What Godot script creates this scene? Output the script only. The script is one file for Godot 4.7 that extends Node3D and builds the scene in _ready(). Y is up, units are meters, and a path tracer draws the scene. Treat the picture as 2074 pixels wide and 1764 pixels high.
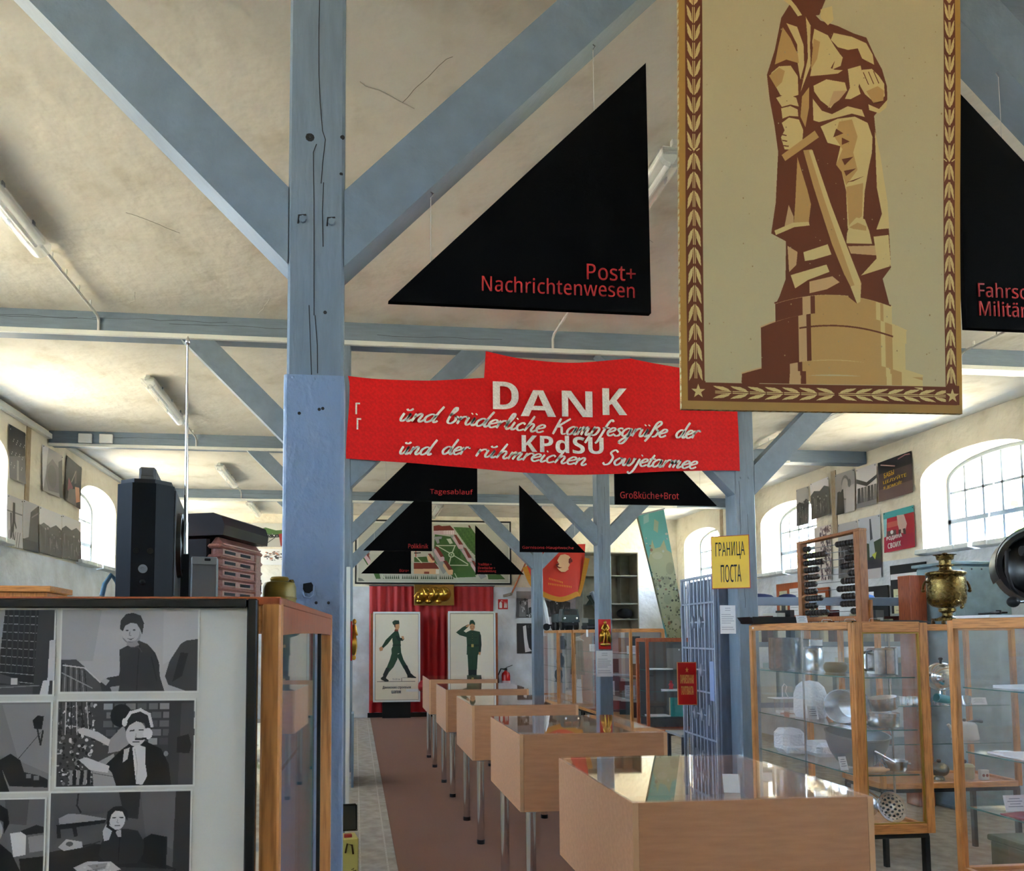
extends Node3D
# A museum hall with painted timber posts, arched windows, vitrines, banners and exhibits.
# World: y up, floor at y = 0, the viewer stands at x = 0, z = 0 and looks along -z. V(x, y, d) is a point d metres ahead.

var M := {}
var used := {}
var sans: SystemFont
var sans_bold: SystemFont
var serif: SystemFont
var rng := RandomNumberGenerator.new()

func _ready() -> void:
	rng.seed = 7
	setup_view()
	setup_fonts()
	make_materials()
	build_structure()
	build_signs()
	build_vitrines()
	build_cabinets()
	build_wall_things()
	build_back_wall()
	build_near_things()
	build_kitchen_things()
	build_small_things()

# ---------------------------------------------------------------- camera, sky, sun, exposure
func setup_view() -> void:
	var cam := Camera3D.new()
	cam.name = "camera"
	var f := 1494.2
	cam.near = 0.05
	cam.far = 400.0
	cam.projection = Camera3D.PROJECTION_FRUSTUM
	cam.size = cam.near * 1764.0 / f
	cam.frustum_offset = Vector2(cam.near * (1037.0 - 878.1) / f, cam.near * (1190.8 - 882.0) / f)
	cam.position = Vector3(0, 1.6, 0)
	cam.rotation_order = EULER_ORDER_YXZ
	cam.rotation = Vector3(0.0631, -0.1061, -0.0021)
	add_child(cam)
	cam.current = true
	var we := WorldEnvironment.new()
	we.name = "daylight"
	var e := Environment.new()
	e.background_mode = Environment.BG_SKY
	var sky := Sky.new()
	var sm := PhysicalSkyMaterial.new()
	sm.turbidity = 4.0
	sm.rayleigh_coefficient = 1.6
	sm.mie_coefficient = 0.006
	sm.ground_color = Color(0.5, 0.5, 0.45)
	sm.energy_multiplier = 1.0
	sky.sky_material = sm
	e.sky = sky
	e.background_energy_multiplier = 4.4
	e.tonemap_mode = Environment.TONE_MAPPER_LINEAR
	e.tonemap_exposure = 40.0
	e.sdfgi_enabled = true
	e.ssao_enabled = true
	e.ssil_enabled = true
	we.environment = e
	add_child(we)
	var sun := DirectionalLight3D.new()
	sun.name = "sun"
	sun.light_color = Color(1.0, 0.95, 0.86)
	sun.light_energy = 3.0
	sun.light_angular_distance = 0.6
	sun.shadow_enabled = true
	add_child(sun)
	sun.look_at_from_position(Vector3(-20, 30, 10), Vector3(-20, 30, 10) + Vector3(0.0, -0.80, -0.60), Vector3.UP)

func setup_fonts() -> void:
	sans = SystemFont.new(); sans.font_names = PackedStringArray(["Droid Sans"])
	sans_bold = SystemFont.new(); sans_bold.font_names = PackedStringArray(["Droid Sans"]); sans_bold.font_weight = 700
	serif = SystemFont.new(); serif.font_names = PackedStringArray(["Droid Serif"])

# ---------------------------------------------------------------- helpers
func V(x: float, y: float, d: float) -> Vector3:
	return Vector3(x, y, -d)

func pv(a: Array) -> PackedVector2Array:
	var o := PackedVector2Array()
	for i in range(0, a.size() - 1, 2): o.append(Vector2(a[i], a[i + 1]))
	return o

func numbered(n: String) -> String:
	if not used.has(n):
		used[n] = 0
		return n
	used[n] += 1
	return "%s_%03d" % [n, used[n]]

class MB:
	var st := SurfaceTool.new()
	var xf := Transform3D()
	func _init(t := Transform3D()):
		st.begin(Mesh.PRIMITIVE_TRIANGLES)
		xf = t
	func vtx(p: Vector3, n: Vector3, uv := Vector2.ZERO):
		st.set_normal((xf.basis * n).normalized())
		st.set_uv(uv)
		st.add_vertex(xf * p)
	func tri(a: Vector3, b: Vector3, c: Vector3):
		var n := (b - a).cross(c - a).normalized()
		vtx(a, n); vtx(c, n); vtx(b, n)
	func quad(a: Vector3, b: Vector3, c: Vector3, d: Vector3):
		var n := (b - a).cross(c - a)
		if n.length() < 1e-12: n = (c - a).cross(d - a)
		n = n.normalized()
		vtx(a, n, Vector2(0, 1)); vtx(c, n, Vector2(1, 0)); vtx(b, n, Vector2(1, 1))
		vtx(a, n, Vector2(0, 1)); vtx(d, n, Vector2(0, 0)); vtx(c, n, Vector2(1, 0))
	func squad(p: Array, n: Array, u: Array):
		for i in [0, 2, 1, 0, 3, 2]: vtx(p[i], n[i], u[i])
	func box(c: Vector3, s: Vector3, bv := 0.0, bs := Basis()) -> MB:
		var keep := xf
		xf = xf * Transform3D(bs, c)
		var h := s / 2.0
		if bv <= 0.0:
			quad(Vector3(-h.x, -h.y, h.z), Vector3(h.x, -h.y, h.z), Vector3(h.x, h.y, h.z), Vector3(-h.x, h.y, h.z))
			quad(Vector3(h.x, -h.y, -h.z), Vector3(-h.x, -h.y, -h.z), Vector3(-h.x, h.y, -h.z), Vector3(h.x, h.y, -h.z))
			quad(Vector3(h.x, -h.y, h.z), Vector3(h.x, -h.y, -h.z), Vector3(h.x, h.y, -h.z), Vector3(h.x, h.y, h.z))
			quad(Vector3(-h.x, -h.y, -h.z), Vector3(-h.x, -h.y, h.z), Vector3(-h.x, h.y, h.z), Vector3(-h.x, h.y, -h.z))
			quad(Vector3(-h.x, h.y, h.z), Vector3(h.x, h.y, h.z), Vector3(h.x, h.y, -h.z), Vector3(-h.x, h.y, -h.z))
			quad(Vector3(-h.x, -h.y, -h.z), Vector3(h.x, -h.y, -h.z), Vector3(h.x, -h.y, h.z), Vector3(-h.x, -h.y, h.z))
		else:
			var b: float = min(bv, min(h.x, min(h.y, h.z)) * 0.9)
			for ax in 3:
				for sg in [-1.0, 1.0]:
					var u := (ax + 1) % 3
					var w := (ax + 2) % 3
					var q := []
					for k in [[-1, -1], [1, -1], [1, 1], [-1, 1]]:
						var p := Vector3.ZERO
						p[ax] = sg * h[ax]; p[u] = k[0] * (h[u] - b); p[w] = k[1] * (h[w] - b)
						q.append(p)
					if sg > 0: quad(q[0], q[1], q[2], q[3])
					else: quad(q[1], q[0], q[3], q[2])
			for ax in 3:
				var u := (ax + 1) % 3
				var w := (ax + 2) % 3
				for su in [-1.0, 1.0]:
					for sw in [-1.0, 1.0]:
						var p0 := Vector3.ZERO; var p1 := Vector3.ZERO
						p0[ax] = -(h[ax] - b); p0[u] = su * h[u]; p0[w] = sw * (h[w] - b)
						p1 = p0; p1[ax] = h[ax] - b
						var q0 := p0; q0[u] = su * (h[u] - b); q0[w] = sw * h[w]
						var q1 := q0; q1[ax] = h[ax] - b
						if su * sw > 0: quad(p0, p1, q1, q0)
						else: quad(p1, p0, q0, q1)
			for sx in [-1.0, 1.0]:
				for sy in [-1.0, 1.0]:
					for sz in [-1.0, 1.0]:
						var a := Vector3(sx * h.x, sy * (h.y - b), sz * (h.z - b))
						var c2 := Vector3(sx * (h.x - b), sy * h.y, sz * (h.z - b))
						var d := Vector3(sx * (h.x - b), sy * (h.y - b), sz * h.z)
						if sx * sy * sz > 0: tri(a, c2, d)
						else: tri(a, d, c2)
		xf = keep
		return self
	func bar(a: Vector3, b: Vector3, w: float, h: float, bv := 0.0, up := Vector3.UP) -> MB:
		var z := (b - a).normalized()
		if absf(z.dot(up)) > 0.99: up = Vector3.RIGHT
		var x := up.cross(z).normalized()
		var y := z.cross(x)
		return box((a + b) / 2.0, Vector3(w, h, a.distance_to(b)), bv, Basis(x, y, z))
	func cyl(a: Vector3, b: Vector3, r0: float, r1 := -1.0, n := 16, caps := true) -> MB:
		if r1 < 0: r1 = r0
		var z := (b - a).normalized()
		var up := Vector3.UP if absf(z.y) < 0.95 else Vector3.RIGHT
		var x := up.cross(z).normalized()
		var y := z.cross(x)
		var sl: float = (r0 - r1) / max(1e-6, a.distance_to(b))
		for i in n:
			var t0 := TAU * i / n
			var t1 := TAU * (i + 1) / n
			var d0 := x * cos(t0) + y * sin(t0)
			var d1 := x * cos(t1) + y * sin(t1)
			var n0 := (d0 + z * sl).normalized()
			var n1 := (d1 + z * sl).normalized()
			squad([a + d0 * r0, a + d1 * r0, b + d1 * r1, b + d0 * r1], [n0, n1, n1, n0], [Vector2(float(i) / n, 1), Vector2(float(i + 1) / n, 1), Vector2(float(i + 1) / n, 0), Vector2(float(i) / n, 0)])
			if caps:
				if r0 > 0: tri(a, a + d1 * r0, a + d0 * r0)
				if r1 > 0: tri(b, b + d0 * r1, b + d1 * r1)
		return self
	func lathe(prof: PackedVector2Array, n := 24, t := Transform3D(), sharp := 0.6) -> MB:
		var keep := xf
		xf = xf * t
		var sn := []
		for i in prof.size() - 1:
			var d := prof[i + 1] - prof[i]
			sn.append(Vector2(d.y, -d.x).normalized())
		for i in prof.size() - 1:
			var n0: Vector2 = sn[i]
			var n1: Vector2 = sn[i]
			if i > 0 and sn[i - 1].dot(sn[i]) > sharp: n0 = (sn[i - 1] + sn[i]).normalized()
			if i < sn.size() - 1 and sn[i + 1].dot(sn[i]) > sharp: n1 = (sn[i + 1] + sn[i]).normalized()
			var p0 := prof[i]; var p1 := prof[i + 1]
			for k in n:
				var a0 := TAU * k / n; var a1 := TAU * (k + 1) / n
				var c0 := Vector3(cos(a0), 0, -sin(a0)); var c1 := Vector3(cos(a1), 0, -sin(a1))
				squad([c0 * p0.x + Vector3(0, p0.y, 0), c1 * p0.x + Vector3(0, p0.y, 0), c1 * p1.x + Vector3(0, p1.y, 0), c0 * p1.x + Vector3(0, p1.y, 0)],
					[c0 * n0.x + Vector3(0, n0.y, 0), c1 * n0.x + Vector3(0, n0.y, 0), c1 * n1.x + Vector3(0, n1.y, 0), c0 * n1.x + Vector3(0, n1.y, 0)],
					[Vector2(float(k) / n, p0.y), Vector2(float(k + 1) / n, p0.y), Vector2(float(k + 1) / n, p1.y), Vector2(float(k) / n, p1.y)])
		xf = keep
		return self
	func tube(p: Array, r: float, n := 8, closed := false) -> MB:
		var m := p.size()
		var rings := []
		var nrm := []
		var up := Vector3.UP
		for i in m:
			var t: Vector3 = (p[(i + 1) % m] - p[(i - 1 + m) % m]) if closed else (p[min(i + 1, m - 1)] - p[max(i - 1, 0)])
			t = t.normalized()
			if i == 0 and absf(t.dot(up)) > 0.9: up = Vector3.RIGHT
			var x := (up - t * up.dot(t)).normalized()
			up = x
			var y := t.cross(x)
			var rg := []; var ng := []
			for k in n:
				var d := x * cos(TAU * k / n) + y * sin(TAU * k / n)
				rg.append(p[i] + d * r); ng.append(d)
			rings.append(rg); nrm.append(ng)
		for i in (m if closed else m - 1):
			var j := (i + 1) % m
			for k in n:
				var l := (k + 1) % n
				squad([rings[i][k], rings[i][l], rings[j][l], rings[j][k]], [nrm[i][k], nrm[i][l], nrm[j][l], nrm[j][k]], [Vector2.ZERO, Vector2.ZERO, Vector2.ZERO, Vector2.ZERO])
		if not closed:
			for k in range(1, n - 1):
				tri(rings[0][0], rings[0][k + 1], rings[0][k])
				tri(rings[m - 1][0], rings[m - 1][k], rings[m - 1][k + 1])
		return self
	func prism(poly: PackedVector2Array, depth: float, t := Transform3D(), uvr := Rect2()) -> MB:
		# polygon in the local xy plane, thick along z (centred)
		var keep := xf
		xf = xf * t
		if Geometry2D.is_polygon_clockwise(poly): poly.reverse()
		var idx := Geometry2D.triangulate_polygon(poly)
		var h := depth / 2.0
		for i in range(0, idx.size(), 3):
			var a := poly[idx[i]]; var b := poly[idx[i + 1]]; var c := poly[idx[i + 2]]
			if (b - a).cross(c - a) < 0:
				var s := b; b = c; c = s
			for sg in [1.0, -1.0]:
				var q := [a, c, b] if sg > 0 else [a, b, c]
				for v in q:
					var uv := Vector2.ZERO
					if uvr.size.x > 0: uv = Vector2((v.x - uvr.position.x) / uvr.size.x, 1.0 - (v.y - uvr.position.y) / uvr.size.y)
					vtx(Vector3(v.x, v.y, h * sg), Vector3(0, 0, sg), uv)
		for i in poly.size():
			var a := poly[i]; var b := poly[(i + 1) % poly.size()]
			quad(Vector3(a.x, a.y, h), Vector3(a.x, a.y, -h), Vector3(b.x, b.y, -h), Vector3(b.x, b.y, h))
		xf = keep
		return self
	func grid(fn: Callable, nu: int, nv: int, thick := 0.0) -> MB:
		# fn(u, v) -> Vector3, u and v in 0..1, v down; a smooth sheet, with a back side when thick
		var ps := []; var ns := []
		for j in nv + 1:
			for i in nu + 1: ps.append(fn.call(float(i) / nu, float(j) / nv))
		for j in nv + 1:
			for i in nu + 1:
				var du: Vector3 = ps[j * (nu + 1) + min(i + 1, nu)] - ps[j * (nu + 1) + max(i - 1, 0)]
				var dv: Vector3 = ps[min(j + 1, nv) * (nu + 1) + i] - ps[max(j - 1, 0) * (nu + 1) + i]
				ns.append(dv.cross(du).normalized())
		for side in ([0, 1] if thick > 0 else [0]):
			for j in nv:
				for i in nu:
					var k := [j * (nu + 1) + i, (j + 1) * (nu + 1) + i, (j + 1) * (nu + 1) + i + 1, j * (nu + 1) + i + 1]
					var p := []; var n := []; var u := []
					for q in k:
						p.append(ps[q] - ns[q] * thick * side); n.append(ns[q] if side == 0 else -ns[q])
						u.append(Vector2(float(q % (nu + 1)) / nu, float(q / (nu + 1)) / nv))
					if side == 1:
						p.reverse(); n.reverse(); u.reverse()
					squad(p, n, u)
		if thick > 0:
			var rim := []
			for i in nu: rim.append(i)
			for j in nv: rim.append(j * (nu + 1) + nu)
			for i in range(nu, 0, -1): rim.append(nv * (nu + 1) + i)
			for j in range(nv, 0, -1): rim.append(j * (nu + 1))
			for i in rim.size():
				var a: int = rim[i]; var b: int = rim[(i + 1) % rim.size()]
				quad(ps[a], ps[b], ps[b] - ns[b] * thick, ps[a] - ns[a] * thick)
		return self
	func done() -> ArrayMesh:
		return st.commit()

func mb(t := Transform3D()) -> MB:
	return MB.new(t)

func obj(n: String, b, m: Material, parent: Node = null) -> MeshInstance3D:
	var o := MeshInstance3D.new()
	o.mesh = b.done() if b is MB else b
	o.material_override = m
	if parent == null or parent == self:
		o.name = numbered(n)
		add_child(o, true)
	else:
		o.name = n
		parent.add_child(o, true)
	return o

func tag(o: Node, label: String, category: String, group := "") -> Node:
	o.set_meta("label", label); o.set_meta("category", category)
	if group != "": o.set_meta("group", group)
	return o

func thing(n: String, label: String, category: String, at := Vector3.ZERO, turn := 0.0, group := "") -> Node3D:
	var o := Node3D.new()
	o.name = numbered(n)
	add_child(o, true)
	o.position = at; o.rotation.y = turn
	tag(o, label, category, group)
	return o

func struct(n: String, b, m: Material, parent: Node = null) -> MeshInstance3D:
	var o := obj(n, b, m, parent)
	if parent == null or parent == self: o.set_meta("kind", "structure")
	return o

func snode(n: String) -> Node3D:
	var o := Node3D.new()
	o.name = numbered(n)
	o.set_meta("kind", "structure")
	add_child(o, true)
	return o

func copy_of(o: Node3D, label: String, at: Vector3, turn := 0.0) -> Node3D:
	var c: Node3D = o.duplicate()
	c.name = numbered(String(o.name))
	add_child(c, true)
	c.position = at; c.rotation.y = turn
	c.set_meta("label", label)
	return c

# a line of lettering as one mesh; h is the height of a capital, centred or left/right aligned on the origin of t
func letters(txt: String, h: float, font: Font, depth := 0.002, align := 0, squeeze := 1.0, spacing := 0.0) -> ArrayMesh:
	var tm := TextMesh.new()
	tm.font = font
	tm.font_size = 64
	tm.text = txt
	tm.pixel_size = h / 46.0
	tm.depth = depth / 1.0
	tm.curve_step = 1.0
	tm.horizontal_alignment = [HORIZONTAL_ALIGNMENT_LEFT, HORIZONTAL_ALIGNMENT_CENTER, HORIZONTAL_ALIGNMENT_RIGHT][align]
	var st := SurfaceTool.new()
	st.begin(Mesh.PRIMITIVE_TRIANGLES)
	st.append_from(tm, 0, Transform3D(Basis(Vector3(squeeze, 0, 0), Vector3(0, 1, 0), Vector3(0, 0, 1)), Vector3.ZERO))
	return st.commit()

func text_part(parent: Node, txt: String, h: float, font: Font, m: Material, pos: Vector3, align := 0, rot := 0.0, squeeze := 1.0) -> MeshInstance3D:
	var o := obj("lettering", letters(txt, h, font, 0.0016, align, squeeze), m, parent)
	o.position = pos
	o.rotation.z = rot
	return o

# ---------------------------------------------------------------- painting flat prints
class Paint:
	var im: Image
	var sx := 1.0
	var sy := 1.0
	var ox := 0.0
	var oy := 0.0
	func _init(w: int, h: int, x0: float, y0: float, x1: float, y1: float, bg: Color):
		im = Image.create(w, h, false, Image.FORMAT_RGBA8)
		im.fill(bg)
		frame(x0, y0, x1, y1)
	func frame(x0: float, y0: float, x1: float, y1: float):
		sx = im.get_width() / (x1 - x0); sy = im.get_height() / (y1 - y0)
		ox = x0; oy = y0
	func poly(a: Array, c: Color):
		var p := PackedVector2Array()
		for i in range(0, a.size() - 1, 2): p.append(Vector2((a[i] - ox) * sx, (a[i + 1] - oy) * sy))
		fill(p, c)
	func fill(p: PackedVector2Array, c: Color):
		var lo := 1e9; var hi := -1e9
		for v in p:
			lo = min(lo, v.y); hi = max(hi, v.y)
		for y in range(max(0, int(floor(lo))), min(im.get_height() - 1, int(ceil(hi))) + 1):
			var yy := y + 0.5
			var xs := []
			for i in p.size():
				var a := p[i]; var b := p[(i + 1) % p.size()]
				if (a.y <= yy) != (b.y <= yy): xs.append(a.x + (yy - a.y) / (b.y - a.y) * (b.x - a.x))
			xs.sort()
			for i in range(0, xs.size() - 1, 2):
				var x0 := int(round(xs[i])); var x1 := int(round(xs[i + 1]))
				if x1 > x0: im.fill_rect(Rect2i(x0, y, x1 - x0, 1), c)
	func ell(cx: float, cy: float, rx: float, ry: float, c: Color, rot := 0.0):
		var p := PackedVector2Array()
		for i in 28:
			var t := TAU * i / 28.0
			var q := Vector2(cos(t) * rx, sin(t) * ry).rotated(rot)
			p.append(Vector2((cx + q.x - ox) * sx, (cy + q.y - oy) * sy))
		fill(p, c)
	func rect(x0: float, y0: float, x1: float, y1: float, c: Color):
		poly([x0, y0, x1, y0, x1, y1, x0, y1], c)
	func line(a: Array, w: float, c: Color):
		for i in range(0, a.size() - 3, 2):
			var p := Vector2(a[i], a[i + 1]); var q := Vector2(a[i + 2], a[i + 3])
			var d := (q - p).normalized() * w / 2.0
			var n := Vector2(-d.y, d.x)
			poly([p.x + n.x - d.x, p.y + n.y - d.y, q.x + n.x + d.x, q.y + n.y + d.y, q.x - n.x + d.x, q.y - n.y + d.y, p.x - n.x - d.x, p.y - n.y - d.y], c)
	func speckle(n: int, r0: float, r1: float, cols: Array, seed_: int, x0: float, y0: float, x1: float, y1: float):
		var g := RandomNumberGenerator.new()
		g.seed = seed_
		for i in n:
			var r := g.randf_range(r0, r1)
			ell(g.randf_range(x0, x1), g.randf_range(y0, y1), r, r * g.randf_range(0.4, 1.6), cols[g.randi() % cols.size()])
	func done(soft := 1.0) -> ImageTexture:
		if soft < 1.0:
			var w := im.get_width(); var h := im.get_height()
			im.resize(int(w * soft), int(h * soft), Image.INTERPOLATE_CUBIC)
			im.resize(w, h, Image.INTERPOLATE_CUBIC)
		return ImageTexture.create_from_image(im)

func g(v: float) -> Color:
	return Color(v, v * 0.98, v * 0.985)

func rgb(a: int, b: int, c: int) -> Color:
	return Color(a / 255.0, b / 255.0, c / 255.0)

func print_mat(t: Texture2D, rough := 0.5) -> StandardMaterial3D:
	var m := StandardMaterial3D.new()
	m.albedo_texture = t
	m.roughness = rough
	m.texture_repeat = false
	return m

# ---------------------------------------------------------------- materials
var N := {}

func noise_tex(seed_: int, freq: float, oct: int, lo: Color, hi: Color, size := 512, type := FastNoiseLite.TYPE_SIMPLEX_SMOOTH, mid = null) -> NoiseTexture2D:
	var t := NoiseTexture2D.new()
	t.width = size; t.height = size
	t.seamless = true
	t.generate_mipmaps = false
	var n := FastNoiseLite.new()
	n.seed = seed_; n.frequency = freq; n.fractal_octaves = oct; n.noise_type = type
	t.noise = n
	var r := Gradient.new()
	r.set_color(0, lo); r.set_color(1, hi)
	if mid != null: r.add_point(mid[0], mid[1])
	t.color_ramp = r
	return t

func mat(c: Color, rough := 0.6, metal := 0.0, o := {}) -> StandardMaterial3D:
	var m := StandardMaterial3D.new()
	m.albedo_color = c
	m.roughness = rough
	m.metallic = metal
	if o.has("tex"): m.albedo_texture = N[o.tex]
	if o.has("bump"):
		m.heightmap_enabled = true
		m.heightmap_texture = N[o.bump]
		m.heightmap_scale = o.get("bs", 0.2)
	if o.has("rt"):
		m.roughness_texture = N[o.rt]
	if o.has("tex") or o.has("bump") or o.has("rt"):
		m.uv1_triplanar = true
		m.uv1_world_triplanar = o.get("world", false)
		m.uv1_scale = o.get("scale", Vector3.ONE)
		m.uv1_triplanar_sharpness = 4.0
	if o.has("coat"):
		m.clearcoat_enabled = true; m.clearcoat = o.coat; m.clearcoat_roughness = o.get("cr", 0.15)
	if o.has("back"):
		m.backlight_enabled = true; m.backlight = o.back
	return m

func glass(a := 0.06, c := Color(0.9, 0.96, 0.95)) -> StandardMaterial3D:
	var m := StandardMaterial3D.new()
	m.transparency = BaseMaterial3D.TRANSPARENCY_ALPHA
	m.albedo_color = Color(c.r, c.g, c.b, a)
	m.roughness = 0.02
	m.metallic_specular = 0.5
	return m

func make_materials() -> void:
	N.grain = noise_tex(3, 0.02, 5, Color(0.74, 0.69, 0.63), Color(1, 1, 1), 512, FastNoiseLite.TYPE_SIMPLEX_SMOOTH, [0.5, Color(0.93, 0.91, 0.88)])
	N.fibre = noise_tex(12, 0.01, 4, Color(0.93, 0.92, 0.9), Color(1, 1, 1))
	N.soft = noise_tex(11, 0.008, 4, Color(0.86, 0.85, 0.84), Color(1, 1, 1))
	N.plaster = noise_tex(21, 0.005, 5, Color(0.88, 0.865, 0.83), Color(1.0, 1.0, 1.0), 1024, FastNoiseLite.TYPE_SIMPLEX_SMOOTH, [0.35, Color(0.965, 0.96, 0.95)])
	N.lumps = noise_tex(31, 0.03, 5, Color(0, 0, 0), Color(1, 1, 1))
	N.fine = noise_tex(41, 0.12, 3, Color(0, 0, 0), Color(1, 1, 1))
	N.carpet = noise_tex(51, 0.25, 2, Color(0.6, 0.58, 0.57), Color(1, 1, 1))
	N.concrete = noise_tex(61, 0.012, 6, Color(0.8, 0.78, 0.75), Color(1, 1, 1), 1024)
	N.flake = noise_tex(71, 0.02, 5, Color(0.18, 0.2, 0.16), Color(1, 1, 1), 512, FastNoiseLite.TYPE_SIMPLEX_SMOOTH, [0.36, Color(0.86, 0.87, 0.8)])
	N.dull = noise_tex(81, 0.015, 4, Color(0.35, 0.35, 0.35), Color(0.75, 0.75, 0.75))
	var gr := {"tex": "grain"}
	M.paint = mat(Color(0.47, 0.535, 0.60), 0.42, 0, {"tex": "fibre", "bump": "grain", "bs": 0.25, "scale": Vector3(5, 0.7, 5)})
	M.paint_b = mat(Color(0.47, 0.535, 0.60), 0.45, 0, {"tex": "fibre", "bump": "lumps", "bs": 0.1, "scale": Vector3(1.5, 1.5, 1.5)})
	M.paint_h = mat(Color(0.47, 0.535, 0.60), 0.45, 0, {"tex": "fibre", "bump": "grain", "bs": 0.25, "scale": Vector3(0.7, 5, 5)})
	M.paint_metal = mat(Color(0.49, 0.575, 0.70), 0.36, 0, {"bump": "lumps", "bs": 0.5, "scale": Vector3(1.5, 1.1, 1.5)})
	M.crack = mat(Color(0.16, 0.16, 0.17), 0.9)
	M.crack_plaster = mat(Color(0.45, 0.42, 0.37), 0.9)
	M.knot = mat(Color(0.12, 0.12, 0.12), 0.8, 0, {"bump": "fine", "bs": 0.3, "scale": Vector3(6, 6, 6)})
	M.conduit = mat(Color(0.84, 0.85, 0.83), 0.4)
	M.ceiling = mat(Color(0.86, 0.845, 0.805), 0.85, 0, {"tex": "plaster", "bump": "lumps", "bs": 0.7, "scale": Vector3(0.35, 0.35, 0.35), "world": true})
	M.wall = mat(Color(0.95, 0.92, 0.85), 0.85, 0, {"tex": "plaster", "bump": "lumps", "bs": 1.2, "scale": Vector3(0.4, 0.4, 0.4), "world": true})
	M.dado = mat(Color(0.90, 0.92, 0.95), 0.7, 0, {"tex": "soft", "bump": "lumps", "bs": 0.9, "scale": Vector3(0.5, 0.5, 0.5), "world": true})
	M.white_wood = mat(Color(0.86, 0.88, 0.88), 0.5)
	M.iron_white = mat(Color(0.44, 0.49, 0.54), 0.5)
	M.window_glass = glass(0.004)
	M.pane = glass(0.012)
	M.pane_green = glass(0.05, Color(0.35, 0.62, 0.58))
	M.shelf_edge = mat(Color(0.30, 0.48, 0.46), 0.15)
	M.floor = mat(Color(0.71, 0.69, 0.65), 0.7, 0, {"tex": "concrete", "bump": "lumps", "bs": 0.03, "scale": Vector3(0.6, 0.6, 0.6), "world": true})
	M.line_white = mat(Color(0.80, 0.79, 0.76), 0.8, 0, {"tex": "concrete", "scale": Vector3(3, 3, 3), "world": true})
	M.carpet = mat(Color(0.65, 0.49, 0.41), 0.95, 0, {"tex": "carpet", "bump": "carpet", "bs": 0.25, "scale": Vector3(5, 5, 5), "world": true})
	M.beech = mat(Color(0.80, 0.60, 0.45), 0.42, 0, {"tex": "fibre", "scale": Vector3(0.9, 7, 7)})
	M.beech_edge = mat(Color(0.86, 0.69, 0.53), 0.4)
	M.oak = mat(Color(0.86, 0.60, 0.34), 0.38, 0, {"tex": "grain", "scale": Vector3(7, 0.6, 7)})
	M.oak_h = mat(Color(0.86, 0.60, 0.34), 0.38, 0, {"tex": "grain", "scale": Vector3(0.6, 7, 7)})
	M.oak_z = mat(Color(0.86, 0.60, 0.34), 0.38, 0, {"tex": "grain", "scale": Vector3(7, 7, 0.6)})
	M.red_wood = mat(Color(0.66, 0.33, 0.17), 0.35, 0, {"tex": "grain", "scale": Vector3(8, 0.7, 8)})
	M.old_wood = mat(Color(0.46, 0.42, 0.38), 0.85, 0, {"tex": "grain", "scale": Vector3(9, 0.7, 9), "bump": "grain", "bs": 0.5})
	M.raw_wood = mat(Color(0.74, 0.67, 0.57), 0.9, 0, {"tex": "grain", "scale": Vector3(9, 0.9, 9), "bump": "grain", "bs": 0.6})
	M.gilt = mat(Color(0.70, 0.56, 0.25), 0.35, 0.7)
	M.chrome = mat(Color(0.86, 0.87, 0.88), 0.12, 1.0)
	M.steel = mat(Color(0.55, 0.57, 0.60), 0.3, 1.0)
	M.alu = mat(Color(0.88, 0.90, 0.92), 0.27, 1.0, {"tex": "soft", "scale": Vector3(6, 6, 6)})
	M.brass = mat(Color(0.52, 0.44, 0.26), 0.5, 1.0, {"tex": "soft", "rt": "dull", "scale": Vector3(5, 5, 5), "bump": "lumps", "bs": 0.12})
	M.brass_dark = mat(Color(0.36, 0.27, 0.14), 0.45, 0.9)
	M.gold = mat(Color(0.86, 0.68, 0.30), 0.28, 1.0)
	M.black = mat(Color(0.045, 0.045, 0.05), 0.55)
	M.black_matt = mat(Color(0.02, 0.02, 0.024), 0.9, 0, {"bump": "fine", "bs": 0.02, "scale": Vector3(6, 6, 6)})
	M.black_gloss = mat(Color(0.03, 0.03, 0.035), 0.25)
	M.sign_red = mat(Color(0.72, 0.09, 0.09), 0.6)
	M.white_paint = mat(Color(0.97, 0.96, 0.95), 0.85, 0, {"tex": "soft", "scale": Vector3(12, 12, 12)})
	M.paper = mat(Color(0.90, 0.91, 0.93), 0.8)
	M.ink = mat(Color(0.25, 0.27, 0.33), 0.8)
	M.grey_metal = mat(Color(0.50, 0.53, 0.56), 0.45, 0.3)
	M.gate_blue = mat(Color(0.42, 0.46, 0.53), 0.45, 0.2, {"tex": "soft", "scale": Vector3(4, 1, 4)})
	M.gate_bar = mat(Color(0.62, 0.66, 0.73), 0.4, 0.3)
	M.cable = mat(Color(0.80, 0.80, 0.78), 0.5)
	M.lamp_body = mat(Color(0.80, 0.81, 0.80), 0.4)
	M.lamp_cover = glass(0.22, Color(0.93, 0.95, 0.95))
	M.lamp_cover.roughness = 0.1
	M.tube_white = mat(Color(0.93, 0.94, 0.94), 0.3)
	M.red_cloth = mat(Color(0.90, 0.01, 0.05), 0.85, 0, {"tex": "soft", "bump": "fine", "bs": 0.03, "scale": Vector3(8, 8, 8), "back": Color(0.25, 0.0, 0.01)})
	M.curtain = mat(Color(0.66, 0.02, 0.07), 0.6, 0, {"bump": "fine", "bs": 0.02, "scale": Vector3(10, 10, 10)})
	M.flag_red = mat(Color(0.78, 0.17, 0.10), 0.6)
	M.fringe = mat(Color(0.80, 0.55, 0.16), 0.8, 0, {"tex": "grain", "scale": Vector3(30, 2, 30)})
	M.white_plastic = mat(Color(0.88, 0.88, 0.87), 0.5)
	M.enamel_white = mat(Color(0.88, 0.88, 0.86), 0.25)
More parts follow.
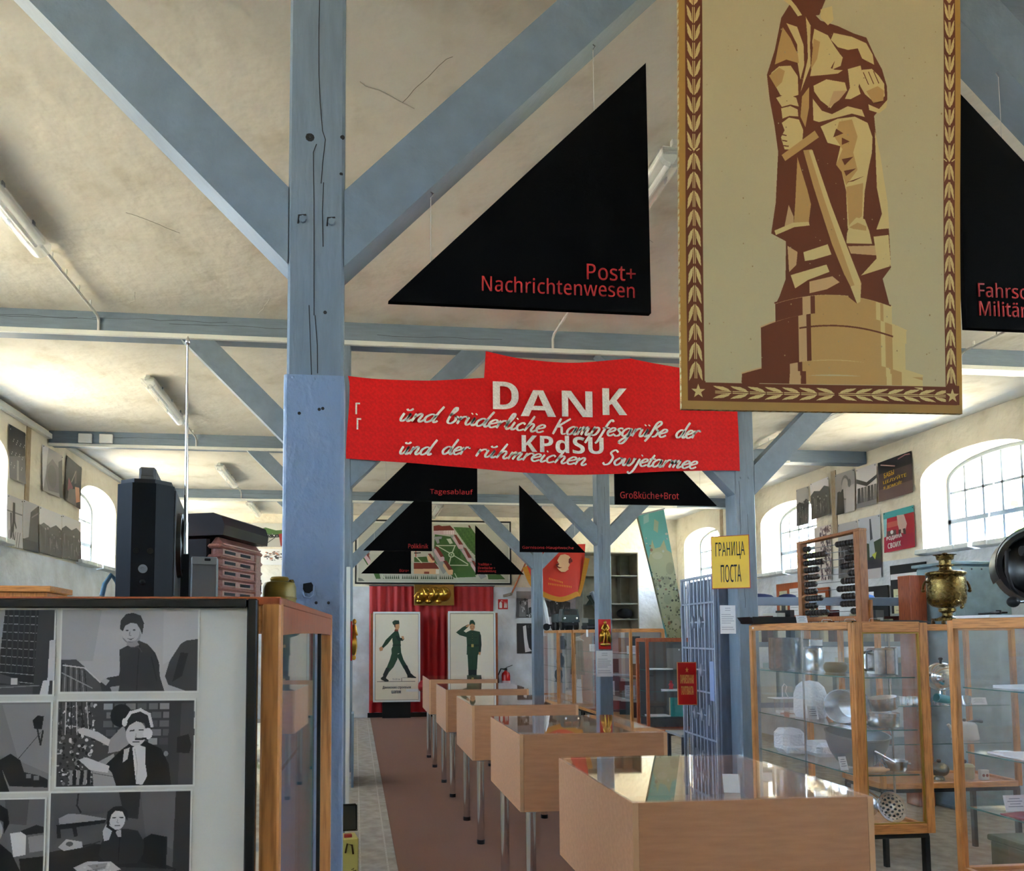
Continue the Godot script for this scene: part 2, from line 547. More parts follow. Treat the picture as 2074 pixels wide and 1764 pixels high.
	M.cloth_white = mat(Color(0.92, 0.93, 0.94), 0.9, 0, {"bump": "lumps", "bs": 0.5, "scale": Vector3(3, 3, 3)})
	M.leaf = mat(Color(0.36, 0.50, 0.20), 0.7, 0, {"back": Color(0.3, 0.4, 0.1)})
	M.bark = mat(Color(0.33, 0.27, 0.21), 0.9)
	M.yard = mat(Color(0.74, 0.72, 0.64), 0.95, 0, {"tex": "concrete", "scale": Vector3(0.1, 0.1, 0.1), "world": true})
	M.black_matt.metallic_specular = 0.2

# ---------------------------------------------------------------- the hall
const XL := -3.52
const XR := 6.58
const LX := -0.12
const RX := 3.05
const HC := 3.95
const HB := 3.79
const ROWS := [-4.4, -1.08, 2.23, 5.54, 8.85, 12.17]
const ZB := 14.48
const ZF := -4.6
const WIN_L := [13.5, 10.52, 7.1, 3.8, 0.5, -2.8]
const WIN_R := [13.42, 10.6, 7.17, 3.85, 0.53, -2.8]
const SILL := 2.5
const HW := 0.73
const SPRING := 3.34
const CROWN := 3.62

func arch(c: float, hw: float, y0: float, spring: float, crown: float, n := 18) -> PackedVector2Array:
	var p := PackedVector2Array([Vector2(c - hw, y0)])
	for i in n + 1:
		var t := PI - PI * i / n
		p.append(Vector2(c + hw * cos(t), spring + (crown - spring) * pow(max(sin(t), 0.0), 0.8)))
	p.append(Vector2(c + hw, y0))
	return p

func build_structure() -> void:
	# floor, ceiling, walls with real thickness
	struct("floor", mb().box(V((XL + XR) / 2, -0.1, (ZF + ZB) / 2), Vector3(XR - XL + 1.2, 0.2, ZB - ZF + 1.2)), M.floor)
	var cl := struct("ceiling", mb().box(V((XL + XR) / 2, HC + 0.15, (ZF + ZB) / 2), Vector3(XR - XL + 1.2, 0.3, ZB - ZF + 1.2)), M.ceiling)
	struct("wall_back", mb().box(V((XL + XR) / 2, HC / 2, ZB + 0.25), Vector3(XR - XL + 1.2, HC, 0.5)), M.wall)
	struct("wall_front", mb().box(V((XL + XR) / 2, HC / 2, ZF - 0.25), Vector3(XR - XL + 1.2, HC, 0.5)), M.wall)
	for side in 2:
		var wins: Array = WIN_L if side == 0 else WIN_R
		var nm := "wall_left" if side == 0 else "wall_right"
		var x0: float = XL if side == 0 else XR
		var sg := -1.0 if side == 0 else 1.0
		var poly := PackedVector2Array([Vector2(ZB, HC), Vector2(ZB, SILL)])
		for c in wins:
			var a := arch(c, HW, SILL, SPRING, CROWN)
			a.reverse()
			poly.append_array(a)
		poly.append(Vector2(ZF, SILL)); poly.append(Vector2(ZF, HC))
		var t := Transform3D(Basis(Vector3(0, 0, -1), Vector3(0, 1, 0), Vector3(1, 0, 0)), Vector3(x0 + sg * 0.26, 0, 0))
		var w := struct(nm, mb().prism(poly, 0.52, t), M.wall)
		obj("dado", mb().box(Vector3(x0 + sg * 0.26, SILL / 2, -(ZF + ZB) / 2), Vector3(0.52, SILL, ZB - ZF)), M.dado, w)
		var k := 0
		for c in wins:
			make_window(side, c, x0, sg)
			k += 1
	# wainscot edge ledge on both sides is the sill line itself; timber remnants let into the walls under the beams
	for side in 2:
		for d in [5.54, (8.27 if side == 0 else 9.45), (11.9 if side == 0 else 12.6)]:
			var x0: float = XL if side == 0 else XR
			var sg := 1.0 if side == 0 else -1.0
			struct("trim_%d" % (1 + int(d) + side * 20), mb().box(V(x0 + sg * 0.004, 3.4, d), Vector3(0.012, 0.9, 0.1)), M.raw_wood)
	# painted cable duct along the top of the left wall
	struct("trim_30", mb().box(V(XL + 0.03, 3.875, 4.0), Vector3(0.06, 0.06, 9.5), 0.004), M.conduit)
	struct("trim_31", mb().box(V(XL + 0.03, 3.90, 11.6), Vector3(0.06, 0.05, 5.3), 0.004), M.conduit)
	# hairline cracks and trowel ridges in the ceiling plaster
	var gc := RandomNumberGenerator.new(); gc.seed = 17
	for i in 26:
		var p := V(gc.randf_range(-3.2, 3.4), HC + 0.0004, gc.randf_range(1.6, 5.2))
		var dir := Vector3(gc.randf_range(-1, 1), 0, gc.randf_range(-0.5, 0.5)).normalized()
		var pts := []
		for j in 3 + i % 6:
			pts.append(p)
			p += dir * gc.randf_range(0.02, 0.07) + Vector3(gc.randf_range(-0.015, 0.015), 0, gc.randf_range(-0.015, 0.015))
		obj("plaster_crack", mb().tube(pts, 0.0016 if i % 3 else 0.003, 4), M.crack_plaster if i % 3 else M.ceiling, cl)
	# carpet and painted lines
	var cp := obj("aisle_carpet", mb().box(V(1.45, 0.004, 6.6), Vector3(2.3, 0.008, 15.6)), M.carpet)
	tag(cp, "long red-brown carpet runner along the aisle under the vitrines", "carpet")
	for a in [[0.235, 6.6], [0.045, 6.6], [-0.1, 6.6]]:
		var l := struct("trim_%d" % (40 + int(a[0] * 100) + 20), mb().box(V(a[0], 0.001, a[1]), Vector3(0.012, 0.002, 15.0)), M.line_white)
	# beams across the hall with the white cable trunking under their front edge
	for d in ROWS:
		var bm := thing("ceiling_beam", beam_label(d), "beam")
		obj("timber", mb().box(V((XL + XR) / 2, HB + 0.1, d), Vector3(XR - XL - 0.02, 0.2, 0.165), 0.006), M.paint_h, bm)
		obj("cable_trunking", mb().box(V(1.0, HB - 0.006, d - 0.098), Vector3(9.0, 0.034, 0.03), 0.003), M.conduit, bm)
		var g2 := RandomNumberGenerator.new(); g2.seed = int(d * 100)
		for i in 5:
			var x := g2.randf_range(-3, 6)
			var pts := []
			var y := HB + g2.randf_range(0.05, 0.12)
			for j in 9: pts.append(V(x + j * 0.12, y + g2.randf_range(-0.006, 0.006), d - 0.0826))
			obj("crack", mb().tube(pts, 0.0012, 4), M.crack, bm)
	# posts and braces
	for row in 2:
		for d in ROWS:
			make_post(row, d)
	# junction boxes on the beam by the left wall
	for x in [-3.1, -2.87]:
		var jb := obj("junction_box", mb().box(V(x, 3.865, 8.85 - 0.1), Vector3(0.15, 0.11, 0.03), 0.006), M.white_plastic)
		tag(jb, "square white junction box on the beam, %s the window wall" % ("next to" if x < -3 else "second from"), "junction box", "junction boxes on the beam")
	# yard outside, so that daylight is thrown back up through the windows
	var yd := struct("ground", mb().box(Vector3(1, -0.6, -5), Vector3(160, 0.2, 160)), M.yard)
	for i in 7:
		var gg := RandomNumberGenerator.new(); gg.seed = 50 + i
		var at := Vector3(15.0 + gg.randf() * 5, -0.5, -3.0 - i * 4.4)
		make_tree(at, 6.5 + gg.randf() * 2, i)

func beam_label(d: float) -> String:
	var k := ROWS.find(d)
	return ["painted timber ceiling beam behind the viewer's end of the hall", "painted timber ceiling beam just behind the viewer", "grey-blue ceiling beam directly above the hanging rug", "grey-blue ceiling beam above the red banner with a white cable duct", "grey-blue ceiling beam second beyond the red banner's beam side", "grey-blue ceiling beam closest to the back wall with the map"][k]

func make_tree(at: Vector3, h: float, i: int) -> void:
	var t := thing("tree", "leafy green tree outside the arched windows", "tree", at, 0, "trees outside the windows")
	obj("trunk", mb().cyl(Vector3.ZERO, Vector3(0, h * 0.6, 0), 0.18, 0.09, 10), M.bark, t)
	var g2 := RandomNumberGenerator.new(); g2.seed = 90 + i
	var b := mb()
	for k in 900:
		var v := Vector3(g2.randfn(), g2.randfn(), g2.randfn()).normalized() * pow(g2.randf(), 0.4)
		var c := Vector3(0, h * 0.62, 0) + Vector3(v.x * 1.9, v.y * h * 0.36, v.z * 1.9)
		var a := Vector3(g2.randfn(), g2.randfn(), g2.randfn()).normalized() * 0.17
		var e := a.cross(Vector3(g2.randfn(), g2.randfn(), g2.randfn())).normalized() * 0.1
		b.quad(c - a, c + e, c + a, c - e)
	var lf := obj("foliage", b, M.leaf, t)
	lf.set_meta("kind", "stuff")

func make_window(side: int, c: float, x0: float, sg: float) -> void:
	var wn := snode("window_%d" % (1 + side * 10 + (WIN_L if side == 0 else WIN_R).find(c)))
	var xg := x0 + sg * 0.36
	var t := Transform3D(Basis(Vector3(0, 0, -1), Vector3(0, 1, 0), Vector3(1, 0, 0)), Vector3(xg, 0, 0))
	# glass pane
	var y0 := 2.56
	obj("pane", mb().prism(arch(c, HW, y0, SPRING, CROWN), 0.004, t), M.window_glass, wn)
	# arched iron frame
	var fr := mb()
	var a := arch(c, HW - 0.015, y0, SPRING, CROWN - 0.015)
	for i in a.size() - 1:
		fr.bar(t * Vector3(a[i].x, a[i].y, 0), t * Vector3(a[i + 1].x, a[i + 1].y, 0), 0.05, 0.05)
	fr.bar(t * Vector3(c - HW, y0, 0), t * Vector3(c + HW, y0, 0), 0.05, 0.05)
	obj("frame", fr, M.iron_white, wn)
	var top := func(z: float) -> float:
		var q := absf(z - c) / HW
		return SPRING + (CROWN - SPRING) * pow(sqrt(max(0.0, 1 - q * q)), 0.8)
	for i in range(1, 6):
		var z := c - HW + i * 2 * HW / 6.0
		obj("muntin", mb().bar(t * Vector3(z, y0, 0), t * Vector3(z, top.call(z), 0), 0.026, 0.026), M.iron_white, wn)
	obj("muntin", mb().bar(t * Vector3(c - HW, 3.235, 0), t * Vector3(c + HW, 3.235, 0), 0.026, 0.026), M.iron_white, wn)
	obj("transom", mb().bar(t * Vector3(c - HW, 2.90, 0), t * Vector3(c + HW, 2.90, 0), 0.05, 0.05), M.iron_white, wn)
	# pull cord with its catch
	obj("pull_rod", mb().tube([t * Vector3(c - 0.02, CROWN - 0.06, -0.05 * sg), t * Vector3(c + 0.03, 3.3, -0.07 * sg), t * Vector3(c + 0.16, y0 + 0.02, -0.1 * sg)], 0.008, 6), M.white_plastic, wn)
	# sloping sill of brick slips, with a gap in the middle
	var xi := x0 - sg * 0.05
	for h in 2:
		var za := c - HW - 0.06 + h * (HW + 0.08)
		for q in 4:
			var zz := za + (q + 0.5) * (HW + 0.03) / 4.0
			var bb := Basis(Vector3(0, 0, 1), -sg * 0.16 + 0.01 * ((q * 7 + h * 3) % 3 - 1))
			obj("sill_brick", mb().box(V(x0 + sg * 0.13, SILL + 0.012, zz), Vector3(0.42, 0.055, (HW + 0.03) / 4.0 - 0.006), 0.006, bb), M.white_wood, wn)

func make_post(row: int, d: float) -> void:
	var x := LX if row == 0 else RX
	var k := ROWS.find(d)
	var main := row == 0 and k == 2
	var lab := ""
	if row == 0:
		lab = ["painted timber post behind the viewer on the radio side", "painted timber post just behind the viewer on the radio side", "big pale blue timber post with metal sheathing beside the photo cabinet", "pale blue post half hidden behind the big sheathed post", "pale blue post holding the sign Tagesablauf side, behind the sheathed post", "slim blue post nearest the map, hidden behind the sheathed post"][k]
	else:
		lab = ["painted timber post behind the viewer on the kitchen side", "painted timber post just behind the viewer on the kitchen side", "post outside the picture carrying the driving school sign", "pale blue post with the yellow sign", "pale blue post with the gold relief and a white notice", "pale blue post in front of the red flag"][k]
	var p := thing("timber_post", lab, "post", V(x, 0, d))
	obj("shaft", mb().box(Vector3(0, HB / 2, 0), Vector3(0.165, HB, 0.165), 0.008), M.paint, p)
	for s in [-1.0, 1.0]:
		var q := pv([0.0825 * s, 2.695, 1.175 * s, HB, 0.94 * s, HB, 0.0825 * s, 2.93])
		var br := obj("brace", mb().prism(q, 0.12), M.paint_b, p)
		br.position.z = 0.02
	var gg := RandomNumberGenerator.new(); gg.seed = 300 + k * 7 + row
	var f := 0.0829
	if main:
		# long drying cracks, a knot and pegs on the face
		var cr := [[645, -60, 643, 60, 644, 150, 647, 210, 652, 265, 658, 282, 653, 330, 650, 372], [640, 293, 634, 310, 636, 410, 637, 520, 638, 640], [655, 370, 653, 430, 655, 500], [640, 640, 645, 700, 646, 757], [628, 620, 634, 760]]
		for a in cr:
			var pts := []
			for i in range(0, a.size(), 2): pts.append(Vector3((a[i] - 641) / 680.0, px_y(a[i + 1]), f))
			obj("crack", mb().tube(pts, 0.0013, 4), M.crack, p)
		for a in [[627, 280, 0.017], [692, 275, 0.008], [660, 633, 0.007], [690, 350, 0.006]]:
			var kn := obj("knot", mb().lathe(pv([0, 0.001, a[2] * 0.6, 0.002, a[2], 0]), 10, Transform3D(Basis(Vector3(1, 0, 0), PI / 2), Vector3((a[0] - 641) / 680.0, px_y(a[1]), f - 0.0015))), M.knot, p)
		for a in [[614, 448], [672, 450]]:
			var c := Vector3((a[0] - 641) / 680.0, px_y(a[1]), f)
			obj("peg", mb().cyl(c - Vector3(0, 0, 0.01), c + Vector3(0, 0, 0.008), 0.0115, 0.0105, 8), M.paint, p)
			obj("crack", mb().tube([c + Vector3(-0.014, -0.012, 0), c + Vector3(-0.012, 0.014, 0), c + Vector3(0.01, 0.016, 0)], 0.0025, 4), M.crack, p)
		# metal sheathing with rounded edges, nailed on
		var yt := px_y(762)
		var sh := mb()
		var pr := pv([-0.0905, -0.086, -0.0905, 0.078, -0.087, 0.086, -0.08, 0.0895, 0.076, 0.0895, 0.084, 0.086, 0.0865, 0.078, 0.0865, -0.086])
		sh.prism(pr, yt, Transform3D(Basis(Vector3(1, 0, 0), Vector3(0, 0, 1), Vector3(0, -1, 0)), Vector3(0, yt / 2, 0)))
		var so := obj("metal_sheathing", sh, M.paint_metal, p)
		so.set_meta("label", "pale blue painted sheet metal sleeve")
		var fz := 0.0896
		for a in [[598, 768], [640, 770], [678, 770], [671, 1220], [647, 1220]]:
			var c := Vector3((a[0] - 641) / 680.0, px_y(a[1]), fz)
			obj("nail", mb().lathe(pv([0, 0.002, 0.003, 0.0015, 0.0045, 0]), 8, Transform3D(Basis(Vector3(1, 0, 0), PI / 2), c)), M.paint_metal if a[1] < 900 else M.black, p)
		for a in [[611, 840], [650, 831], [657, 829]]:
			var c := Vector3((a[0] - 641) / 680.0, px_y(a[1]), fz)
			obj("nail_hole", mb().lathe(pv([0, 0.0004, 0.004, 0.0004, 0.005, 0]), 8, Transform3D(Basis(Vector3(1, 0, 0), PI / 2), c)), M.black, p)
		# dark plate on the sleeve for the shaded inside of a torn hole, with bent lips
		var hc := Vector3((632 - 641) / 680.0, px_y(1190), fz)
		obj("dark_hole_plate", mb(Transform3D(Basis(), hc)).prism(pv([-0.015, 0.012, 0.008, 0.016, 0.013, 0.008, 0.012, -0.008, 0.002, -0.016, -0.01, -0.014, -0.016, -0.004]), 0.0012), M.black, p)
		obj("bent_lip", mb(Transform3D(Basis(), hc)).tube([Vector3(-0.017, -0.012, 0.002), Vector3(-0.012, -0.026, 0.006), Vector3(0.004, -0.03, 0.007), Vector3(0.018, -0.02, 0.005), Vector3(0.017, 0.006, 0.002)], 0.003, 6), M.paint_metal, p)
	else:
		for i in 3:
			var xx := gg.randf_range(-0.05, 0.05); var y := gg.randf_range(1.2, 3.2)
			var pts := []
			for j in 8: pts.append(Vector3(xx + gg.randf_range(-0.004, 0.004), y + j * 0.06, f))
			obj("crack", mb().tube(pts, 0.0012, 4), M.crack, p)
		for s in [-0.03, 0.035]:
			var c := Vector3(s, 2.83, f)
			obj("peg", mb().cyl(c - Vector3(0, 0, 0.01), c + Vector3(0, 0, 0.006), 0.011, 0.01, 8), M.paint, p)
		if row == 0 and k == 3:
			obj("corner_strip", mb().box(Vector3(0.07, 1.05, 0.088), Vector3(0.03, 2.1, 0.012), 0.003), M.conduit, p)

func px_y(y: float) -> float:
	return 3.5224 - 0.00157 * y + 5.7e-8 * y * y

# ---------------------------------------------------------------- brush handwriting, drawn stroke by stroke
const PEN := {
	"a": [0.95, [0.7, 0.85, 0.4, 1, 0.1, 0.7, 0.05, 0.3, 0.25, 0, 0.55, 0.25, 0.72, 0.9], [0.75, 1, 0.68, 0.3, 0.8, 0, 1, 0.22]],
	"b": [0.9, [0.1, 0.9, 0.45, 1.6, 0.4, 2, 0.22, 1.75, 0.15, 0.5, 0.22, 0.05, 0.5, 0, 0.72, 0.4, 0.65, 0.88, 0.9, 0.8]],
	"c": [0.68, [0.62, 0.8, 0.4, 1, 0.1, 0.65, 0.1, 0.25, 0.35, 0, 0.7, 0.22]],
	"d": [1.0, [0.7, 0.85, 0.4, 1, 0.1, 0.7, 0.05, 0.3, 0.25, 0, 0.55, 0.25, 0.72, 0.9], [1.0, 2, 0.82, 1.2, 0.72, 0.3, 0.85, 0, 1.05, 0.22]],
	"e": [0.7, [0.1, 0.42, 0.55, 0.65, 0.6, 0.9, 0.35, 1, 0.1, 0.65, 0.1, 0.25, 0.35, 0, 0.7, 0.25]],
	"f": [0.68, [0.85, 1.75, 0.65, 2, 0.45, 1.6, 0.3, 0.5, 0.15, -0.7, 0, -1], [0.1, 0.95, 0.75, 1]],
	"g": [0.95, [0.7, 0.85, 0.4, 1, 0.1, 0.7, 0.05, 0.3, 0.25, 0, 0.55, 0.25, 0.72, 0.9], [0.75, 1, 0.62, -0.4, 0.35, -0.95, 0.05, -0.75, 0.4, -0.2, 1, 0.3]],
	"h": [0.95, [0.38, 2, 0.12, 0], [0.15, 0.5, 0.45, 1, 0.66, 0.8, 0.6, 0.25, 0.75, 0, 0.95, 0.22]],
	"i": [0.48, [0.2, 1, 0.12, 0.3, 0.25, 0, 0.5, 0.25], [0.25, 1.38, 0.29, 1.5]],
	"j": [0.45, [0.3, 1, 0.15, -0.5, -0.1, -1, -0.35, -0.75], [0.35, 1.38, 0.39, 1.5]],
	"K": [1.15, [0.15, 2, 0, 0], [1.0, 2, 0.2, 1, 0.5, 0.9, 0.8, 0.1, 1.12, 0.12]],
	"l": [0.5, [0.05, 0.2, 0.42, 1.5, 0.4, 2, 0.22, 1.85, 0.15, 0.5, 0.3, 0, 0.55, 0.25]],
	"m": [1.15, [0.15, 1, 0.08, 0], [0.1, 0.5, 0.4, 1, 0.5, 0.8, 0.42, 0], [0.45, 0.5, 0.75, 1, 0.88, 0.8, 0.8, 0.2, 0.92, 0, 1.15, 0.25]],
	"n": [0.92, [0.15, 1, 0.08, 0], [0.1, 0.5, 0.45, 1, 0.62, 0.8, 0.55, 0.2, 0.7, 0, 0.92, 0.25]],
	"o": [0.78, [0.4, 1, 0.1, 0.6, 0.1, 0.25, 0.35, 0, 0.65, 0.35, 0.65, 0.8, 0.4, 1, 0.8, 0.85]],
	"p": [0.85, [0.25, 1.1, 0.1, 0, -0.05, -1], [0.15, 0.6, 0.45, 1, 0.7, 0.75, 0.6, 0.2, 0.35, 0, 0.12, 0.2]],
	"r": [0.62, [0.15, 1, 0.08, 0], [0.1, 0.5, 0.35, 0.95, 0.6, 1, 0.66, 0.82]],
	"s": [0.65, [0.62, 0.88, 0.4, 1, 0.2, 0.8, 0.5, 0.4, 0.45, 0.1, 0.2, 0, 0.02, 0.15]],
	"ß": [0.9, [-0.12, -0.6, 0.15, 0.3, 0.3, 1.6, 0.55, 2, 0.75, 1.7, 0.45, 1.1, 0.75, 0.7, 0.65, 0.15, 0.35, 0]],
	"t": [0.5, [0.35, 1.6, 0.15, 0.35, 0.28, 0, 0.55, 0.25], [0.02, 1, 0.6, 1.05]],
	"u": [0.92, [0.15, 1, 0.1, 0.3, 0.25, 0, 0.5, 0.3, 0.65, 1], [0.65, 1, 0.6, 0.25, 0.72, 0, 0.95, 0.25]],
	"ü": [0.92, [0.15, 1, 0.1, 0.3, 0.25, 0, 0.5, 0.3, 0.65, 1], [0.65, 1, 0.6, 0.25, 0.72, 0, 0.95, 0.25], [0.25, 1.4, 0.28, 1.52], [0.6, 1.4, 0.63, 1.52]],
	"ŭ": [0.92, [0.15, 1, 0.1, 0.3, 0.25, 0, 0.5, 0.3, 0.65, 1], [0.65, 1, 0.6, 0.25, 0.72, 0, 0.95, 0.25], [0.2, 1.55, 0.3, 1.38, 0.5, 1.38, 0.65, 1.58]],
	"w": [1.15, [0.1, 1, 0.1, 0.3, 0.25, 0, 0.5, 0.4, 0.52, 1, 0.5, 0.3, 0.7, 0, 0.95, 0.5, 0.95, 1, 1.12, 0.85]],
	"S": [0.98, [0.98, 1.7, 0.65, 2, 0.35, 1.6, 0.7, 1, 0.6, 0.2, 0.25, 0, 0, 0.3]],
}

func script_word(parent: Node, txt: String, x0: float, yb0: float, x1: float, yb1: float, xh: float, z: float, m: Material) -> void:
	var total := 0.0
	for ch in txt: total += PEN[ch][0]
	var sx := (x1 - x0) / (total + 0.2)
	var b := mb()
	var at := 0.0
	for ch in txt:
		var gl: Array = PEN[ch]
		for s in range(1, gl.size()):
			var c := Curve2D.new()
			var a: Array = gl[s]
			var q := PackedVector2Array()
			for i in range(0, a.size(), 2):
				var ux: float = (at + a[i] + 0.32 * a[i + 1])
				var px := x0 + ux * sx
				q.append(Vector2(px, lerpf(yb0, yb1, clampf((px - x0) / (x1 - x0), 0, 1)) + a[i + 1] * xh))
			# smooth the polyline
			var sm := PackedVector2Array()
			for i in q.size() - 1:
				var p0 := q[max(i - 1, 0)]; var p1 := q[i]; var p2 := q[i + 1]; var p3 := q[min(i + 2, q.size() - 1)]
				for k in 5: sm.append(p1.cubic_interpolate(p2, p0, p3, k / 5.0))
			sm.append(q[q.size() - 1])
			var lf := []; var rt := []
			for i in sm.size():
				var d := (sm[min(i + 1, sm.size() - 1)] - sm[max(i - 1, 0)]).normalized()
				var w := xh * (0.085 + 0.075 * absf(d.y)) * (0.75 if (i == 0 or i == sm.size() - 1) else 1.0)
				var n := Vector2(-d.y, d.x) * w
				lf.append(sm[i] + n); rt.append(sm[i] - n)
			for i in sm.size() - 1:
				b.quad(Vector3(rt[i].x, rt[i].y, z), Vector3(rt[i + 1].x, rt[i + 1].y, z), Vector3(lf[i + 1].x, lf[i + 1].y, z), Vector3(lf[i].x, lf[i].y, z))
		at += gl[0]
	obj("lettering", b, m, parent)

# ---------------------------------------------------------------- lettering that fills a given rectangle
func fit_text(parent: Node, txt: String, font: Font, m: Material, x0: float, y0: float, x1: float, y1: float, z: float, shear := 0.0, tilt := 0.0, depth := 0.0016) -> MeshInstance3D:
	var tm := TextMesh.new()
	tm.font = font; tm.font_size = 64; tm.text = txt; tm.pixel_size = 0.01; tm.depth = 0.16; tm.curve_step = 2.0
	tm.horizontal_alignment = HORIZONTAL_ALIGNMENT_LEFT
	var st := SurfaceTool.new()
	st.begin(Mesh.PRIMITIVE_TRIANGLES)
	st.append_from(tm, 0, Transform3D(Basis(Vector3(1, 0, 0), Vector3(shear, 1, 0), Vector3(0, 0, 1)), Vector3.ZERO))
	var am := st.commit()
	var bb := am.get_aabb()
	var s := Vector3((x1 - x0) / bb.size.x, (y1 - y0) / bb.size.y, depth / 0.16)
	var st2 := SurfaceTool.new()
	st2.begin(Mesh.PRIMITIVE_TRIANGLES)
	st2.append_from(am, 0, Transform3D(Basis(Vector3(s.x, tilt * s.x, 0), Vector3(0, s.y, 0), Vector3(0, 0, s.z)), Vector3(x0 - bb.position.x * s.x, y0 - bb.position.y * s.y - tilt * s.x * bb.position.x, z)))
	st2.generate_normals()
	return obj("lettering", st2.commit(), m, parent)

func triangle_sign(label: String, d: float, flip: bool, lines: Array, wire_to: float) -> void:
	# lines: [text, x0, y0, x1, y1] in the sign's own metres, origin at the right-angled corner
	var x0 := 0.915 if not flip else 1.99
	var t := thing("hanging_sign", label, "sign", V(x0, 2.6, d), 0, "black triangular signs")
	var s := -1.0 if not flip else 1.0
	obj("panel", mb().prism(pv([0, 0, 0.82 * s, 0.0, 0, 0.82]), 0.02), M.black_matt, t)
	for l in lines: fit_text(t, l[0], sans, M.sign_red, l[1], l[2], l[3], l[4], 0.0112)
	for q in [0.17, 0.69]:
		var y: float = 0.82 - q - 0.004
		var yb: float = 2.695 + (s * (x0 + q * s - (LX if not flip else RX)) * -1.0 - 0.0825) - 2.6
		if not flip: yb = 2.695 + (x0 - q - LX - 0.0825) - 2.6
		else: yb = 2.695 + (RX - 0.0825 - x0 - q) - 2.6
		obj("hanging_wire", mb().tube([Vector3(q * s, y, 0), Vector3(q * s, yb - 0.02, 0.0)], 0.0012, 4), M.cable, t)
		obj("hook", mb().tube([Vector3(q * s, yb - 0.02, 0), Vector3(q * s + 0.008 * -s, yb - 0.008, 0), Vector3(q * s, yb - 0.0025, 0)], 0.002, 5), M.steel, t)

func build_signs() -> void:
	triangle_sign("black triangular sign lettered Post+ Nachrichtenwesen hanging beside the sheathed post", 2.17, false, [["Post+", -0.205, 0.098, -0.048, 0.148], ["Nachrichtenwesen", -0.535, 0.045, -0.052, 0.095]], 0)
	triangle_sign("black triangular sign with Fahrschule Militär lettering beyond the hanging rug", 2.17, true, [["Fahrschule", 0.045, 0.105, 0.34, 0.155], ["Militär", 0.045, 0.042, 0.215, 0.094]], 0)
	triangle_sign("black triangular sign lettered Tagesablauf behind the red banner", 5.46, false, [["Tagesablauf", -0.36, 0.042, -0.035, 0.092]], 0)
	triangle_sign("black triangular sign lettered Großküche+Brot behind the red banner", 5.46, true, [["Großküche+Brot", 0.04, 0.045, 0.51, 0.1]], 0)
	triangle_sign("black triangular sign lettered Poliklinik", 8.77, false, [["Poliklinik", -0.285, 0.03, -0.045, 0.088]], 0)
	triangle_sign("black triangular sign lettered Garnisons-Hauptwache", 8.77, true, [["Garnisons-Hauptwache", 0.03, 0.03, 0.67, 0.075]], 0)
	triangle_sign("black triangular sign lettered Büro+ in front of the map", 12.09, false, [["Büro+", -0.19, 0.03, -0.035, 0.075]], 0)
	triangle_sign("black triangular sign lettered Tradition, Ehrenbücher, Dienstkleidung", 12.09, true, [["Tradition +", 0.04, 0.145, 0.27, 0.19], ["Ehrenbücher +", 0.04, 0.085, 0.33, 0.13], ["Dienstkleidung", 0.04, 0.025, 0.345, 0.075]], 0)
	build_banner()
	build_rug()

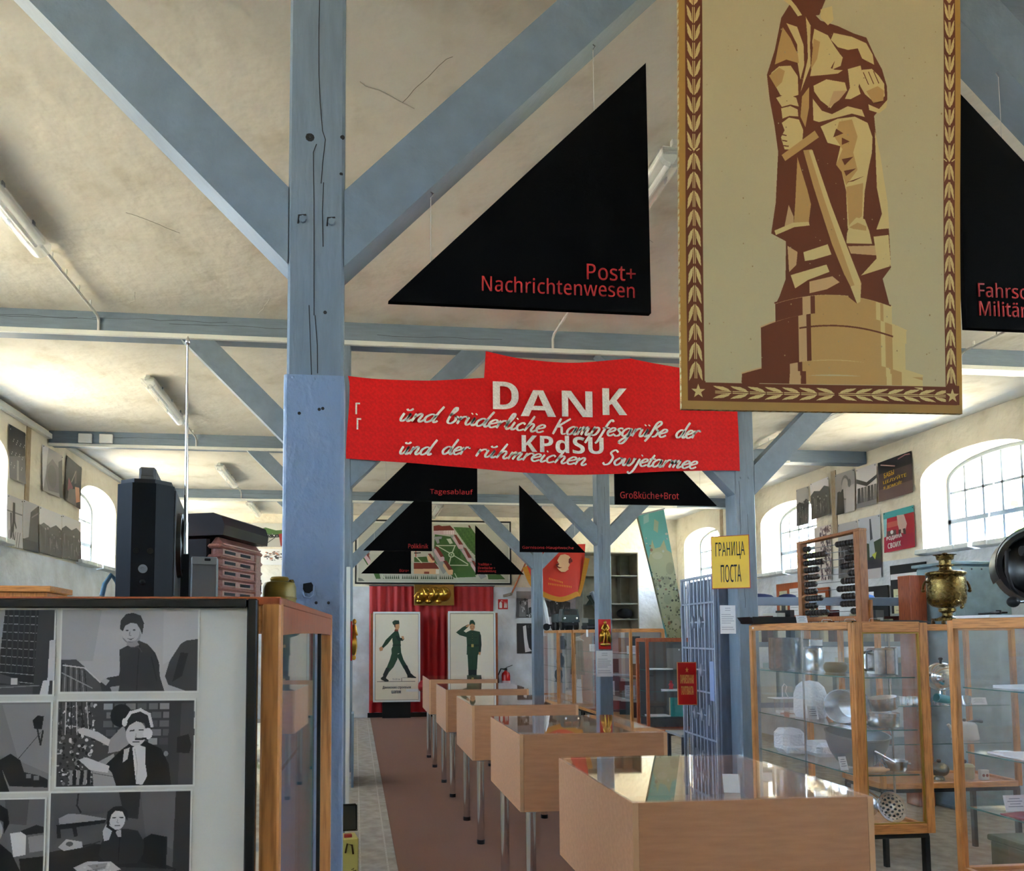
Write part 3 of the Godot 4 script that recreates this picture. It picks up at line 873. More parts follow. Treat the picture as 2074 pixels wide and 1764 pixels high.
func build_banner() -> void:
	var t := thing("cloth_banner", "red cloth banner with white painted slogan DANK strung between two posts", "banner", V(0, 0, 5.43))
	var top_y := func(x: float, up: bool) -> float:
		if not up: return 3.528 - 0.028 * sin(PI * clampf((x + 0.06) / 1.03, 0, 1)) + 0.02 * clampf((x + 0.06) / 1.03, 0, 1)
		var q := (x - 0.985) / 2.0
		return 3.757 - 0.06 * absf(sin(PI * q * 1.75)) - 0.02 * q
	var bot_y := func(x: float) -> float:
		var q := (x + 0.06) / 3.06
		return 2.90 - 0.055 * sin(PI * min(q * 1.02, 1.0)) - 0.028 * q + 0.012 * sin(q * 9.0)
	var fn := func(u: float, v: float) -> Vector3:
		var i := u * 72.0
		var x: float
		var up := i > 24.5
		if not up: x = lerpf(-0.06, 0.969, i / 24.0)
		else: x = lerpf(0.983, 2.985 + 0.015 * v, (i - 25.0) / 47.0)
		if i < 0.5: x += 0.012 * sin(v * 5.0)
		var y0: float = top_y.call(x, up)
		var y1: float = bot_y.call(x)
		var y: float
		if v < 0.25:
			y = lerpf(y0, min(y0, 3.47), v / 0.25)
		else:
			y = lerpf(min(y0, 3.47), y1, (v - 0.25) / 0.75)
		var z := 0.006 * sin(x * 5.0 + y * 3.0) + 0.004 * sin(x * 13.0 - y * 8.0)
		return Vector3(x, y, z)
	obj("cloth", mb().grid(fn, 72, 24, 0.004), M.red_cloth, t)
	# z coordinates of the enlarged view -> metres
	var wx := func(zx: float) -> float: return -0.059 + (690 + zx / 2.469 - 705) * 0.003862
	var wy := func(zx: float, zy: float) -> float: return 3.528 - (690 + zy / 2.469 - 762) * 0.003755 + 0.00001 * (690 + zx / 2.469 - 705) * 2.0
	var put := func(txt: String, fo: Font, x0: float, y0: float, x1: float, y1: float, sh: float, ti: float) -> void:
		fit_text(t, txt, fo, M.white_paint, wx.call(x0), wy.call((x0 + x1) / 2, y1), wx.call(x1), wy.call((x0 + x1) / 2, y0), 0.0125, sh, ti, 0.001)
	put.call("D", sans_bold, 735, 187, 862, 328, 0.0, 0.0)
	put.call("A", sans_bold, 872, 226, 1048, 360, 0.0, 0.0)
	put.call("N", sans_bold, 1078, 224, 1232, 357, 0.0, 0.0)
	put.call("K", sans_bold, 1283, 206, 1408, 344, 0.0, 0.02)
	put.call("KPdSU", sans_bold, 875, 452, 1285, 542, 0.0, -0.01)
	var pen := func(txt: String, x0: float, b0: float, x1: float, b1: float, xh: float) -> void:
		script_word(t, txt, wx.call(x0), wy.call(x0, b0), wx.call(x1), wy.call(x1, b1), xh * 0.00154, 0.0128, M.white_paint)
	pen.call("ŭnd", 276, 399, 470, 403, 40.0)
	pen.call("brüderliche", 500, 402, 992, 444, 40.0)
	pen.call("Kampfesgrüße", 1030, 448, 1612, 452, 40.0)
	pen.call("der", 1652, 452, 1776, 455, 40.0)
	pen.call("ŭnd", 276, 563, 440, 566, 38.0)
	pen.call("der", 482, 560, 612, 562, 38.0)
	pen.call("rŭhmreichen", 645, 568, 1205, 606, 38.0)
	pen.call("Sowjetarmee", 1275, 598, 1764, 612, 38.0)
	# two bent remnants of lettering at the post
	for a in [[72, 313, 372], [78, 390, 446]]:
		var b := mb()
		b.box(Vector3(wx.call(a[0] + 4.0), wy.call(a[0], (a[1] + a[2]) / 2.0), 0.0125), Vector3(0.012, 0.085, 0.001))
		b.box(Vector3(wx.call(a[0] + 12.0), wy.call(a[0], a[1] + 4.0), 0.0125), Vector3(0.03, 0.012, 0.001))
		obj("lettering", b, M.white_paint, t)

func build_rug() -> void:
	var t := thing("hanging_rug", "woven beige wall rug with a brown coated figure on a round pedestal", "rug", V(0, 0, 2.1))
	var k := 2.1 / 2.05
	var fn := func(u: float, v: float) -> Vector3:
		var bl := Vector2(0.955, 2.262); var br := Vector2(1.855, 2.274)
		var tl := Vector2(0.979, 3.89); var tr := Vector2(1.93, 3.93)
		var p := tl.lerp(bl, v).lerp(tr.lerp(br, v), u)
		return Vector3(p.x * k, 1.6 + (p.y - 1.6) * k, 0.004 * sin(v * 7.0) + 0.003 * sin(u * 6.0 + v * 3.0))
	# z-space of the enlarged view: x 47..1993, y from the top (hidden by the frame) to 2829
	var bg := rgb(184, 168, 128); var dk := rgb(104, 52, 25); var md := rgb(182, 142, 84); var lt := rgb(204, 178, 118); var md2 := rgb(192, 154, 106)
	var P := Paint.new(1024, 1860, 42, -712, 1996, 2840, bg)
	# border
	P.rect(42, -712, 84, 2840, rgb(168, 126, 58)); P.rect(1955, -712, 1996, 2840, rgb(168, 126, 58)); P.rect(42, 2782, 1996, 2840, rgb(162, 124, 66)); P.rect(42, -712, 1996, -650, rgb(162, 124, 66))
	P.rect(84, -650, 198, 2782, dk); P.rect(1876, -650, 1958, 2782, dk); P.rect(84, 2664, 1958, 2782, dk); P.rect(84, -650, 1958, -560, dk)
	var leaf := func(cx: float, cy: float, dx: float, dy: float, w: float) -> void:
		# one pair of leaves; (dx, dy) points the way the leaves open, w is the half width of the band
		var px := -dy; var py := dx
		for s in [-1.0, 1.0]:
			var q := []
			for c in [[0.16, 0.02], [0.5, 0.14], [0.8, 0.42], [0.92, 0.99], [0.62, 0.82], [0.3, 0.5]]:
				q.append(cx + px * s * w * c[0] + dx * 125.0 * c[1]); q.append(cy + py * s * w * c[0] + dy * 125.0 * c[1])
			P.poly(q, lt)
			P.line([cx + px * s * w * 0.12, cy + py * s * w * 0.12, cx + px * s * w * 0.12 + dx * 105, cy + py * s * w * 0.12 + dy * 105], 6, lt)
	for xx in [140.0, 1917.0]:
		var hw := 50.0 if xx < 500 else 38.0
		for i in 15:
			leaf.call(xx, 1095.0 - i * 125.0, 0.0, -1.0, hw)
		for i in 12:
			leaf.call(xx, 1120.0 + i * 128.0, 0.0, 1.0, hw)
		P.poly([xx - 8, 1085, xx + 8, 1085, xx, 1110], lt)
		P.line([xx - 35, 1088, xx - 20, 1100], 8, lt); P.line([xx + 35, 1088, xx + 20, 1100], 8, lt)
	for i in 7:
		leaf.call(1085.0 - i * 118.0, 2723.0, -1.0, 0.0, 46.0)
		leaf.call(1120.0 + i * 112.0, 2723.0, 1.0, 0.0, 46.0)
	for c in [[155.0, 2720.0], [1925.0, 2720.0]]:
		P.rect(c[0] - 50, c[1] - 70, c[0] + 50, c[1] + 60, dk)
		var q := []
		for i in 10:
			var r := 50.0 if i % 2 == 0 else 20.0
			q.append(c[0] + r * sin(TAU * i / 10.0)); q.append(c[1] - r * cos(TAU * i / 10.0))
		P.poly(q, lt)
	# the figure: dark mass first, then the lit cloth
	P.poly([735, 150, 690, 380, 636, 555, 655, 720, 690, 900, 716, 1080, 700, 1428, 668, 1640, 770, 1690, 765, 1950, 720, 2070, 690, 2130, 1490, 2130, 1440, 1930, 1500, 1850, 1490, 1620, 1470, 1400, 1405, 1000, 1385, 800, 1478, 690, 1475, 590, 1440, 470, 1390, 380, 1330, 250, 1240, 225, 1130, 180, 1010, 150, 960, 100, 870, 60, 800, 40], dk)
	# head with a peaked cap (above the edge of the picture)
	P.poly([800, 60, 790, -130, 830, -260, 930, -300, 1040, -280, 1075, -190, 1060, -40, 1000, 110, 900, 130], dk)
	P.poly([850, -80, 850, -170, 900, -200, 1020, -200, 1045, -140, 1020, -60, 950, -20, 890, -30], lt)
	P.poly([800, -200, 840, -290, 940, -330, 1050, -295, 1090, -200, 980, -220, 890, -210], md)
	P.poly([720, 0, 800, 60, 850, 130, 880, 120, 840, 60, 770, -20], lt)
	P.poly([1010, 70, 1090, 40, 1100, 140, 1060, 180, 1010, 130], lt)
	# lapels and tunic
	P.poly([770, 185, 845, 205, 890, 330, 895, 470, 868, 575, 850, 470, 845, 330], lt)
	P.poly([745, 215, 800, 290, 850, 400, 858, 460, 770, 440, 690, 480, 712, 360], md)
	P.poly([905, 130, 940, 190, 935, 330, 940, 470, 870, 660, 890, 560, 920, 420, 915, 260], lt)
	P.poly([965, 210, 1060, 250, 1110, 330, 1140, 370, 1080, 480, 1110, 490, 1165, 490, 1130, 515, 1040, 530, 935, 545, 960, 420, 950, 300], lt)
	P.poly([960, 280, 1005, 300, 985, 420, 940, 500], md)
	P.poly([1130, 360, 1165, 400, 1150, 460, 1090, 490], lt)
	# forearm and lowered hand
	P.poly([665, 540, 720, 490, 800, 480, 850, 550, 855, 680, 800, 700, 730, 690, 690, 620], lt)
	P.poly([650, 560, 720, 500, 760, 520, 740, 600, 700, 640], md)
	P.poly([700, 710, 770, 680, 840, 700, 858, 760, 800, 750, 740, 770], lt); P.poly([735, 780, 800, 760, 850, 780, 855, 830, 790, 830, 745, 850], lt)
	P.poly([740, 880, 790, 840, 860, 850, 890, 920, 885, 990, 820, 1060, 760, 1060, 735, 980, 760, 930], lt)
	P.line([745, 960, 770, 965], 8, dk); P.line([748, 1000, 775, 1003], 8, dk); P.line([755, 1035, 785, 1038], 8, dk)
	# cloak gathered over the other arm, hand against the chest
	P.poly([1100, 230, 1230, 250, 1330, 290, 1375, 370, 1385, 440, 1300, 400, 1270, 330, 1200, 345, 1130, 330, 1080, 280], lt)
	P.poly([1200, 480, 1290, 450, 1300, 500, 1275, 600, 1290, 650, 1220, 690, 1180, 690, 1215, 610], lt)
	P.poly([1265, 540, 1300, 480, 1370, 470, 1420, 520, 1455, 570, 1460, 660, 1380, 700, 1320, 650, 1290, 600], lt)
	P.poly([1330, 630, 1410, 590, 1455, 620, 1450, 690, 1380, 710], md)
	for i in 3: P.line([1310 + i * 36, 500 - i * 6, 1345 + i * 36, 580 - i * 6], 6, dk)
	P.poly([1345, 720, 1420, 750, 1480, 680, 1470, 740, 1420, 780, 1350, 760], lt)
	# belt, skirt of the tunic
	P.poly([960, 610, 1050, 560, 1180, 575, 1195, 630, 1130, 690, 1080, 760, 1010, 710, 965, 650], lt); P.poly([1100, 640, 1195, 630, 1140, 700, 1060, 760], md2)
	P.poly([955, 700, 1020, 780, 1090, 800, 1200, 740, 1300, 760, 1320, 810, 1230, 790, 1100, 830, 1000, 860, 960, 850], lt)
	P.poly([880, 690, 930, 620, 930, 760, 905, 900, 870, 830], md)
	# far leg with folds
	P.poly([1010, 890, 1130, 830, 1250, 810, 1340, 850, 1375, 950, 1370, 1060, 1345, 1180, 1320, 1330, 1310, 1500, 1305, 1560, 1200, 1590, 1190, 1330, 1160, 1200, 1120, 1150, 1150, 1020, 1060, 1000, 1030, 930], lt)
	P.poly([1140, 850, 1230, 830, 1270, 950, 1240, 1060, 1270, 1180, 1190, 1290, 1160, 1200, 1120, 1150, 1165, 1040, 1110, 960], md)
	P.poly([1190, 1300, 1310, 1270, 1300, 1500, 1210, 1580], md)
	for a in [[1120, 900, 1170, 930, 1100, 960], [1160, 960, 1215, 985, 1160, 1010], [1160, 1110, 1240, 1090, 1180, 1150], [1175, 1190, 1260, 1170, 1190, 1225], [1190, 1270, 1320, 1220, 1240, 1260]]: P.poly(a, dk)
	P.poly([1215, 1560, 1260, 1510, 1320, 1520, 1350, 1600, 1370, 1690, 1190, 1690, 1195, 1620], lt); P.poly([1210, 1580, 1270, 1545, 1330, 1570, 1330, 1600, 1240, 1590], md)
	# coat skirts
	P.poly([850, 1110, 920, 1330, 945, 1428, 930, 1550, 825, 1570, 835, 1428], md); P.poly([790, 1440, 825, 1520, 825, 1575, 760, 1590], md2)
	P.poly([690, 1620, 820, 1560, 930, 1550, 935, 1575, 830, 1590, 700, 1650], lt)
	P.poly([1390, 900, 1430, 1080, 1480, 1400, 1490, 1580, 1400, 1590, 1440, 1480, 1405, 1300], lt)
	# sword, point down
	P.poly([740, 1100, 970, 920, 1000, 965, 765, 1140], md); P.poly([890, 1060, 950, 1050, 1080, 1428, 1290, 1960, 1280, 2090, 1255, 2100, 1210, 2000, 1090, 1700, 960, 1300], md)
	P.poly([930, 1060, 955, 1055, 1085, 1428, 1285, 1950, 1270, 2090, 1250, 2000, 1040, 1400], lt)
	# broken blocks at the feet
	P.poly([890, 1760, 1060, 1700, 1085, 1770, 960, 1810, 900, 1820], lt); P.poly([800, 1920, 1050, 1840, 1070, 1890, 920, 1950, 830, 2010], lt); P.poly([930, 1960, 1090, 1920, 1140, 1960, 1050, 2010, 930, 2040], md2)
	P.poly([1200, 1710, 1410, 1700, 1410, 1770, 1220, 1760], md2); P.poly([1380, 1640, 1485, 1625, 1500, 1840, 1290, 1910, 1400, 1790], lt); P.poly([780, 1720, 850, 1760, 840, 1850, 790, 1900], md2)
	# round pedestal in three steps
	var drum := func(y0: float, y1: float, xl: float, xr: float, bow: float, d1: float, e1: float, e2: float) -> void:
		var top := func(x: float) -> float: return y0 + bow * pow((x - 1090.0) / 420.0, 2.0)
		var bot := func(x: float) -> float: return y1 + bow * pow((x - 1090.0) / 420.0, 2.0)
		var seg := func(xa: float, xb: float, c: Color) -> void:
			var q := []
			for i in 9:
				var x := lerpf(xa, xb, i / 8.0); q.append(x); q.append(top.call(x))
			for i in 9:
				var x := lerpf(xb, xa, i / 8.0); q.append(x); q.append(bot.call(x))
			P.poly(q, c)
		seg.call(xl, d1, dk); seg.call(d1, d1 + 55, md2); seg.call(d1 + 55, d1 + 85, dk); seg.call(d1 + 85, e1, md); seg.call(e1, e1 + 30, lt); seg.call(e1 + 30, e2, md); seg.call(e2, xr, lt)
		var q2 := []
		for i in 20:
			var x := lerpf(d1, xr, i / 19.0); q2.append(x); q2.append(top.call(x))
		P.line(q2, 9, lt)
		var q3 := []
		for i in 8:
			var x := lerpf(xl, d1, i / 7.0); q3.append(x); q3.append(top.call(x))
		P.line(q3, 9, md2)
	drum.call(2490.0, 2590.0, 455.0, 1710.0, 45.0, 785.0, 1450.0, 1560.0)
	P.rect(200, 2660, 1876, 2668, dk)
	P.poly([455, 2600, 1710, 2600, 1710, 2656, 455, 2656], md); P.poly([455, 2600, 785, 2560, 780, 2656, 450, 2656], dk); P.poly([785, 2570, 855, 2570, 855, 2656, 778, 2656], md2); P.poly([862, 2570, 895, 2570, 895, 2656, 858, 2656], dk); P.poly([1560, 2580, 1710, 2620, 1710, 2656, 1560, 2656], lt); P.poly([1455, 2580, 1490, 2580, 1490, 2656, 1455, 2656], lt)
	drum.call(2255.0, 2490.0, 590.0, 1590.0, 62.0, 850.0, 1420.0, 1500.0)
	drum.call(2165.0, 2258.0, 590.0, 1600.0, 80.0, 850.0, 1420.0, 1500.0)
	drum.call(2045.0, 2170.0, 690.0, 1500.0, 78.0, 880.0, 1390.0, 1440.0)
	var q4 := []
	for i in 24:
		var x := lerpf(690, 1490, i / 23.0); q4.append(x); q4.append(2042 + 78.0 * pow((x - 1090.0) / 420.0, 2.0))
	P.line(q4, 10, dk)
	var q5 := []
	for i in 24:
		var x := lerpf(860, 1500, i / 23.0); q5.append(x); q5.append(2258 + 70.0 * pow((x - 1090.0) / 420.0, 2.0))
	P.line(q5, 11, dk)
	P.poly([1210, 1990, 1290, 1960, 1282, 2090, 1258, 2105], lt); P.poly([1165, 1890, 1215, 1990, 1258, 2105, 1200, 2060], dk)
	P.speckle(160, 2, 5, [rgb(160, 140, 104), rgb(150, 122, 80)], 5, 210, -600, 1870, 2640)
	var m := print_mat(P.done(0.75), 0.95)
	m.detail_enabled = true
	m.detail_albedo = N.carpet
	m.detail_blend_mode = BaseMaterial3D.BLEND_MODE_MUL
	m.uv2_scale = Vector3(4, 8, 1)
	m.detail_uv_layer = BaseMaterial3D.DETAIL_UV_1
	m.detail_enabled = false
	m.heightmap_enabled = false
	obj("weave", mb().grid(fn, 16, 30, 0.012), m, t)
	var b := mb()
	b.box(Vector3(1.48, 3.9, -0.02), Vector3(0.9, 0.04, 0.03), 0.003)
	obj("batten", b, M.raw_wood, t)

# ---------------------------------------------------------------- low table vitrines in the aisle
func build_vitrines() -> void:
	var w := 0.831; var dp := 0.864; var h := 0.413; var top := 1.05
	var t := thing("table_vitrine", "beech table vitrine with a white card on its glass, nearest the viewer", "vitrine", Vector3.ZERO, 0, "table vitrines along the aisle")
	var yb := top - h
	var th := 0.02
	var yc := top - h / 2
	# origin: middle of the front edge on the floor; the case reaches back along -z
	obj("front_panel", mb().box(Vector3(0, yc, -th / 2), Vector3(w - 2 * th, h, th), 0.0012), M.beech, t)
	obj("back_panel", mb().box(Vector3(0, yc, -dp + th / 2), Vector3(w - 2 * th, h, th), 0.0012), M.beech, t)
	for s in [-1.0, 1.0]:
		obj("side_panel", mb().box(Vector3(s * (w / 2 - th / 2), yc, -dp / 2), Vector3(th, h, dp), 0.0015), M.beech, t)
		var e := obj("edge_band", mb().box(Vector3(s * (w / 2 - th / 2), yc, 0.0006), Vector3(th, h - 0.002, 0.0012)), M.beech_edge, t)
	obj("base_board", mb().box(Vector3(0, yb + 0.012, -dp / 2), Vector3(w - 2 * th, 0.02, dp - 2 * th)), M.beech, t)
	obj("display_bed", mb().box(Vector3(0, yb + 0.24, -dp / 2), Vector3(w - 2 * th - 0.002, 0.012, dp - 2 * th - 0.002)), M.beech, t)
	obj("glass_lid", mb().box(Vector3(0, top + 0.003, -dp / 2), Vector3(w - 0.004, 0.005, dp - 0.004)), M.pane, t)
	for a in [[-0.2, -0.008], [0.25, -0.008], [0.25, -dp + 0.008], [w / 2 - 0.01, -0.3]]:
		obj("clip", mb().box(Vector3(a[0], top + 0.004, a[1]), Vector3(0.016, 0.012, 0.016), 0.002), M.pane_green, t)
	for sx in [-1.0, 1.0]:
		for sz in [0, 1]:
			var c := Vector3(sx * (w / 2 - 0.075), 0, -0.075 - sz * (dp - 0.15))
			var lg := obj("leg", mb().cyl(c + Vector3(0, 0.03, 0), c + Vector3(0, yb, 0), 0.028, 0.028, 20), M.chrome, t)
			obj("foot", mb().cyl(c, c + Vector3(0, 0.032, 0), 0.03, 0.03, 16), M.black, lg)
			obj("top_plate", mb().cyl(c + Vector3(0, yb - 0.01, 0), c + Vector3(0, yb, 0), 0.045, 0.045, 16), M.steel, lg)
	var labs := ["beech table vitrine nearest the viewer, with a white card on its glass", "beech table vitrine second from the viewer in the aisle row", "beech table vitrine in the middle of the aisle row of five", "beech table vitrine fourth from the viewer in the aisle row", "beech table vitrine at the far end of the row, closest to the curtain"]
	var x := 0.889 + w / 2
	t.position = V(x, 0.008, 2.33)
	t.set_meta("label", labs[0])
	for k in range(1, 5): copy_of(t, labs[k], V(x, 0.008, 2.33 + 1.635 * k))
	# documents lying in the cases
	var cols := [Color(0.86, 0.84, 0.78), Color(0.55, 0.16, 0.12), Color(0.75, 0.73, 0.66)]
	for k in 5:
		for j in 3:
			var b := mb().box(V(x - 0.24 + j * 0.24, 0.008 + yb + 0.2515, 2.33 + 1.635 * k + 0.3 + 0.16 * ((j + k) % 2)), Vector3(0.15, 0.006, 0.2), 0.001, Basis(Vector3.UP, 0.1 * (j - 1)))
			var o := obj("display_document", b, mat(cols[(j + k) % 3], 0.8))
			tag(o, ["cream paper", "red booklet", "grey paper"][(j + k) % 3] + " in the vitrine " + ["nearest the viewer", "second in the aisle", "middle of the row", "fourth in the row", "by the curtain"][k] + ["", ", middle one", ", third one"][j], "document", "documents in the table vitrines")
	# folded card standing on the first case
	var c := thing("label_card", "white folded text card standing on the nearest vitrine's glass", "card", V(1.272, 1.064, 2.42), -0.25)
	obj("sheet", mb().box(Vector3(0, 0.03, 0), Vector3(0.052, 0.062, 0.0015), 0.0, Basis(Vector3.RIGHT, -0.25)), M.paper, c)
	for i in 3: obj("text_line", mb().box(Vector3(-0.004, 0.042 - i * 0.007, 0.0026 - (0.011 - i * 0.0017)), Vector3(0.03, 0.002, 0.0006), 0.0, Basis(Vector3.RIGHT, -0.25)), M.ink, c)

# ---------------------------------------------------------------- glass cabinets on stands
const CT := 1.66
const CB := 0.53

func glass_cabinet(label: String, x0: float, x1: float, zn: float, zf: float, o := {}) -> Node3D:
	var t := thing("glass_cabinet", label, "cabinet", V((x0 + x1) / 2, 0, (zn + zf) / 2), o.get("turn", 0.0), o.get("group", "glass cabinets on stands"))
	var hx := (x1 - x0) / 2; var hz := (zf - zn) / 2
	var top: float = o.get("top", CT); var bot: float = o.get("bot", CB)
	var w: float = o.get("w", 0.032)
	var wood: Material = o.get("wood", M.oak); var wood_x: Material = o.get("wood_x", M.oak_h); var wood_z: Material = o.get("wood_z", M.oak_z)
	for sx in [-1.0, 1.0]:
		for sz in [-1.0, 1.0]:
			var c := Vector3(sx * (hx - w / 2), 0, sz * (hz - w / 2))
			obj("stile", mb().box(c + Vector3(0, (top + bot) / 2, 0), Vector3(w, top - bot, w), 0.003), wood, t)
			if o.get("stand", true):
				obj("leg", mb().box(c + Vector3(-sx * 0.01, bot / 2 - 0.01, -sz * 0.01), Vector3(0.03, bot - 0.02, 0.03), 0.002), M.black, t)
	for y in [top - w / 2, bot + w / 2]:
		for s in [-1.0, 1.0]:
			obj("rail", mb().box(Vector3(0, y, s * (hz - w / 2)), Vector3(2 * hx - 2 * w, w + (0.012 if y > 1 else 0.008), w), 0.003), wood_x, t)
			obj("rail", mb().box(Vector3(s * (hx - w / 2), y, 0), Vector3(w, w + (0.012 if y > 1 else 0.008), 2 * hz - 2 * w), 0.003), wood_z, t)
	obj("top_board", mb().box(Vector3(0, top - 0.006, 0), Vector3(2 * hx - w, 0.01, 2 * hz - w), 0.0), o.get("top_mat", M.pane), t)
	obj("base_board", mb().box(Vector3(0, bot + 0.012, 0), Vector3(2 * hx - 2 * w, 0.014, 2 * hz - 2 * w)), o.get("base_mat", wood_x), t)
	if o.get("stand", true):
		for s in [-1.0, 1.0]:
			obj("stand_bar", mb().box(Vector3(0, bot - 0.016, s * (hz - 0.025)), Vector3(2 * hx - 0.03, 0.03, 0.03), 0.002), M.black, t)
			obj("stand_bar", mb().box(Vector3(s * (hx - 0.025), bot - 0.016, 0), Vector3(0.03, 0.03, 2 * hz - 0.09), 0.002), M.black, t)
	var ih := top - bot - 2 * w; var ic := (top + bot) / 2
	var panes: Array = o.get("panes", [0, 1, 2, 3])
	if 0 in panes: obj("pane", mb().box(Vector3(-hx + w / 2 + 0.004, ic, hz * 0.32), Vector3(0.005, ih, hz * 1.3)), M.pane, t)
	if 0 in panes and hz > 0.3: obj("pane", mb().box(Vector3(-hx + w / 2 - 0.006, ic, -hz * 0.36), Vector3(0.005, ih, hz * 1.22)), M.pane, t)
	if 1 in panes: obj("pane", mb().box(Vector3(hx - w / 2, ic, 0), Vector3(0.005, ih, 2 * hz - 2 * w)), M.pane, t)
	if 2 in panes: obj("pane", mb().box(Vector3(0, ic, hz - w / 2), Vector3(2 * hx - 2 * w, ih, 0.005)), M.pane, t)
	if 3 in panes: obj("pane", mb().box(Vector3(0, ic, -hz + w / 2), Vector3(2 * hx - 2 * w, ih, 0.005)), M.pane, t)
	if o.has("back"): obj("back_board", mb().box(Vector3(hx - w - 0.008 if o.get("back_x", true) else 0.0, ic, 0 if o.get("back_x", true) else -hz + w + 0.008), Vector3(0.01, ih, 2 * hz - 2 * w) if o.get("back_x", true) else Vector3(2 * hx - 2 * w, ih, 0.01)), o.back, t)
	for y in o.get("shelves", [1.358, 1.072, 0.83]):
		var sh := obj("shelf", mb().box(Vector3(0, y, 0), Vector3(2 * hx - 2 * w - 0.01, 0.006, 2 * hz - 2 * w - 0.01)), M.pane_green, t)
		obj("shelf_edge", mb().box(Vector3(-hx + w + 0.004, y, 0), Vector3(0.002, 0.0055, 2 * hz - 2 * w - 0.01)), M.shelf_edge, sh)
		obj("shelf_edge", mb().box(Vector3(0, y, hz - w - 0.004), Vector3(2 * hx - 2 * w - 0.01, 0.0055, 0.002)), M.shelf_edge, sh)
	if o.get("rod", false):
		for q in [-0.02, 0.3]:
			var rx := -hx + w + 0.03 if q < 0.1 else hx - w - 0.008
			obj("support_rod", mb().cyl(Vector3(rx, bot + 0.02, q), Vector3(rx, top - 0.03, q), 0.006, 0.006, 10), M.chrome, t)
	if o.get("door", false):
		var z := hz + 0.011
		for s in [-1.0, 1.0]:
			var st := obj("door_stile", mb().box(Vector3(s * (hx - 0.024), ic, z), Vector3(0.048, top - bot, 0.02), 0.003), M.oak, t)
			obj("gilt_strip", mb().box(Vector3(s * (hx - 0.052), ic, z), Vector3(0.008, top - bot - 0.1, 0.012), 0.002), M.gilt, st)
		for y in [top - 0.026, bot + 0.026]:
			var rl := obj("door_rail", mb().box(Vector3(0, y, z), Vector3(2 * hx - 0.096, 0.052, 0.02), 0.003), M.oak_h, t)
			obj("gilt_strip", mb().box(Vector3(0, y - signf(y - 1.0) * 0.03, z), Vector3(2 * hx - 0.1, 0.008, 0.012), 0.002), M.gilt, rl)
	return t

func build_cabinets() -> void:
	var a := glass_cabinet("glass cabinet full of aluminium kitchenware below the wooden abacus", 2.68, 3.11, 3.75, 4.80, {"rod": true, "door": true})
	obj("label_slip", mb().box(Vector3(-0.2155, CT - 0.02, -0.47), Vector3(0.001, 0.012, 0.02)), M.paper, a)
	glass_cabinet("glass cabinet with white papers below the black searchlight", 2.68, 3.11, 2.36, 3.10, {"wood": M.oak, "stand": true})
	glass_cabinet("glass cabinet of teapots behind the kitchenware, carrying the samovar", 3.62, 4.68, 4.80, 5.23, {"shelves": [1.09, 0.825], "group": "glass cabinets on stands"})
	glass_cabinet("long glass cabinet of books beside the post with the gold relief", 3.22, 3.65, 8.42, 10.70, {"back": mat(Color(0.75, 0.73, 0.70), 0.8)})
	glass_cabinet("narrow glass cabinet between the book cabinet and the flag post", 3.22, 3.65, 10.76, 11.53, {"back": M.red_wood, "shelves": []})
	glass_cabinet("last glass cabinet of the row, behind the post before the flag", 3.22, 3.65, 11.58, 12.83, {})
	glass_cabinet("dark-framed cabinet of telephones and papers beside the barred gate", 3.24, 4.3, 7.98, 8.3, {"wood": M.red_wood, "wood_x": M.red_wood, "wood_z": M.red_wood, "top": 1.55, "bot": 0.50, "shelves": [1.195, 0.955, 0.67], "panes": [2, 1], "back": mat(Color(0.33, 0.34, 0.35), 0.8), "back_x": false})
	# tall cupboard by the radio-side wall, seen only over the photo panel
	var cu := thing("wooden_cupboard", "orange wooden cupboard top showing behind the photo panel", "cupboard", V(-2.35, 0, 5.2), 0.05)
	obj("body", mb().box(Vector3(0, 0.94, 0), Vector3(0.7, 1.88, 0.4), 0.004), M.oak, cu)
	obj("cornice", mb().box(Vector3(0, 1.9, 0), Vector3(0.76, 0.04, 0.44), 0.004), M.oak_h, cu)
	for s in [-1.0, 1.0]:
		var dr := obj("door", mb().box(Vector3(s * 0.17, 0.95, 0.206), Vector3(0.32, 1.7, 0.012), 0.002), M.oak, cu)
		obj("knob", mb().lathe(pv([0, 0.02, 0.01, 0.018, 0.012, 0.01, 0.006, 0]), 10, Transform3D(Basis(Vector3.RIGHT, PI / 2), Vector3(s * 0.03, 1.0, 0.212))), M.brass, dr)

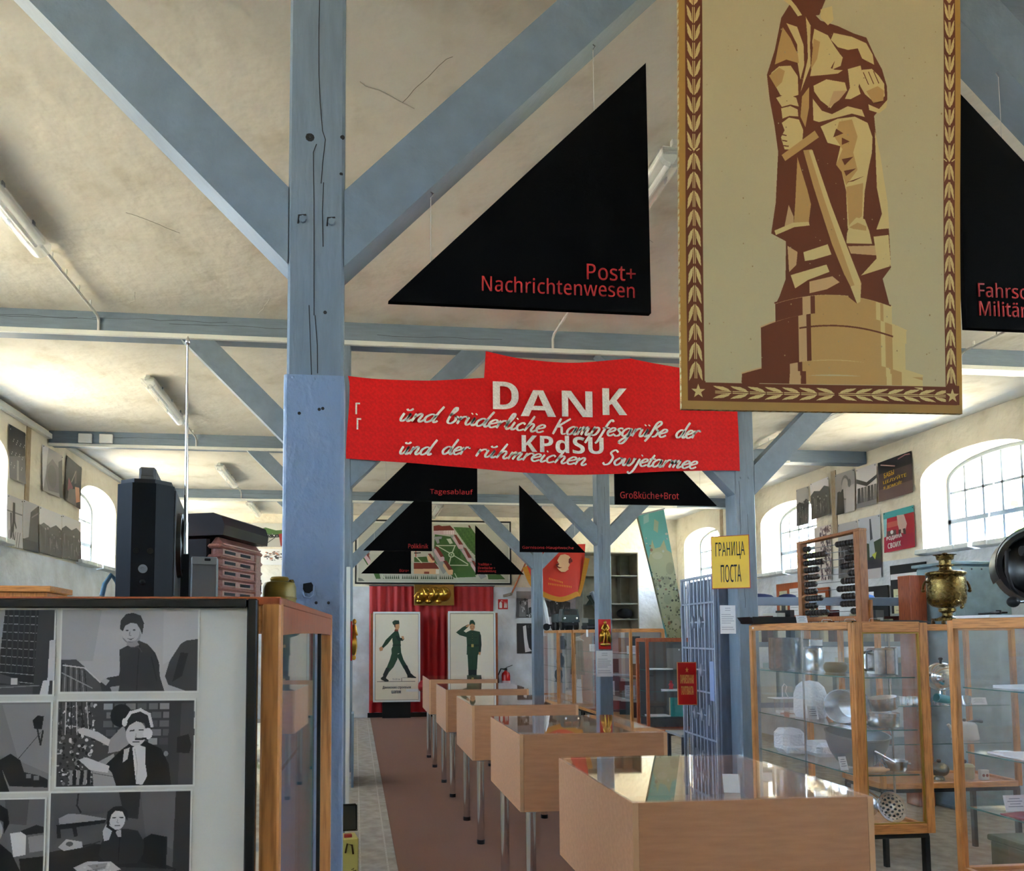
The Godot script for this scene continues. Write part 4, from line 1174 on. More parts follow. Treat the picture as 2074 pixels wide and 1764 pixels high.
# ---------------------------------------------------------------- photo cabinet, radios, floor box near the viewer
func build_near_things() -> void:
	# cabinet: its long side runs along the aisle, turned a little
	var t := thing("glass_cabinet", "orange wooden glass cabinet carrying the radios, beside the sheathed post", "cabinet", V(-0.30, 0, 1.6), -0.044, "glass cabinets on stands")
	var hx := 0.215; var hz := 0.5; var top := 1.655; var bot := 0.53
	for sx in [-1.0, 1.0]:
		for sz in [-1.0, 1.0]:
			var c := Vector3(sx * (hx - 0.014), 0, sz * (hz - 0.014))
			obj("stile", mb().box(c + Vector3(0, (top + bot) / 2, 0), Vector3(0.028, top - bot - 0.012, 0.028), 0.003), M.oak, t)
			obj("leg", mb().box(c + Vector3(-sx * 0.01, bot / 2, -sz * 0.01), Vector3(0.03, bot, 0.03), 0.002), M.black, t)
	obj("top_board", mb().box(Vector3(0, top - 0.006, 0), Vector3(2 * hx, 0.013, 2 * hz), 0.002), M.red_wood, t)
	var arc := PackedVector2Array([Vector2(-hz + 0.028, top - 0.012), Vector2(hz - 0.028, top - 0.012)])
	for i in 13:
		var q := i / 12.0
		arc.append(Vector2(lerpf(hz - 0.028, -hz + 0.028, q), top - 0.052 + 0.012 * pow(absf(q - 0.5) * 2.0, 3.0) * -0.3))
	for sx in [-1.0, 1.0]:
		obj("rail", mb().prism(arc, 0.022, Transform3D(Basis(Vector3(0, 0, -1), Vector3(0, 1, 0), Vector3(1, 0, 0)), Vector3(sx * (hx - 0.012), 0, 0))), M.red_wood, t)
		obj("rail", mb().box(Vector3(sx * (hx - 0.012), bot + 0.02, 0), Vector3(0.022, 0.04, 2 * hz - 0.056), 0.002), M.red_wood, t)
	for sz in [-1.0, 1.0]:
		obj("rail", mb().box(Vector3(0, top - 0.032, sz * (hz - 0.012)), Vector3(2 * hx - 0.056, 0.04, 0.022), 0.002), M.oak_h, t)
		obj("rail", mb().box(Vector3(0, bot + 0.02, sz * (hz - 0.012)), Vector3(2 * hx - 0.056, 0.04, 0.022), 0.002), M.oak_h, t)
	obj("base_board", mb().box(Vector3(0, bot + 0.008, 0), Vector3(2 * hx - 0.03, 0.014, 2 * hz - 0.03)), M.oak_h, t)
	obj("pane", mb().box(Vector3(hx - 0.010, 1.09, 0.2), Vector3(0.005, 1.03, 0.5)), M.pane, t)
	obj("pane", mb().box(Vector3(hx - 0.018, 1.09, -0.16), Vector3(0.005, 1.03, 0.6)), M.pane_green, t)
	obj("pane_edge", mb().box(Vector3(hx - 0.010, 1.09, -0.052), Vector3(0.006, 1.03, 0.005)), M.shelf_edge, t)
	obj("seal_strip", mb().box(Vector3(hx - 0.008, 1.09, -0.2), Vector3(0.008, 1.03, 0.012)), M.black, t)
	obj("pane", mb().box(Vector3(-hx + 0.012, 1.09, 0), Vector3(0.005, 1.03, 0.94)), M.pane, t)
	for y in [1.36, 1.07, 0.83]:
		var sh := obj("shelf", mb().box(Vector3(0, y, 0), Vector3(0.36, 0.006, 0.9)), M.pane, t)
		obj("shelf_edge", mb().box(Vector3(0.181, y, 0), Vector3(0.002, 0.0055, 0.9)), M.shelf_edge, sh)
	build_photo_panel()
	build_radios()
	# yellow instrument box with its lid open, on the floor
	var y := thing("instrument_box", "pale yellow instrument box with open black lid on the floor strip", "instrument", V(-0.045, 0, 4.95), 0.15)
	obj("case", mb().box(Vector3(0, 0.145, 0), Vector3(0.13, 0.29, 0.14), 0.008), mat(Color(0.80, 0.77, 0.45), 0.5), y)
	var lid := obj("lid", mb().box(Vector3(0.006, 0.395, -0.05), Vector3(0.13, 0.17, 0.025), 0.008, Basis(Vector3.RIGHT, -0.15)), M.black_gloss, y)
	obj("lid_inside", mb().box(Vector3(0.006, 0.395, -0.034), Vector3(0.11, 0.15, 0.004), 0.001, Basis(Vector3.RIGHT, -0.15)), mat(Color(0.10, 0.11, 0.09), 0.7), lid)
	obj("lid_rim", mb().tube([Vector3(-0.06, 0.31, -0.03), Vector3(0.07, 0.31, -0.03), Vector3(0.072, 0.47, -0.055), Vector3(-0.06, 0.47, -0.055)], 0.004, 6, true), M.black, lid)
	obj("handle", mb().tube([Vector3(-0.02, 0.2, 0.072), Vector3(-0.01, 0.26, 0.085), Vector3(0.02, 0.25, 0.085), Vector3(0.03, 0.19, 0.072)], 0.006, 6), M.brass_dark, y)
	obj("red_switch", mb().box(Vector3(0.0, 0.295, 0.04), Vector3(0.05, 0.03, 0.03), 0.004), mat(Color(0.6, 0.14, 0.12), 0.5), y)
	obj("stencil_mark", mb().tube([Vector3(0.02, 0.09, 0.0712), Vector3(0.035, 0.1, 0.0712), Vector3(0.03, 0.08, 0.0712), Vector3(0.05, 0.085, 0.0712)], 0.003, 4), M.brass_dark, y)

func build_photo_panel() -> void:
	# everything in the coordinates of the enlarged view; k metres per unit
	var x0 := -120.0; var x1 := 1458.0; var y0 := 92.0; var y1 := 2500.0
	var P := Paint.new(1136, 1734, x0, y0, x1, y1, rgb(214, 212, 205))
	var box := func(a: float, b: float, c: float, d: float, col: Color) -> void:
		P.rect(a - 10, b - 10, c + 10, d + 10, rgb(228, 227, 222)); P.rect(a, b, c, d, col)
	# row one: woman leaning over a desk
	box.call(440.0, 150.0, 1138.0, 578.0, g(0.72))
	P.poly([440, 150, 640, 150, 600, 420, 440, 420], g(0.67)); P.poly([960, 150, 1138, 150, 1138, 330, 960, 440], g(0.76))
	P.poly([440, 412, 515, 410, 560, 450, 620, 515, 690, 560, 700, 578, 440, 578], g(0.33))
	for i in 9: P.line([448 + i * 14, 430 + i * 5, 444 + i * 16, 575], 5, g(0.55 if i % 2 else 0.18))
	P.line([450, 440, 560, 455, 640, 530], 7, g(0.8)); P.line([445, 480, 600, 560], 6, g(0.62))
	P.poly([972, 500, 995, 420, 1050, 330, 1080, 312, 1138, 305, 1138, 578, 1080, 578, 990, 545], g(0.27)); P.poly([1050, 375, 1090, 380, 1060, 500, 1010, 530], g(0.14))
	P.poly([735, 360, 790, 330, 835, 312, 880, 332, 920, 378, 940, 430, 945, 500, 970, 578, 720, 578, 740, 470], g(0.22))
	P.poly([640, 535, 680, 505, 745, 495, 740, 578, 650, 578], g(0.24)); P.poly([640, 525, 665, 510, 690, 520, 670, 548], g(0.68)); P.poly([690, 555, 740, 548, 735, 578, 700, 578], g(0.66))
	P.ell(795, 285, 48, 44, g(0.62)); P.ell(790, 268, 46, 52, g(0.74)); P.poly([775, 315, 820, 312, 838, 335, 800, 350, 770, 335], g(0.6))
	P.poly([735, 250, 738, 205, 765, 172, 800, 165, 840, 180, 858, 220, 850, 280, 838, 250, 820, 222, 790, 218, 762, 232, 750, 262], g(0.2))
	P.ell(772, 258, 7, 4, g(0.25)); P.ell(808, 256, 7, 4, g(0.25)); P.line([786, 265, 784, 284, 792, 286], 4, g(0.52)); P.poly([770, 298, 790, 304, 812, 296, 792, 310], g(0.32)); P.line([752, 300, 770, 318, 800, 322], 4, g(0.5))
	P.line([838, 335, 832, 420, 828, 570], 4, g(0.12)); P.line([790, 350, 832, 345, 850, 372], 5, g(0.32)); P.line([900, 400, 930, 520], 6, g(0.15))
	# row two: woman with a telephone headset at a switchboard
	box.call(432.0, 628.0, 1126.0, 1068.0, g(0.26))
	for r in 5:
		for c in 8:
			var q := 0.42 + 0.3 * float((r * 5 + c * 3) % 7) / 7.0
			if (c * 7 + r * 3) % 5 == 0: q = 0.85
			P.rect(660 + c * 58 + (r % 2) * 18, 640 + r * 46, 708 + c * 58 + (r % 2) * 18, 674 + r * 46, g(q * 0.75))
	P.poly([1000, 628, 1072, 628, 1060, 1068, 990, 1068], g(0.24)); P.poly([1060, 640, 1126, 640, 1126, 1068, 1050, 1068], g(0.3))
	P.speckle(260, 3, 10, [g(0.1), g(0.75), g(0.5), g(0.05), g(0.85), g(0.3)], 3, 436, 640, 620, 1060)
	for i in 6: P.line([445 + i * 26, 635, 440 + i * 30, 800], 6, g(0.7 if i % 2 else 0.1))
	for i in 6: P.poly([500 + i * 18, 985, 514 + i * 18, 985, 512 + i * 18, 1060, 496 + i * 18, 1060], g(0.08 if i % 2 else 0.6))
	P.ell(752, 705, 55, 60, g(0.1)); P.poly([695, 830, 760, 760, 800, 790, 790, 880, 690, 900], g(0.62)); P.poly([532, 772, 560, 764, 640, 790, 700, 830, 690, 862, 610, 820, 540, 796], g(0.8))
	P.poly([610, 960, 720, 900, 740, 1068, 620, 1068], g(0.62)); P.line([616, 1000, 720, 1020], 4, g(0.4))
	P.poly([676, 962, 760, 880, 800, 850, 880, 840, 960, 880, 1000, 960, 1015, 1068, 735, 1068, 712, 1000], g(0.06))
	P.poly([540, 930, 580, 918, 660, 950, 700, 965, 690, 1000, 600, 985], g(0.82)); P.poly([770, 880, 800, 870, 790, 930, 765, 950], g(0.8))
	P.ell(830, 800, 52, 66, g(0.82)); P.poly([775, 790, 770, 730, 800, 690, 850, 682, 900, 710, 912, 770, 900, 820, 885, 780, 870, 745, 830, 735, 795, 755], g(0.16))
	P.line([768, 740, 800, 690, 850, 676, 895, 700, 910, 760], 16, g(0.86)); P.ell(890, 800, 24, 30, g(0.88)); P.ell(770, 740, 14, 22, g(0.85))
	P.line([800, 785, 818, 782], 7, g(0.3)); P.line([848, 780, 866, 780], 7, g(0.3)); P.line([830, 800, 828, 818, 836, 822], 4, g(0.6)); P.line([830, 828, 880, 826], 10, g(0.12)); P.line([815, 842, 845, 842], 6, g(0.35))
	P.poly([812, 870, 845, 858, 882, 870, 880, 950, 892, 1020, 868, 1066, 835, 1060, 825, 980], g(0.86)); P.line([825, 880, 840, 960, 835, 1050], 4, g(0.7)); P.ell(985, 905, 12, 14, g(0.6)); P.poly([1042, 820, 1100, 805, 1115, 860, 1105, 905, 1040, 900], g(0.12))
	# row three: woman telephoning at a desk
	box.call(408.0, 1100.0, 1116.0, 1578.0, g(0.36))
	P.poly([750, 1100, 860, 1100, 850, 1240, 780, 1230], g(0.18)); P.poly([1040, 1100, 1116, 1100, 1116, 1540, 1030, 1500], g(0.2)); P.poly([860, 1100, 1040, 1100, 1030, 1400, 890, 1330], g(0.4)); P.line([545, 1110, 540, 1165, 560, 1200], 8, g(0.12))
	P.poly([450, 1230, 500, 1205, 560, 1210, 640, 1225, 690, 1235, 685, 1250, 540, 1260, 455, 1265], g(0.62)); P.poly([440, 1262, 690, 1240, 680, 1258, 540, 1275, 548, 1320, 530, 1325, 520, 1280, 460, 1285, 465, 1330, 445, 1330], g(0.12))
	P.poly([408, 1400, 620, 1360, 700, 1370, 680, 1578, 408, 1578], g(0.12)); P.poly([408, 1440, 860, 1420, 1050, 1500, 1030, 1578, 408, 1578], g(0.14)); P.poly([700, 1480, 1040, 1500, 940, 1555, 760, 1520], g(0.24)); P.poly([620, 1545, 760, 1515, 850, 1560, 820, 1578, 560, 1578], g(0.55))
	P.poly([450, 1375, 490, 1335, 570, 1350, 575, 1380, 480, 1395], g(0.75)); P.ell(508, 1360, 18, 12, g(0.35)); P.line([575, 1380, 660, 1350], 5, g(0.2))
	P.poly([880, 1340, 920, 1318, 1000, 1335, 998, 1500, 870, 1460], g(0.09))
	P.poly([668, 1360, 690, 1300, 740, 1290, 800, 1290, 850, 1300, 885, 1360, 880, 1420, 850, 1465, 700, 1470, 655, 1420], g(0.18)); P.line([760, 1330, 755, 1450], 4, g(0.08)); P.poly([735, 1300, 765, 1290, 768, 1330, 750, 1330], g(0.7))
	P.ell(745, 1240, 40, 54, g(0.82)); P.poly([690, 1240, 695, 1200, 725, 1175, 765, 1172, 795, 1200, 798, 1250, 785, 1230, 770, 1200, 735, 1195, 715, 1215, 705, 1250], g(0.13))
	P.line([722, 1232, 738, 1230], 5, g(0.25)); P.line([756, 1230, 772, 1231], 5, g(0.25)); P.line([746, 1240, 744, 1256, 752, 1258], 3, g(0.6)); P.line([735, 1272, 758, 1272], 5, g(0.4))
	P.poly([672, 1300, 690, 1262, 715, 1268, 720, 1300, 705, 1345, 680, 1350], g(0.8)); P.line([700, 1235, 698, 1275, 735, 1300], 12, g(0.1))
	P.poly([530, 1480, 600, 1450, 720, 1455, 770, 1495, 690, 1520, 650, 1545, 560, 1510], g(0.78)); P.poly([600, 1470, 700, 1460, 690, 1490, 640, 1500], g(0.6)); P.line([560, 1510, 690, 1480], 4, g(0.5)); P.speckle(18, 3, 7, [g(0.5), g(0.85)], 4, 580, 1470, 720, 1520)
	# left column
	box.call(-110.0, 150.0, 398.0, 590.0, g(0.3))
	P.poly([140, 150, 395, 150, 395, 540, 130, 540], g(0.1))
	for i in 9: P.line([135, 180 + i * 42, 330, 185 + i * 44], 4, g(0.62))
	for i in 7: P.line([165 + i * 28, 155, 160 + i * 28, 470], 8, g(0.2))
	P.poly([318, 150, 396, 150, 396, 590, 300, 590], g(0.22)); P.poly([100, 150, 150, 150, 130, 380, 100, 390], g(0.62)); P.poly([378, 310, 420, 305, 420, 520, 372, 520], g(0.8))
	P.poly([0, 300, 60, 280, 100, 300, 95, 420, 40, 400, 20, 360], g(0.68)); P.ell(-5, 270, 40, 62, g(0.72)); P.poly([-110, 200, 0, 200, 40, 230, 100, 190, 110, 250, 60, 275, 0, 220, -60, 240], g(0.14)); P.poly([-110, 380, 40, 400, 60, 590, -110, 590], g(0.1))
	P.poly([60, 470, 100, 430, 130, 480, 220, 510, 240, 545, 120, 530], g(0.28)); P.ell(75, 520, 14, 18, g(0.85)); P.line([80, 440, 70, 520], 9, g(0.85)); P.rect(190, 505, 222, 540, g(0.8)); P.poly([335, 590, 350, 520, 385, 515, 378, 590], g(0.86)); P.line([0, 560, 330, 545], 6, g(0.5))
	box.call(-110.0, 632.0, 394.0, 1088.0, g(0.5))
	P.poly([150, 640, 394, 640, 394, 1000, 240, 930], g(0.56)); P.poly([-110, 632, 120, 632, 140, 820, -110, 800], g(0.42))
	P.poly([305, 725, 330, 700, 360, 705, 352, 770, 315, 768], g(0.06)); P.line([330, 770, 348, 850, 358, 780], 8, g(0.1)); P.line([345, 790, 240, 920], 3, g(0.2))
	P.poly([140, 930, 200, 895, 250, 930, 270, 990, 350, 1010, 390, 1030, 390, 1070, 200, 1060], g(0.1)); P.rect(280, 1000, 305, 1022, g(0.5)); P.rect(318, 1010, 345, 1032, g(0.5))
	P.poly([-110, 830, 30, 800, 110, 820, 140, 900, 170, 1010, 200, 1088, -110, 1088], g(0.05)); P.poly([0, 800, 30, 840, 60, 900, 75, 820, 60, 790], g(0.9)); P.poly([0, 790, 50, 780, 60, 830, 20, 850], g(0.78))
	P.ell(35, 745, 46, 58, g(0.78)); P.poly([-30, 720, -10, 650, 40, 640, 85, 660, 95, 720, 80, 770, 78, 720, 50, 700, 0, 705], g(0.13)); P.line([12, 738, 28, 736], 6, g(0.3)); P.line([46, 738, 62, 738], 6, g(0.3)); P.line([25, 775, 52, 775], 5, g(0.3)); P.line([36, 745, 34, 760, 40, 762], 4, g(0.6))
	box.call(-110.0, 1130.0, 378.0, 1590.0, g(0.42))
	P.poly([180, 1130, 300, 1130, 290, 1260, 190, 1250], g(0.33)); P.poly([-110, 1130, 60, 1130, 40, 1300, -110, 1300], g(0.6)); P.poly([210, 1300, 290, 1290, 290, 1410, 230, 1420], g(0.85)); P.poly([260, 1290, 340, 1260, 375, 1270, 378, 1300, 290, 1310], g(0.12)); P.poly([300, 1320, 375, 1310, 378, 1390, 310, 1400], g(0.58)); P.poly([260, 1430, 378, 1420, 378, 1590, 280, 1590], g(0.1))
	P.poly([-110, 1420, 0, 1380, 60, 1350, 150, 1340, 220, 1400, 270, 1500, 285, 1590, -110, 1590], g(0.06))
	P.ell(108, 1285, 66, 76, g(0.68)); P.poly([45, 1260, 50, 1190, 90, 1155, 150, 1150, 195, 1180, 205, 1250, 180, 1300, 175, 1240, 140, 1222, 90, 1225, 60, 1275], g(0.06))
	P.line([70, 1272, 94, 1270], 8, g(0.2)); P.line([118, 1270, 142, 1274], 8, g(0.2)); P.poly([60, 1312, 85, 1326, 120, 1318, 92, 1338], g(0.25)); P.line([102, 1280, 96, 1300, 106, 1304], 5, g(0.5)); P.poly([60, 1345, 110, 1360, 150, 1340, 120, 1380, 80, 1380], g(0.55))
	# row four, cut by the lower edge of the view
	box.call(400.0, 1612.0, 1108.0, 2060.0, g(0.2)); P.ell(760, 1800, 60, 70, g(0.6)); P.poly([640, 1900, 880, 1900, 920, 2060, 600, 2060], g(0.1)); P.rect(420, 1640, 600, 1800, g(0.4))
	box.call(-110.0, 1620.0, 370.0, 2060.0, g(0.3)); P.ell(100, 1800, 60, 70, g(0.6)); P.poly([0, 1900, 220, 1900, 260, 2060, -60, 2060], g(0.1))
	var tex := P.done(0.45)
	var k := 0.000266
	var t := thing("photo_panel", "black-framed panel of black-and-white office photographs on the cabinet end", "photo panel", V(-0.137 - 1455 * k - 0.0, 1.651 + 92 * k, 1.085), -0.03)
	var at := func(x: float, y: float) -> Vector2: return Vector2(x * k, -y * k)
	var uvr := Rect2(x0 * k, -y1 * k, (x1 - x0) * k, (y1 - y0) * k)
	var pm := print_mat(tex, 0.35)
	var mount := obj("mount_board", mb().prism(pv([x0 * k, -2500 * k, 1440 * k, -2500 * k, 1440 * k, -100 * k, x0 * k, -100 * k]), 0.004, Transform3D(Basis(), Vector3(0, 0, -0.004))), mat(rgb(216, 214, 207), 0.6), t)
	for r in [[440, 150, 1138, 578], [432, 628, 1126, 1068], [408, 1100, 1116, 1578], [-110, 150, 398, 590], [-110, 632, 394, 1088], [-110, 1130, 378, 1590], [400, 1612, 1108, 2060], [-110, 1620, 370, 2060]]:
		var p := obj("photograph", mb().prism(pv([(r[0] - 10) * k, -(r[3] + 10) * k, (r[2] + 10) * k, -(r[3] + 10) * k, (r[2] + 10) * k, -(r[1] - 10) * k, (r[0] - 10) * k, -(r[1] - 10) * k]), 0.001, Transform3D(Basis(), Vector3(0, 0, -0.0014)), uvr), pm, t)
	var fr: Material = M.black_gloss
	obj("frame_bar", mb().box(Vector3(1428 * k, -1296 * k, 0.002), Vector3(54 * k, 2410 * k, 0.016), 0.002), fr, t)
	obj("frame_bar", mb().box(Vector3((x0 + 1401) / 2 * k, -116 * k, 0.002), Vector3((1401 - x0) * k, 50 * k, 0.016), 0.002), fr, t)
	obj("frame_bar", mb().box(Vector3((x0 + 1401) / 2 * k, -2476 * k, 0.002), Vector3((1401 - x0) * k, 50 * k, 0.016), 0.002), fr, t)

func build_radios() -> void:
	var ty := 1.6565
	var navy := mat(Color(0.05, 0.057, 0.078), 0.5)
	navy.metallic_specular = 0.3
	var r := thing("cassette_radio", "black portable radio with raised chrome antenna on the cabinet", "radio", V(-0.330, ty, 1.19), 0.155)
	var plan := pv([-0.0425, -0.022, -0.018, 0, 0.017, 0, 0.0425, -0.022, 0.0425, -0.29, 0.018, -0.31, -0.018, -0.31, -0.0425, -0.29])
	obj("body", mb().prism(plan, 0.183, Transform3D(Basis(Vector3(1, 0, 0), Vector3(0, 0, 1), Vector3(0, -1, 0)), Vector3(0, 0.0915, 0))), navy, r)
	obj("top_cap", mb().prism(pv([-0.038, -0.024, -0.016, -0.004, 0.015, -0.004, 0.038, -0.024, 0.038, -0.288, -0.038, -0.288]), 0.008, Transform3D(Basis(Vector3(1, 0, 0), Vector3(0, 0, 1), Vector3(0, -1, 0)), Vector3(0, 0.186, 0))), M.black, r)
	var hd := obj("handle", mb().box(Vector3(0.0, 0.206, -0.15), Vector3(0.026, 0.018, 0.24), 0.004), mat(Color(0.33, 0.33, 0.33), 0.5), r)
	for z in [-0.04, -0.26]: obj("handle_foot", mb().box(Vector3(0.0, 0.2, z), Vector3(0.026, 0.03, 0.018), 0.003), mat(Color(0.36, 0.36, 0.36), 0.5), hd)
	for a in [[-0.0105, 0.075], [0.0105, 0.075]]:
		obj("socket", mb().lathe(pv([0, 0.0005, 0.003, 0.0005, 0.003, 0.002, 0.005, 0.002, 0.0055, 0]), 14, Transform3D(Basis(Vector3.RIGHT, PI / 2), Vector3(a[0], a[1], 0))), M.black_gloss, r)
	obj("socket", mb().lathe(pv([0, 0.0006, 0.0028, 0.0006, 0.003, 0.0026, 0.0066, 0.0026, 0.007, 0]), 16, Transform3D(Basis(Vector3.RIGHT, PI / 2), Vector3(0.0, 0.047, 0))), M.grey_metal, r)
	obj("screw_hole", mb().lathe(pv([0, 0.0004, 0.004, 0.0004, 0.0045, 0]), 12, Transform3D(Basis(Vector3.RIGHT, PI / 2), Vector3(0.0, 0.026, 0))), M.black_gloss, r)
	# front with loudspeaker, cassette bay and keys
	var face := mat(Color(0.16, 0.17, 0.18), 0.45)
	obj("front_plate", mb().box(Vector3(0.0435, 0.092, -0.155), Vector3(0.004, 0.17, 0.262), 0.001), face, r)
	var sp := obj("loudspeaker", mb().lathe(pv([0, 0.001, 0.03, 0.002, 0.045, 0.001, 0.047, 0.007, 0.054, 0.007, 0.056, 0]), 28, Transform3D(Basis(Vector3.FORWARD, PI / 2), Vector3(0.0455, 0.095, -0.085))), M.black_gloss, r)
	obj("cone", mb().lathe(pv([0, 0.006, 0.012, 0.004, 0.034, 0.0015]), 24, Transform3D(Basis(Vector3.FORWARD, PI / 2), Vector3(0.046, 0.095, -0.085))), M.grey_metal, sp)
	obj("cassette_bay", mb().box(Vector3(0.047, 0.125, -0.205), Vector3(0.005, 0.07, 0.1), 0.001), M.black_gloss, r)
	for i in 4: obj("key", mb().box(Vector3(0.05, 0.062, -0.17 - i * 0.022), Vector3(0.012, 0.026, 0.016), 0.002), M.black, r)
	obj("white_key", mb().box(Vector3(0.049, 0.018, -0.19), Vector3(0.006, 0.016, 0.022), 0.001), M.white_plastic, r)
	# telescopic antenna, mounted at the front edge
	var am := obj("antenna_mount", mb().box(Vector3(0.056, 0.042, -0.12), Vector3(0.016, 0.084, 0.02), 0.002), navy, r)
	var secs := [[0.084, 0.14, 0.0042], [0.14, 0.20, 0.0036], [0.20, 0.26, 0.0031], [0.26, 0.32, 0.0026], [0.32, 0.385, 0.0021], [0.385, 0.456, 0.0016]]
	for s in secs:
		var tilt := func(h: float) -> Vector3: return Vector3(0.056 - 0.008 * h, h, -0.12 + 0.01 * h)
		obj("antenna_section", mb().cyl(tilt.call(s[0]), tilt.call(s[1]), s[2], s[2], 12), M.chrome, am)
	obj("antenna_tip", mb().lathe(pv([0.0016, 0, 0.0042, 0.002, 0.0042, 0.007, 0.0005, 0.016]), 12, Transform3D(Basis(), Vector3(0.0524, 0.455, -0.1155))), M.chrome, am)
	# small grey loudspeaker box
	var g1 := thing("grey_receiver", "small grey plastic receiver between the black and the brown radio", "radio", V(-0.318, ty, 1.60), 0.2)
	obj("body", mb().box(Vector3(0, 0.052, 0), Vector3(0.055, 0.104, 0.1), 0.004), mat(Color(0.42, 0.43, 0.43), 0.45), g1)
	obj("upper_band", mb().box(Vector3(0, 0.096, 0.051), Vector3(0.05, 0.016, 0.004), 0.001), mat(Color(0.55, 0.56, 0.56), 0.4), g1)
	obj("button", mb().box(Vector3(0.006, 0.098, 0.054), Vector3(0.012, 0.005, 0.004), 0.001), M.black, g1)
	# brown bakelite radio with a pink louvred front facing the aisle
	var b := thing("bakelite_radio", "dark brown bakelite radio with pinkish slotted front on the cabinet", "radio", V(-0.345, ty, 1.778), -0.33)
	b.scale.y = 1.14
	var bak := mat(Color(0.11, 0.06, 0.062), 0.42)
	bak.metallic_specular = 0.3
	var pink := mat(Color(0.58, 0.38, 0.35), 0.4, 0, {"tex": "grain", "scale": Vector3(14, 14, 14)})
	obj("body", mb().box(Vector3(-0.022, 0.075, -0.045), Vector3(0.115, 0.146, 0.21), 0.006), bak, b)
	var lid := pv([-0.08, 0, 0.075, 0, 0.078, 0.02, 0.07, 0.038, 0.05, 0.045, -0.07, 0.045, -0.08, 0.03])
	obj("lid", mb().prism(lid, 0.225, Transform3D(Basis(), Vector3(0, 0.148, -0.045))), bak, b)
	obj("front_frame", mb().box(Vector3(0.05, 0.075, -0.045), Vector3(0.03, 0.142, 0.212), 0.012), pink, b)
	for i in 6:
		obj("louvre", mb().box(Vector3(0.052, 0.022 + i * 0.021, -0.04), Vector3(0.034, 0.009, 0.216), 0.004), pink, b)
		for z in [0.015, -0.06]:
			if i < 5: obj("slot", mb().box(Vector3(0.0642, 0.0325 + i * 0.021, z), Vector3(0.003, 0.006, 0.05)), M.crack, b)
	obj("dial_frame", mb().box(Vector3(0.066, 0.075, -0.122), Vector3(0.006, 0.1, 0.03), 0.003), pink, b)
	obj("foot", mb().box(Vector3(0, 0.003, 0.04), Vector3(0.1, 0.006, 0.02)), M.black, b)
	# grey telephone relay and olive tank at the back end of the cabinet
	var q := thing("grey_instrument", "thin grey instrument box beside the brown radio", "instrument", V(-0.262, ty, 2.0), 0.1)
	obj("body", mb().box(Vector3(0, 0.05, 0), Vector3(0.022, 0.1, 0.05), 0.003), M.grey_metal, q)
	obj("window", mb().box(Vector3(0.012, 0.074, 0.0), Vector3(0.002, 0.03, 0.03), 0.0), M.black_gloss, q)
	obj("seam", mb().box(Vector3(0.0, 0.048, 0.0255), Vector3(0.022, 0.002, 0.001)), M.black, q)
	var o := thing("olive_canister", "olive yellow metal canister with domed cap against the sheathed post", "canister", V(-0.205, ty, 2.04), 0.0)
	var olive := mat(Color(0.50, 0.42, 0.14), 0.4, 0.2)
	obj("body", mb().lathe(pv([0, 0, 0.043, 0, 0.045, 0.003, 0.045, 0.04, 0.047, 0.041, 0.047, 0.044, 0.045, 0.045, 0.045, 0.073, 0.040, 0.085, 0.02, 0.09, 0, 0.09]), 28), olive, o)
	obj("cap", mb().lathe(pv([0.014, 0.088, 0.024, 0.09, 0.026, 0.096, 0.022, 0.101, 0, 0.103]), 20), mat(Color(0.55, 0.44, 0.14), 0.35, 0.3), o)
	obj("valve", mb().lathe(pv([0.008, 0.086, 0.008, 0.095, 0.005, 0.1, 0, 0.1]), 12, Transform3D(Basis(), Vector3(0.032, -0.006, 0))), M.brass, o)
	# coil of blue cable beside the radio
	var cb := obj("blue_cable", mb().tube([V(-0.40, ty + 0.006, 1.22), V(-0.398, ty + 0.025, 1.225), V(-0.390, ty + 0.04, 1.23), V(-0.382, ty + 0.03, 1.235), V(-0.376, ty + 0.006, 1.24)], 0.004, 8), mat(Color(0.35, 0.55, 0.72), 0.5))
	tag(cb, "short loop of light blue cable behind the black radio", "cable")

# ---------------------------------------------------------------- lamps, wall prints, rack by the window wall
func build_wall_things() -> void:
	build_lamps()
	build_prints()
	build_rack()

